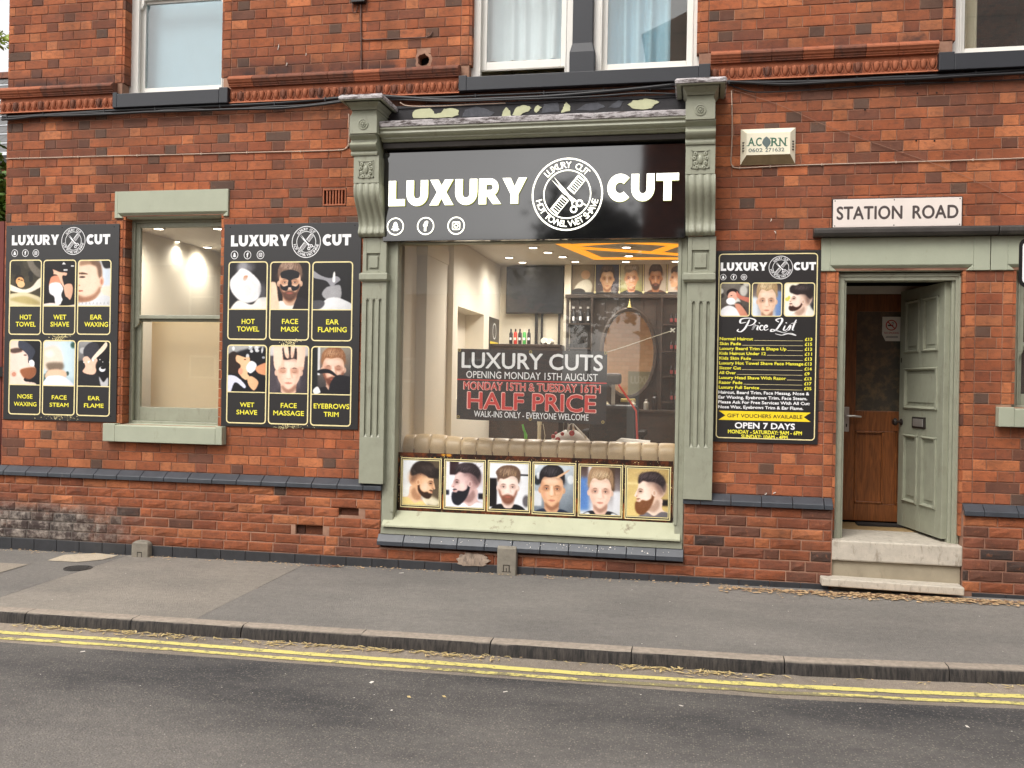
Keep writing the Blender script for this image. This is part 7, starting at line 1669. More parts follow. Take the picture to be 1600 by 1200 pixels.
# strip of hairstyle photographs stuck inside the foot of the window
yg = .046
ws = thing('window_graphic', 'bronze strip of six framed haircut photographs along the foot of the shop window', 'window sticker', (X(836, 800, yg), yg, Z(836, 812, yg)))
gx0_, gx1_ = X(621.5, 760, yg), X(1051, 760, yg); fz0, fz1 = Z(836, 810, yg), Z(836, 713.5, yg)
MB().box(gx0_, gx1_, yg, yg+.002, fz0, fz1).build('bronze_ground', 'print_bronze', ws)
for i in range(6):
    cx0, cx1 = [(626, 689.5), (693.5, 758.5), (761.6, 828.8), (831.5, 899.8), (903.5, 973), (976.7, 1048)][i]; v0, v1 = [(715.5, 793.5), (717.8, 797), (720, 800.5), (722.5, 804.8), (725.5, 808.5), (728.5, 812)][i]
    um = (cx0+cx1)/2; x0, x1, z1, z0 = X(cx0, 760, yg), X(cx1, 760, yg), Z(um, v0, yg), Z(um, v1, yg)
    b = MB().poly(rrect(x0, x1, z0, z1, .001), yg-.0006); b.build('card', 'print_black', ws)
    photo('photograph', ws, 15+i, x0+.021, x1-.021, z0+.026, z1-.024, yg-.0014, crop=(.02, .98, .04, .97))
    b = MB(); rframe(b, x0, x1, z0, z1, .007, .001, yg-.0012); rframe(b, x0+.014, x1-.014, z0+.018, z1-.016, .006, .001, yg-.0018); b.build('gold_border', 'print_gold', ws)
    if i: photo('gold_splash', ws, 26, x0-.028, x0-.001, z0-.02+.05*rs.rand(), z1+.02, yg-.0004, crop=(.1, .5, .1, .9))
photo('gold_splash', ws, 26, gx0_, gx0_+.02, fz0+.1, fz1-.02, yg-.0004, crop=(0, .3, 0, 1)); photo('gold_splash', ws, 26, X(676, 712, yg), X(716, 712, yg), Z(700, 716.5, yg), Z(700, 709.5, yg), yg-.0008, crop=(.1, .9, .02, .2))
b = MB()
for k_ in range(150):
    u = 622+426*rs.rand(); side = rs.rand(); 
    if side < .5: x = X(u, 730, yg); z = Z(u, 713+(u-621)*.03+rs.normal()*2.2, yg)
    else: i = rs.randint(0, 7); uu = [623.5, 691.5, 760, 830, 901.7, 975, 1049.5][i]+rs.normal()*1.4; x = X(uu, 760, yg); z = Z(uu, 722+85*rs.rand(), yg)
    s_ = .0015+.005*rs.rand()**2; a = rs.rand()*3
    if fz0 < z < fz1-.004 and gx0_ < x < gx1_: b.add([(x+s_*math.cos(a), yg-.0022, z+s_*math.sin(a)), (x+s_*math.cos(a+2.2), yg-.0022, z+s_*math.sin(a+2.2)), (x+s_*math.cos(a+4), yg-.0022, z+s_*math.sin(a+4))], [(0, 1, 2)])
b.build('gold_flecks', 'print_gold', ws)

# alarm box
ya = -.065; A0, A1, Az0, Az1 = X(1157, 230, 0), X(1242.5, 230, 0), Z(1200, 257.5, 0), Z(1200, 201.5, 0)
ab = thing('alarm_box', 'cream burglar alarm box lettered in green on the brick wall', 'alarm box', ((A0+A1)/2, 0, Az0))
i0, i1, j0, j1 = A0+.045, A1-.045, Z(1200, 241.5, ya), Az1-.048
def fr_ring(a, c, e, f, y): return [(a, y, e), (c, y, e), (c, y, f), (a, y, f)]
b = MB(); b.rings([fr_ring(A0, A1, Az0, Az1, 0), fr_ring(A0, A1, Az0, Az1, -.012), fr_ring(i0, i1, j0, j1, ya)], cap=(False, True))
b.f = [f for f in b.f if not (f == (4, 5, 9, 8))]; b.c = b.c[:len(b.f)]; b.build('case', 'alarm_cream', ab)
MB().add([(A0, -.012, Az0), (A1, -.012, Az0), (i1, ya, j0), (i0, ya, j0)], [(0, 1, 2, 3)]).build('stained_slope', 'alarm_dirty', ab)
b = MB(); yq = ya-.001
def serif(mb, s_, u0, u1, vb, vt, y, bold, mat=None):
    T(mb, s_, u0, u1, vb, vt, y, bold)
    w0 = (X(u1, vb, y)-X(u0, vb, y))/max(1, len(s_)); h_ = Z((u0+u1)/2, vt, y)-Z((u0+u1)/2, vb, y); zb_ = Z((u0+u1)/2, vb, y)
    return w0, h_, zb_
for s_, u0, u1 in (('A', 1168.7, 1179), ('C', 1181, 1190), ('R', 1205, 1216), ('N', 1217.5, 1228)):
    w0, h_, zb_ = serif(b, s_, u0, u1, 228.2, 215, yq, .022)
    x0, x1 = X(u0, 228, yq), X(u1, 228, yq)
    if s_ in 'ARN':
        for xx in (x0, x1): b.poly([(xx-.011, zb_), (xx+.011, zb_), (xx+.011, zb_+.006), (xx-.011, zb_+.006)], yq-.0003)
    if s_ in 'RN': b.poly([(x0-.011, zb_+h_-.006), (x0+.008, zb_+h_-.006), (x0+.008, zb_+h_), (x0-.011, zb_+h_)], yq-.0003)
    if s_ == 'N': b.poly([(x1-.010, zb_+h_-.006), (x1+.011, zb_+h_-.006), (x1+.011, zb_+h_), (x1-.010, zb_+h_)], yq-.0003)
b.build('lettering', 'letter_green', ab, kind='stuff')
cx, cz = X(1197.6, 222, yq), Z(1197.6, 222, yq)
b = MB().poly([(cx+p*.034, cz+q*.045) for p, q in ((0, 1.0), (.35, .8), (.8, .45), (1.0, 0), (.9, -.35), (.5, -.75), (.25, -.95), (.3, -1.2), (.05, -1.15), (-.15, -.9), (-.6, -.6), (-.95, -.2), (-.95, .1), (-.7, .55), (-.35, .85))][::-1], yq); b.build('acorn_emblem', 'letter_grey', ab)
b = MB(); T(b, '0602', 1169.5, 1191.5, 237.6, 231.8, yq, .02); T(b, '271632', 1195.5, 1225.5, 236.8, 231.0, yq, .02)
b.build('telephone_number', 'letter_grey', ab)
b = MB()
for i in range(4):
    for s_, x0 in ((-1, A0+.023), (1, A1-.023)):
        z = (Az0+Az1)/2+.028-.022*i; b.box(x0-.010, x0+.010, -.046, -.030, z-.003, z+.004)
b.lathe(((A0+A1)/2+.005, -.035, Az0+.045), [(.006, 0), (.006, .006), (.001, .007)], 8, 'y'); b.build('vents', 'iron_dark', ab)

# street name plate
q0, q1, qz0, qz1 = X(1301.5, 333, -.02), X(1502.5, 333, -.02), Z(1402, 354.3, -.02), Z(1402, 310, -.02)
sn = thing('street_name_sign', 'white STATION ROAD street name plate above the drip mould', 'sign', ((q0+q1)/2, -.01, qz0))
MB().box(q0-.008, q1+.008, -.018, -.003, qz0-.008, qz1+.008).build('backing', 'black_frame', sn, bevel=.004); MB().box(q0, q1, -.026, -.018, qz0, qz1).build('plate', 'sign_white', sn, bevel=.003)
b = MB(); T(b, 'STATION', 1307.0, 1410, 342.8, 322.0, -.0265, .028, 1.04, res=5); b.build('word', 'sign_letter', sn); b = MB(); T(b, 'ROAD', 1425.5, 1497.5, 341.3, 320.4, -.0265, .028, 1.04, res=5); b.build('word', 'sign_letter', sn)
b = MB()
for fx in (.015, .48, .985):
    for zz in (qz0+.012, qz1-.012): disc(b, q0+(q1-q0)*fx, zz, .005, -.0268, n=8)
b.build('screws', 'iron_dark', sn)

# edge of a road sign on its pole at the right
ry = -1.0; r0_ = X(1592, 410, ry); rz_1, rz_0 = Z(1594, 372, ry), Z(1594, 449, ry)
rsn = thing('road_sign', 'white road sign with a black border, cut by the right edge', 'road sign', (r0_+.30, ry, gz(r0_, ry)))
b = MB().prism(rrect(r0_, r0_+.60, rz_0, rz_1, .05), ry, ry+.004); b.build('plate', 'black_frame', rsn)
b = MB().poly(rrect(r0_+.022, r0_+.578, rz_0+.022, rz_1-.022, .035), ry-.001); b.build('face', 'print_white', rsn)
MB().lathe((r0_+.30, ry+.045, gz(r0_, ry)-.02), [(.038, 0), (.038, 3.3), (.001, 3.31)], 12).build('pole', 'steel', rsn, smooth=True)
MB().box(r0_+.25, r0_+.35, ry+.004, ry+.09, (rz_0+rz_1)/2-.02, (rz_0+rz_1)/2+.02).build('clamp', 'steel', rsn)

# air brick
v0 = OPEN['vent']
vb_ = MB().box(v0[0], v0[1], .03, .05, v0[2], v0[3]); t = 0.014
vf = MB().box(v0[0]+.004, v0[1]-.004, -.004, .05, v0[2]+.004, v0[2]+t+.004).box(v0[0]+.004, v0[1]-.004, -.004, .05, v0[3]-t-.004, v0[3]-.004).box(v0[0]+.004, v0[0]+t, -.004, .05, v0[2]+t, v0[3]-t).box(v0[1]-t, v0[1]-.004, -.004, .05, v0[2]+t, v0[3]-t)
av = vf.build('air_brick', 'terracotta', B, bevel=.002); vb_.build('air_brick_void', 'void_black', B)
nb_ = 7
for i in range(1, nb_):
    x = v0[0]+t+(v0[1]-v0[0]-2*t)*i/nb_; MB().box(x-.006, x+.006, .0, .03, v0[2]+t, v0[3]-t).build('bar', 'terracotta', av)

# ---------------------------------------------------------------- cables on the wall
simple('wire_tan', (148, 108, 88), .7)
def path3(pts): return [(X(u, v, y), y, Z(u, v, y)) for u, v, y in pts]
def smooth3(P, k=5):
    P = [Vector(p) for p in P]; out = []
    E = [2*P[0]-P[1]]+P+[2*P[-1]-P[-2]]
    for i in range(len(P)-1):
        p0, p1, p2, p3 = E[i:i+4]
        for j in range(k):
            q = j/k; out.append(.5*((2*p1)+(-p0+p2)*q+(2*p0-5*p1+4*p2-p3)*q*q+(-p0+3*p1-3*p2+p3)*q**3))
    return out+[P[-1]]
def cable(name, pts, r_, mat, lab, group=None, clips=0):
    t = thing(name, lab, 'cable', tuple(path3(pts)[0]), group)
    P = smooth3(path3(pts)); MB().tube(P, r_, 6).build('sheath', mat, t, smooth='all')
    if clips:
        for i in range(clips):
            q = P[int((i+.5)*(len(P)-1)/clips)]; MB().box(q[0]-.004, q[0]+.004, q[1]-r_-.003, .0, q[2]-r_-.004, q[2]+r_+.004).build('clip', mat, t)
    return t
GC = 'black cables strapped along the wall under the moulded brick course'
# the left run: three black cables in a loose bundle
cable('cable', [(4, 183.5, -.03), (30, 182.5, -.03), (100, 178, -.032), (180, 173, -.032), (260, 169.5, -.035), (345, 165.5, -.032), (430, 161.5, -.03), (500, 156, -.032), (532, 153, -.04), (552, 152, -.05)], .016, 'cable_black', 'thick black cable along the left wall, topmost of the bundle', GC, 8)
cable('cable', [(3, 187, -.05), (30, 185, -.05), (60, 181.5, -.048), (110, 180.5, -.055), (170, 178.2, -.05), (230, 175, -.055), (300, 172.8, -.05), (370, 170.5, -.055), (440, 169, -.05), (500, 163.5, -.05), (545, 157, -.06)], .012, 'cable_black', 'black cable sagging lowest in the bundle on the left wall', GC)
cable('cable', [(4, 186, -.035), (60, 182.5, -.035), (130, 177, -.05), (200, 176.5, -.05), (280, 171, -.055), (350, 171.5, -.05), (420, 166.5, -.05), (480, 164, -.05), (540, 156, -.055)], .008, 'cable_black', 'thin black cable weaving through the bundle on the left wall', GC)
# behind and over the cornice
cable('cable', [(598, 150, -.07), (640, 153, -.05), (700, 156.5, -.05), (780, 154, -.05), (850, 151, -.05), (920, 145.5, -.05), (1000, 138, -.05), (1058, 131.5, -.05)], .016, 'cable_black', 'thick black cable sweeping over the shop cornice up to the right capital', GC)
cable('cable', [(604, 152, -.045), (680, 152.5, -.04), (760, 149, -.04), (850, 145.5, -.04), (930, 142, -.04), (990, 139, -.04), (1055, 138, -.04)], .011, 'cable_black', 'black cable running level above the shop cornice', GC, 5)
cable('cable', [(610, 155, -.05), (700, 158, -.06), (780, 156, -.06), (850, 154, -.06), (930, 150.5, -.06), (1000, 145.5, -.06), (1060, 147, -.05)], .008, 'cable_black', 'lowest thin black cable above the shop cornice', GC)
cable('pale_cable', [(625, 160, -.04), (638, 165.5, -.04), (680, 166, -.04), (730, 163.5, -.04), (790, 161, -.04)], .005, 'cable_pale', 'short pale cable stub just above the peeling head board')
# right run
cable('cable', [(1128, 128, -.05), (1160, 128.5, -.035), (1230, 128.5, -.03), (1310, 126.5, -.03), (1382, 122, -.03), (1475, 118.5, -.03), (1600, 109, -.03), (1700, 103, -.03)], .017, 'cable_black', 'thick black cable along the right wall above the alarm box', GC, 7)
cable('cable', [(1130, 127, -.055), (1200, 131, -.05), (1240, 131.5, -.055), (1310, 127.5, -.055), (1382, 124.8, -.055), (1440, 123, -.055), (1500, 119, -.055), (1600, 114, -.055), (1700, 108, -.05)], .012, 'cable_black', 'second black cable along the right wall, strapped to the thick one', GC)
cable('cable', [(1138, 132, -.03), (1155, 138, -.025), (1180, 144, -.025), (1225, 143, -.025), (1300, 138, -.02), (1400, 131.5, -.02), (1500, 128, -.02), (1700, 120, -.02)], .005, 'cable_black', 'thin dark cable sagging lowest along the right wall', GC)
# thin pale wires
GP = 'thin pale wires clipped to the brickwork'
cable('pale_cable', [(9, 248, -.008), (70, 246.5, -.008), (160, 244, -.008), (250, 242, -.008), (330, 240, -.008), (400, 238, -.008), (470, 236.5, -.008), (530, 234.5, -.008), (541, 231, -.008), (545, 224, -.008), (545.5, 200, -.008), (545, 178, -.008)], .005, 'cable_pale', 'pale wire across the left wall, turning up beside the left capital', GP, 10)
cable('pale_cable', [(1143, 141, -.008), (1144, 180, -.008), (1143.5, 225, -.008), (1142, 250, -.008), (1144, 259, -.008), (1151, 262.5, -.008), (1170, 262, -.008), (1230, 259, -.008), (1300, 256.5, -.008), (1400, 253.5, -.008), (1500, 250.5, -.008), (1600, 247, -.008), (1700, 243.5, -.008)], .005, 'cable_pale', 'pale wire dropping by the right capital and running under the alarm box', GP, 10)
cable('brown_wire', [(1145, 140, -.014), (1220, 165, -.012), (1300, 200, -.014), (1380, 228, -.012), (1446, 251, -.012), (1500, 272, -.012), (1560, 300, -.012), (1620, 328, -.012)], .0019, 'wire_tan', 'very thin slack wire slanting down across the right brickwork')
cable('brown_wire', [(564, 3, -.01), (564, 40, -.01), (564.5, 80, -.01), (564, 124, -.01)], .007, 'cable_brown', 'brown wire dropping straight from the black junction box', None, 6)
cable('brown_wire', [(565, 58, -.01), (570, 62, -.01), (600, 61, -.01), (650, 59, -.01), (668, 57.5, -.01), (674, 53, -.01), (676, 49, -.01)], .005, 'cable_brown', 'brown wire branching right towards the hole in the bricks')
cable('brown_wire', [(551, 2, -.012), (550.5, 12, -.012), (552, 19, -.012), (556, 19, -.012), (558, 12, -.012), (559, 2, -.012)], .004, 'cable_brown', 'small loop of brown wire under the black junction box')
jb = MB().box(X(549, 1, -.05), X(570, 1, -.05), -.055, -.0, Z(560, 3, -.05), Z(560, -14, -.05)); jb.build('junction_box', 'black_frame', label='small black junction box at the top edge of the wall', cat='junction box', bevel=.005)

# old bracket stain / screw holes
for u, v, lb in ((1433.5, 146, 0), (1463.5, 145, 0), (1460, 220, 0), (1431.5, 220, 0), (1351.5, 171.5, 0)):
    MB().lathe((X(u, v), -.0025, Z(u, v)), [(.0075, 0), (.006, .002), (.001, .001)], 8, 'y').build('screw_hole', 'void_black', B)
for u, v, du, dv in ((434, 78, 1.5, -9), (477.5, 87, .8, -4), (447, 103, 1.4, -5), (1204, 346, 1, -5), (1210, 361, 2, 4), (678, 117, 5, 0), (1195, 773, 3, -3), (1208, 771, 4, -2)):
    a = pt(u, v, -.006); c = pt(u+du, v+dv, -.006); MB().tube([tuple(a), tuple((a+c)/2+np.array([.004, -.001, 0])), tuple(c)], [.003, .0045, .002], 5).build('paint_scuff', 'scrap_white', B)
b = MB()
for k_ in range(60):
    x = -2.6+2.4*rs.rand() if k_ % 3 else -1.4+.9*rs.rand(); q = rs.rand(); y, z = -.093+(.038)*q, .240+(.050)*q; s_ = .002+.006*rs.rand()**4; b.add([(x-s_, y-.002, z+.0025), (x+s_, y-.002, z+.0025), (x+s_*.7, y+s_*.7, z+.0035+s_*.8), (x-s_*.6, y+s_*.7, z+.0035+s_*.8)], [(0, 1, 2, 3)])
b.build('paint_flecks', 'scrap_white', B, kind='stuff')
# ---------------------------------------------------------------- marker stones at the foot of the wall
def marker(u0, u1, vt, vb, y, lab, pitched, mark):
    x0, x1, z1, z0 = X(u0, vb, y), X(u1, vb, y), Z((u0+u1)/2, vt, y), Z((u0+u1)/2, vb, y)
    t = thing('marker_stone', lab, 'marker stone', ((x0+x1)/2, y+.05, z0)); b = MB(); n = 9; rg = []
    w_ = x1-x0
    prof = [(0, 1.0), (.5, 1.0), (.8, .99), (.9, .9), (.97, .72), (1.0, .45)] if pitched else [(0, 1.0), (.5, 1.0), (.93, 1.0), (.985, .97), (1.0, .9)]
    for h_, s_ in prof:
        zz = z0-.04+(z1-z0+.04)*h_; hw = w_/2*s_; c = (x0+x1)/2; j = rs.uniform(-.002, .002)
        yy0 = y+(.02 if h_ > .95 else 0)
        rg.append([(c-hw+.006, yy0+j, zz), (c+hw-.006, yy0+j, zz), (c+hw, yy0+.008, zz), (c+hw, -.04, zz), (c-hw, -.04, zz), (c-hw, yy0+.008, zz)])
    b.rings(rg); b.build('stone', 'stone_block', t, smooth=True, bevel=.003)
    b = MB(); cx, cz, s_ = (x0+x1)/2, z0+.055, .028
    for q in mark: b.box(cx+q[0]*s_, cx+q[1]*s_, y-.0015, y+.004, cz+q[2]*s_, cz+q[3]*s_)
    b.build('cut_mark', 'iron_dark', t)
marker(204.5, 231, 845.5, 875, -.12, 'round-topped grey marker stone at the wall foot below the left poster', True, [(-.9, -.65, -1.2, .6), (.65, .9, -1.2, .6), (-.9, .9, .4, .65)])
marker(776, 806, 854, 898, -.12, 'square grey marker stone at the wall foot under the shop window', False, [(-1, -.75, -1, 1), (.75, 1, -1, 1), (-1, 1, .8, 1.0), (-1.4, 1.4, -1.2, -1), (-.12, .12, -1, 0)])
simple('cement_pale', (160, 142, 126), .95, var=.35, vs=16, bump=.8, bs=60, grime=(.5, (96, 86, 78), .7))
# cement patch on the bricks by the second stone
b = MB(); cxp, czp = X(738, 878, -.07), Z(738, 878, -.07); pts = [(cxp+(.150+rs.uniform(-.03, .012))*np.sign(math.cos(a))*abs(math.cos(a))**.7, czp+.014+(.062+rs.uniform(-.016, .008))*np.sign(math.sin(a))*abs(math.sin(a))**.7) for a in np.linspace(0, 6.28, 37)[:-1]]
b.rings([[(p[0], -.05, p[1]) for p in pts[::-1]], [(cxp+(p[0]-cxp)*.93, -.066, czp+(p[1]-czp)*.96) for p in pts[::-1]], [(cxp+(p[0]-cxp)*.55, -.069+rs.uniform(-.003, .003), czp+(p[1]-czp)*.5) for p in pts[::-1]]]); b.build('cement_patch', 'cement_pale', B, smooth=True)

# manhole, litter, weeds
D = ray(122, 887); tq = (gz(-5.3, -.4)-1.62)/D[2]; mcx, mcy = CAM[0]+tq*D[0], CAM[1]+tq*D[1]; mz = gz(mcx, mcy)
mh = thing('access_cover', 'small round dark iron access cover in the pavement', 'manhole cover', (mcx, mcy, mz))
MB().lathe((mcx, mcy, mz), [(.118, -.01), (.118, .004), (.108, .005), (.106, .001), (.001, .001)], 24).build('cover', 'manhole_iron', mh, smooth=True)
b = MB()
for i in range(-3, 4): b.box(mcx-.085+abs(i)*.012, mcx+.085-abs(i)*.012, mcy+i*.026-.005, mcy+i*.026+.005, mz+.001, mz+.005)
b.build('ribs', 'manhole_iron', mh)
def flakes(name, mat, pts, s0, s1, lab, cat, curl=.5, lift=.01, ln=1.0):
    b = MB()
    for x, y, z in pts:
        s_ = s0+(s1-s0)*rs.rand()**1.5; a = rs.rand()*6.28; w_ = s_*(.35+.3*rs.rand())/ln; ca, sa = math.cos(a), math.sin(a); h_ = lift*rs.rand(); cu = curl*s_*rs.uniform(-.3, 1)
        w_ *= 1.35
        P = [(-s_, 0, 0), (-s_*.2, -w_, cu*.4), (s_, 0, cu*.8*rs.rand()), (-s_*.1, w_, cu*.5)]
        b.add([(x+p[0]*ca-p[1]*sa, y+p[0]*sa+p[1]*ca, z+.002+h_+max(p[2], 0)) for p in P], [(0, 1, 2), (0, 2, 3)])
    return b.build(name, mat, kind='stuff', label=lab, cat=cat)
def along(n, x0, x1, y0, sp, dens=None):
    out = []
    while len(out) < n:
        x = x0+(x1-x0)*rs.rand()
        if dens and rs.rand() > dens(x): continue
        y = y0-abs(rs.normal())*sp; z = gz(x, y) if y0 > KY-.001 else gz(x)+float(np.interp(y, [-2.325, -2.20, -2.10, -2.01], [-.166, -.157, -.142, -.120]))+.002
        out.append((x, y+(bend(x) if y0 < -1.9 else 0), z))
    return out
dd = lambda x: .2+.8*math.exp(-((x-1.6)/.8)**2)
flakes('fallen_leaves', 'dead_leaf', along(1400, .2, 3.0, -.165, .07, dd), .008, .026, 'dry tan leaf litter drifted along the doorstep foot', 'leaf litter')
flakes('fallen_leaves', 'dead_leaf_dark', along(700, .3, 3.0, -.16, .055, dd), .006, .018, 'brown leaf fragments in the drift below the doorstep', 'leaf litter')
flakes('fallen_leaves', 'dead_leaf', along(420, -6.5, .6, -.07, .06), .005, .018, 'sparse dry crumbs along the foot of the long wall', 'leaf litter')
flakes('fallen_leaves', 'dead_leaf_dark', along(60, X(500), X(545), -.1, .04), .006, .018, 'reddish crumbs at the wall foot left of the shop window', 'leaf litter')
cl_ = lambda x: sum(math.exp(-((x-c)/.28)**2) for c in (-4.4, -3.9, -3.5, -2.6, -2.2, -1.9, -1.5, -.2, .0, 2.2))*.9+.06
flakes('dry_straw', 'straw', along(700, -5.4, 3.0, KY-.014, .025, cl_), .014, .046, 'pale dry grass stalks lying in the gutter', 'straw', .25, .008, 4.5)
flakes('dry_straw', 'dead_leaf', along(160, -5.4, 3.0, KY-.012, .04, cl_), .004, .014, 'leaf crumbs among the straw in the gutter', 'leaf litter')
pts = []
for i in range(150):
    x = -5+8*rs.rand(); y = -2.4-3.2*rs.rand(); pts.append((x, y, gz(x)-.15-.012))
for i in range(60):
    x = -6+9*rs.rand(); y = -1.9*rs.rand(); pts.append((x, y, gz(x, y)))
def roadz(x, y): return gz(x)+np.interp(y, [-8.9, -5.4, -2.32], [-.15, -.10, -.165])
pts = [(x, y, roadz(x, y) if y < -2.3 else gz(x, y)) for x, y, z in pts]
flakes('grit', 'scrap_white', pts, .003, .008, 'small pale chips scattered on road and pavement', 'grit', .3, .002)
for u, v, s_, lb in ((569, 837, .016, 'white scrap of paper on the road below the left kerb'),): pass
b = None
for k_, (u, v, s_, m_, lb) in enumerate([(581, 1037, .022, 'scrap_white', 'white paper scrap on the road just below the yellow lines'), (639, 1090, .022, 'straw', 'pale yellow leaf lying on the dark road'), (694, 1089, .020, 'straw', 'thin pale leaf on the road right of the yellow leaf'), (612, 1111, .013, 'scrap_white', 'tiny white scrap low on the road'), (790, 1051, .016, 'scrap_white', 'white scrap against the lower yellow line near the middle'), (1065, 1071, .014, 'scrap_white', 'white scrap on the road right of the middle'), (1512, 1102, .018, 'scrap_white', 'white paper scrap on the road at the right'), (129, 1019, .018, 'scrap_white', 'white scrap on the road at the far left'), (627, 896, .022, 'scrap_white', 'white scrap on the pavement below the shop window corner')]):
    D = ray(u, v); z = -.155
    for _ in range(8):
        tq = (z-1.62)/D[2]; x, y = CAM[0]+tq*D[0], CAM[1]+tq*D[1]; z = float(roadz(x, y)) if y < -2.3 else gz(x, y)
    a = rs.rand()*3; P = [(-s_, -s_*.3), (s_*.8, -s_*.5), (s_, s_*.3), (-s_*.6, s_*.5)]
    MB().add([(x+p*math.cos(a)-q*math.sin(a), y+p*math.sin(a)+q*math.cos(a), z+.003+.004*rs.rand()) for p, q in P], [(0, 1, 2, 3)]).build('litter_scrap', m_, label=lb, cat='litter')
# twig and dried leaf in the gutter
x, y, z = X(905, 1030, 0), 0, 0
def gut(u, v):
    D = ray(u, v); tq = (gz(-.8)-.14-1.62)/D[2]; return CAM[0]+tq*D[0], CAM[1]+tq*D[1]
x0_, y0_ = gut(866, 1031); x1_, y1_ = gut(924, 1037); zz = gz(x0_)-.135
MB().tube([(x0_, y0_, zz+.006), ((x0_+x1_)/2, (y0_+y1_)/2, zz+.012), (x1_, y1_, zz+.008)], .005, 5).build('dry_stalk', 'straw', label='long dry stalk lying in the gutter below the shop sign', cat='stalk')
b = MB(); lp = [(x1_-.03, y1_-.02), (x1_+.01, y1_-.035), (x1_+.045, y1_-.01), (x1_+.02, y1_+.03), (x1_-.02, y1_+.02)]; b.rings([[(p[0], p[1], zz+.006+.02*(i % 2)) for i, p in enumerate(lp)], [(p[0], p[1], zz+.009+.02*(i % 2)) for i, p in enumerate(lp)]]); b.build('curled_leaf', 'dead_leaf', label='curled brown leaf at the end of the gutter stalk', cat='leaf')
x0_, y0_ = gut(1400, 1064); x1_, y1_ = gut(1432, 1067); MB().tube([(x0_, y0_, zz+.03), (x1_, y1_, zz+.034)], .006, 5).build('dry_stalk', 'straw', label='short dry stalk in the gutter at the right', cat='stalk')
# weed tufts
def tuft(u, v, n, h_, lab):
    D = ray(u, v); tq = (gz(-3)-.16-1.62)/D[2]; x, y = CAM[0]+tq*D[0], CAM[1]+tq*D[1]; z = gz(x)-.135; b = MB()
    for i in range(n):
        a = rs.rand()*6.28; l_ = h_*(.5+.6*rs.rand()); w_ = .006+.005*rs.rand(); lean = .5+.6*rs.rand(); P = []
        for j in range(4):
            q = j/3; r_ = l_*lean*q; zz = z+l_*(q-.45*q*q*lean); ww = w_*(1-q*.9)*(1+.6*math.sin(q*3)); P += [(x+r_*math.cos(a)-ww*math.sin(a), y+r_*math.sin(a)+ww*math.cos(a), zz), (x+r_*math.cos(a)+ww*math.sin(a), y+r_*math.sin(a)-ww*math.cos(a), zz)]
        b.add(P, [(2*j, 2*j+1, 2*j+3, 2*j+2) for j in range(3)])
    b.build('weed', 'leaf_pale', label=lab, cat='weed')
tuft(136, 980, 26, .07, 'small green weed growing from the kerb foot at the left'); tuft(981, 1033, 7, .025, 'tiny green sprout at the broken kerb joint')

# ---------------------------------------------------------------- what shows past the left corner
nr = thing('neighbour_house', 'neighbouring house with a grey slate roof beyond the left corner', 'house', (-10.6, 9, 0))
hy0 = 9.2; rx1 = X(8, 200, hy0)+.35; rz1, rz0 = Z(0, 133, hy0+2.2), Z(0, 240, hy0)
hb = MB().box(rx1-6, rx1-.25, hy0+.3, hy0+8, -.3, rz0-.02); hb.build('wall', 'house_render', nr)
MB().box(rx1-6.1, rx1-.05, hy0+.05, hy0+.25, rz0-.18, rz0-.02).build('gutter', 'black_frame', nr)
ns_ = 9; nxs = 22
rp = MB()
for j in range(ns_):
    q0, q1 = j/ns_, (j+1)/ns_; ya0, ya1 = hy0+2.6*q0, hy0+2.6*q1+.03; za0, za1 = rz0+(rz1-rz0+.3)*q0, rz0+(rz1-rz0+.3)*q1
    for i in range(nxs):
        xx0 = rx1-.3*(i+1)+(.15 if j % 2 else 0); d_ = rs.uniform(0, .012); rp.rings([[(xx0+.004, ya0-.02, za0+.02+d_), (xx0+.296, ya0-.02, za0+.02+d_), (xx0+.296, ya1, za1+.01), (xx0+.004, ya1, za1+.01)], [(xx0+.004, ya0-.02, za0+.035+d_), (xx0+.296, ya0-.02, za0+.035+d_), (xx0+.296, ya1, za1+.02), (xx0+.004, ya1, za1+.02)]])
rf = rp.build('roof_slates', 'slate_roof', nr, kind='stuff'); MB().box(rx1-6.4, rx1+.1, hy0+2.5, hy0+2.75, rz1+.28, rz1+.42).build('ridge', 'terracotta_dark', nr)
def leaves(name, c, r_, n, mat, lab, cat, s_=.06, trunk=True, parts=True):
    t = thing(name, lab, cat, (c[0], c[1], 0)); b = MB()
    cl = [np.array(c)+np.array(r_)*rs.normal(size=3)*.42 for _ in range(max(6, n//120))]
    for i in range(n):
        q = cl[rs.randint(len(cl))]+rs.normal(size=3)*np.array(r_)*.20; a, e = rs.rand()*6.28, rs.uniform(-1, 1); w_ = s_*(.5+.8*rs.rand())
        d = np.array([math.cos(a), math.sin(a), e*.6]); d /= np.linalg.norm(d); s2 = np.cross(d, rs.normal(size=3)); s2 /= np.linalg.norm(s2)+1e-9
        b.add([tuple(q-d*w_), tuple(q+s2*w_*.45), tuple(q+d*w_), tuple(q-s2*w_*.45)], [(0, 1, 2, 3)])
    b.build('crown', mat, t)
    b = MB().tube([(c[0], c[1], -.2), (c[0]+.03, c[1], c[2]*.5), (c[0], c[1]+.03, c[2])], [.09, .06, .03], 7)
    for k2 in range(5): a = k2*1.26; b.tube([(c[0], c[1], c[2]*.7), (c[0]+r_[0]*.6*math.cos(a), c[1]+r_[1]*.6*math.sin(a), c[2]+r_[2]*.3)], [.03, .01], 5)
    b.build('trunk', 'bark', t, smooth=True); return t
leaves('garden_shrub', (X(-2, 300, 3.0)-.1, 3.0, Z(0, 300, 3.0)-.1), (.32, .4, .55), 1500, 'leaf_green', 'green leafy shrub at the far left edge beyond the corner', 'shrub', .07)
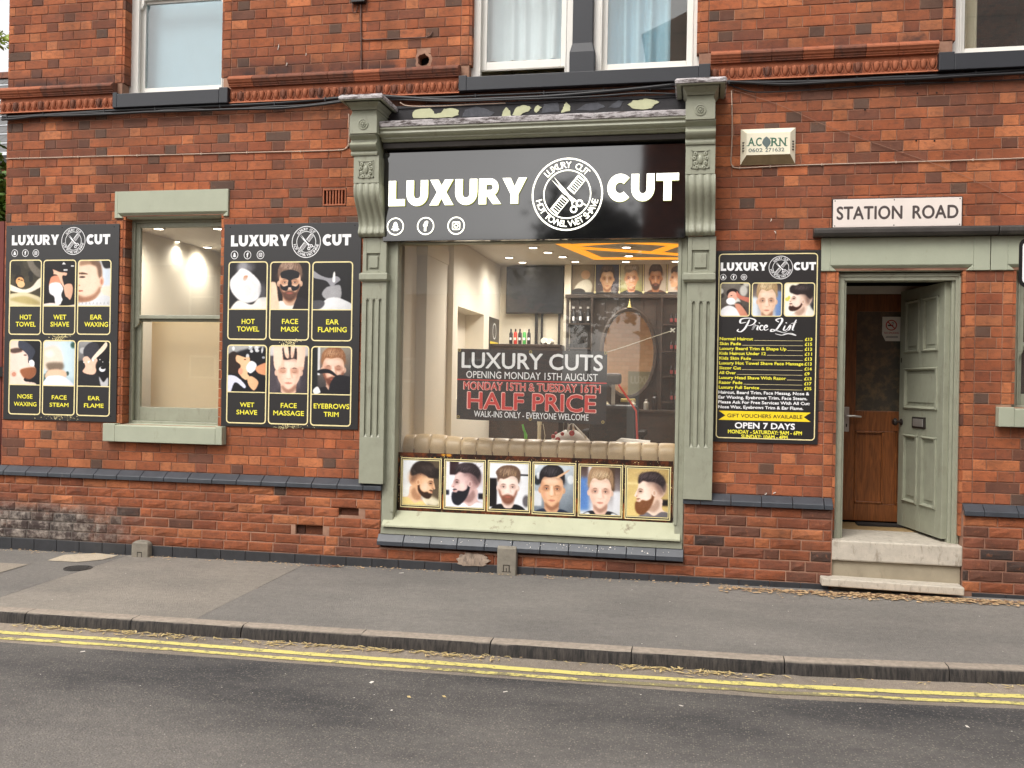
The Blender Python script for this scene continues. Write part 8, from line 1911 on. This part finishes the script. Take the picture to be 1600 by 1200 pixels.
leaves('garden_shrub', (X(-6, 90, 5.0)-.2, 5.0, Z(0, 86, 5.0)), (.30, .3, .35), 260, 'leaf_pale', 'thin pale twigs in front of the white sky beside the top of the wall', 'shrub', .06)
gy = .5
fg = thing('garden_gate', 'dark red wooden gate and post beside the left corner of the shop', 'gate', (-7.2, gy, 0))
gx = XL-.02
MB().box(gx-.09, gx, gy, gy+.1, -.1, Z(5, 330, gy)).build('post', 'maroon_fence', fg, bevel=.01); MB().box(gx-.1, gx+.0, gy-.01, gy+.11, Z(5, 333, gy), Z(5, 328, gy)).build('post_cap', 'maroon_fence', fg)
for i in range(9): MB().box(gx-.2-.115*i, gx-.095-.115*i, gy+.03, gy+.06, .05, Z(5, 345, gy)).build('board', 'maroon_fence', fg)
MB().box(gx-1.15, gx-.09, gy+.0, gy+.03, .4, .5).box(gx-1.15, gx-.09, gy+.0, gy+.03, 1.6, 1.7).build('rail', 'black_frame', fg)
MB().box(-14, gx-1.2, gy, gy+.2, -.2, 2.2).build('garden_wall', 'terracotta_dark', label='brick garden wall beyond the gate', cat='wall')

# ---------------------------------------------------------------- the other side of the street, seen in the glass
def ob_mat():
    s = NT('opposite_brick'); bt = s.n('ShaderNodeTexBrick'); bt.inputs['Scale'].default_value = 4.2; bt.inputs['Color1'].default_value = (*lin((168, 92, 60)), 1); bt.inputs['Color2'].default_value = (*lin((104, 60, 46)), 1); bt.inputs['Mortar'].default_value = (*lin((150, 118, 98)), 1); bt.inputs['Mortar Size'].default_value = .015
    xy = s.n('ShaderNodeCombineXYZ'); sp = s.n('ShaderNodeSeparateXYZ'); s.l(s.pos(), sp.inputs[0]); s.l(sp.outputs[0], xy.inputs[0]); s.l(sp.outputs[2], xy.inputs[1]); s.l(xy.outputs[0], bt.inputs[0]); s.set(Base_Color=bt.outputs[0], Roughness=.9)
ob_mat(); simple('opposite_slate', (84, 84, 88), .7, var=.3, vs=8); simple('opposite_white', (220, 216, 208), .6)
def house(x0, x1, y0, y1, h_, rh, lab, gable=False):
    t = thing('opposite_house', lab, 'house', ((x0+x1)/2, (y0+y1)/2, -.2)); MB().box(x0, x1, y1, y0, -.2, h_).build('wall', 'opposite_brick', t)
    if gable:
        b = MB(); xm = (x0+x1)/2; b.rings([[(x0-.1, y1, h_), (xm, y1, h_+rh), (x1+.1, y1, h_)], [(x0-.1, y0+.1, h_), (xm, y0+.1, h_+rh), (x1+.1, y0+.1, h_)]]); b.build('roof', 'opposite_brick', t)
    else:
        ym = (y0+y1)/2; b = MB(); b.rings([[(x0-.1, y0+.25, h_), (x0-.1, ym, h_+rh), (x0-.1, y1-.2, h_)], [(x1+.1, y0+.25, h_), (x1+.1, ym, h_+rh), (x1+.1, y1-.2, h_)]]); b.build('roof', 'opposite_slate', t)
        MB().box(x0+.5, x0+1.1, ym-.4, ym+.4, h_+rh-.6, h_+rh+.9).build('chimney', 'opposite_brick', t)
    n = max(1, int((x1-x0)/2.4))
    for i in range(n):
        cx = x0+(x1-x0)*(i+.5)/n
        for z0_ in (.9, 3.6):
            if z0_+1.6 < h_:
                f = MB().box(cx-.5, cx+.5, y0-.02, y0+.03, z0_, z0_+1.5).build('window', 'opposite_white', t); MB().box(cx-.42, cx+.42, y0+.03, y0+.04, z0_+.08, z0_+.72).box(cx-.42, cx+.42, y0+.03, y0+.04, z0_+.79, z0_+1.42).build('pane', 'tv_black', f)
    return t
house(-1.3, 9.0, -13.2, -20, 9.6, 2.4, 'tall brick house across the road, mirrored in the sign', True)
house(-13.5, -5.2, -20.5, -28, 4.4, 2.2, 'low slate-roofed house across the road to the left')
house(-26, -15, -20.5, -28, 5.4, 2.6, 'brick terrace house across the road at the far left')
house(7.5, 20, -14.5, -22, 5.6, 2.6, 'brick terrace house across the road at the right')
MB().box(-14, -1.5, -12.4, -12.2, -.2, 1.6).build('front_wall', 'opposite_brick', label='low brick wall across the road', cat='wall')
leaves('street_tree', (-3.2, -19.5, 5.4), (1.9, 1.5, 1.9), 4200, 'tree_leaf', 'round leafy tree across the road', 'tree', .20)
_to.name = 'x'; bpy.data.objects.remove(_to); bpy.data.curves.remove(_tc)
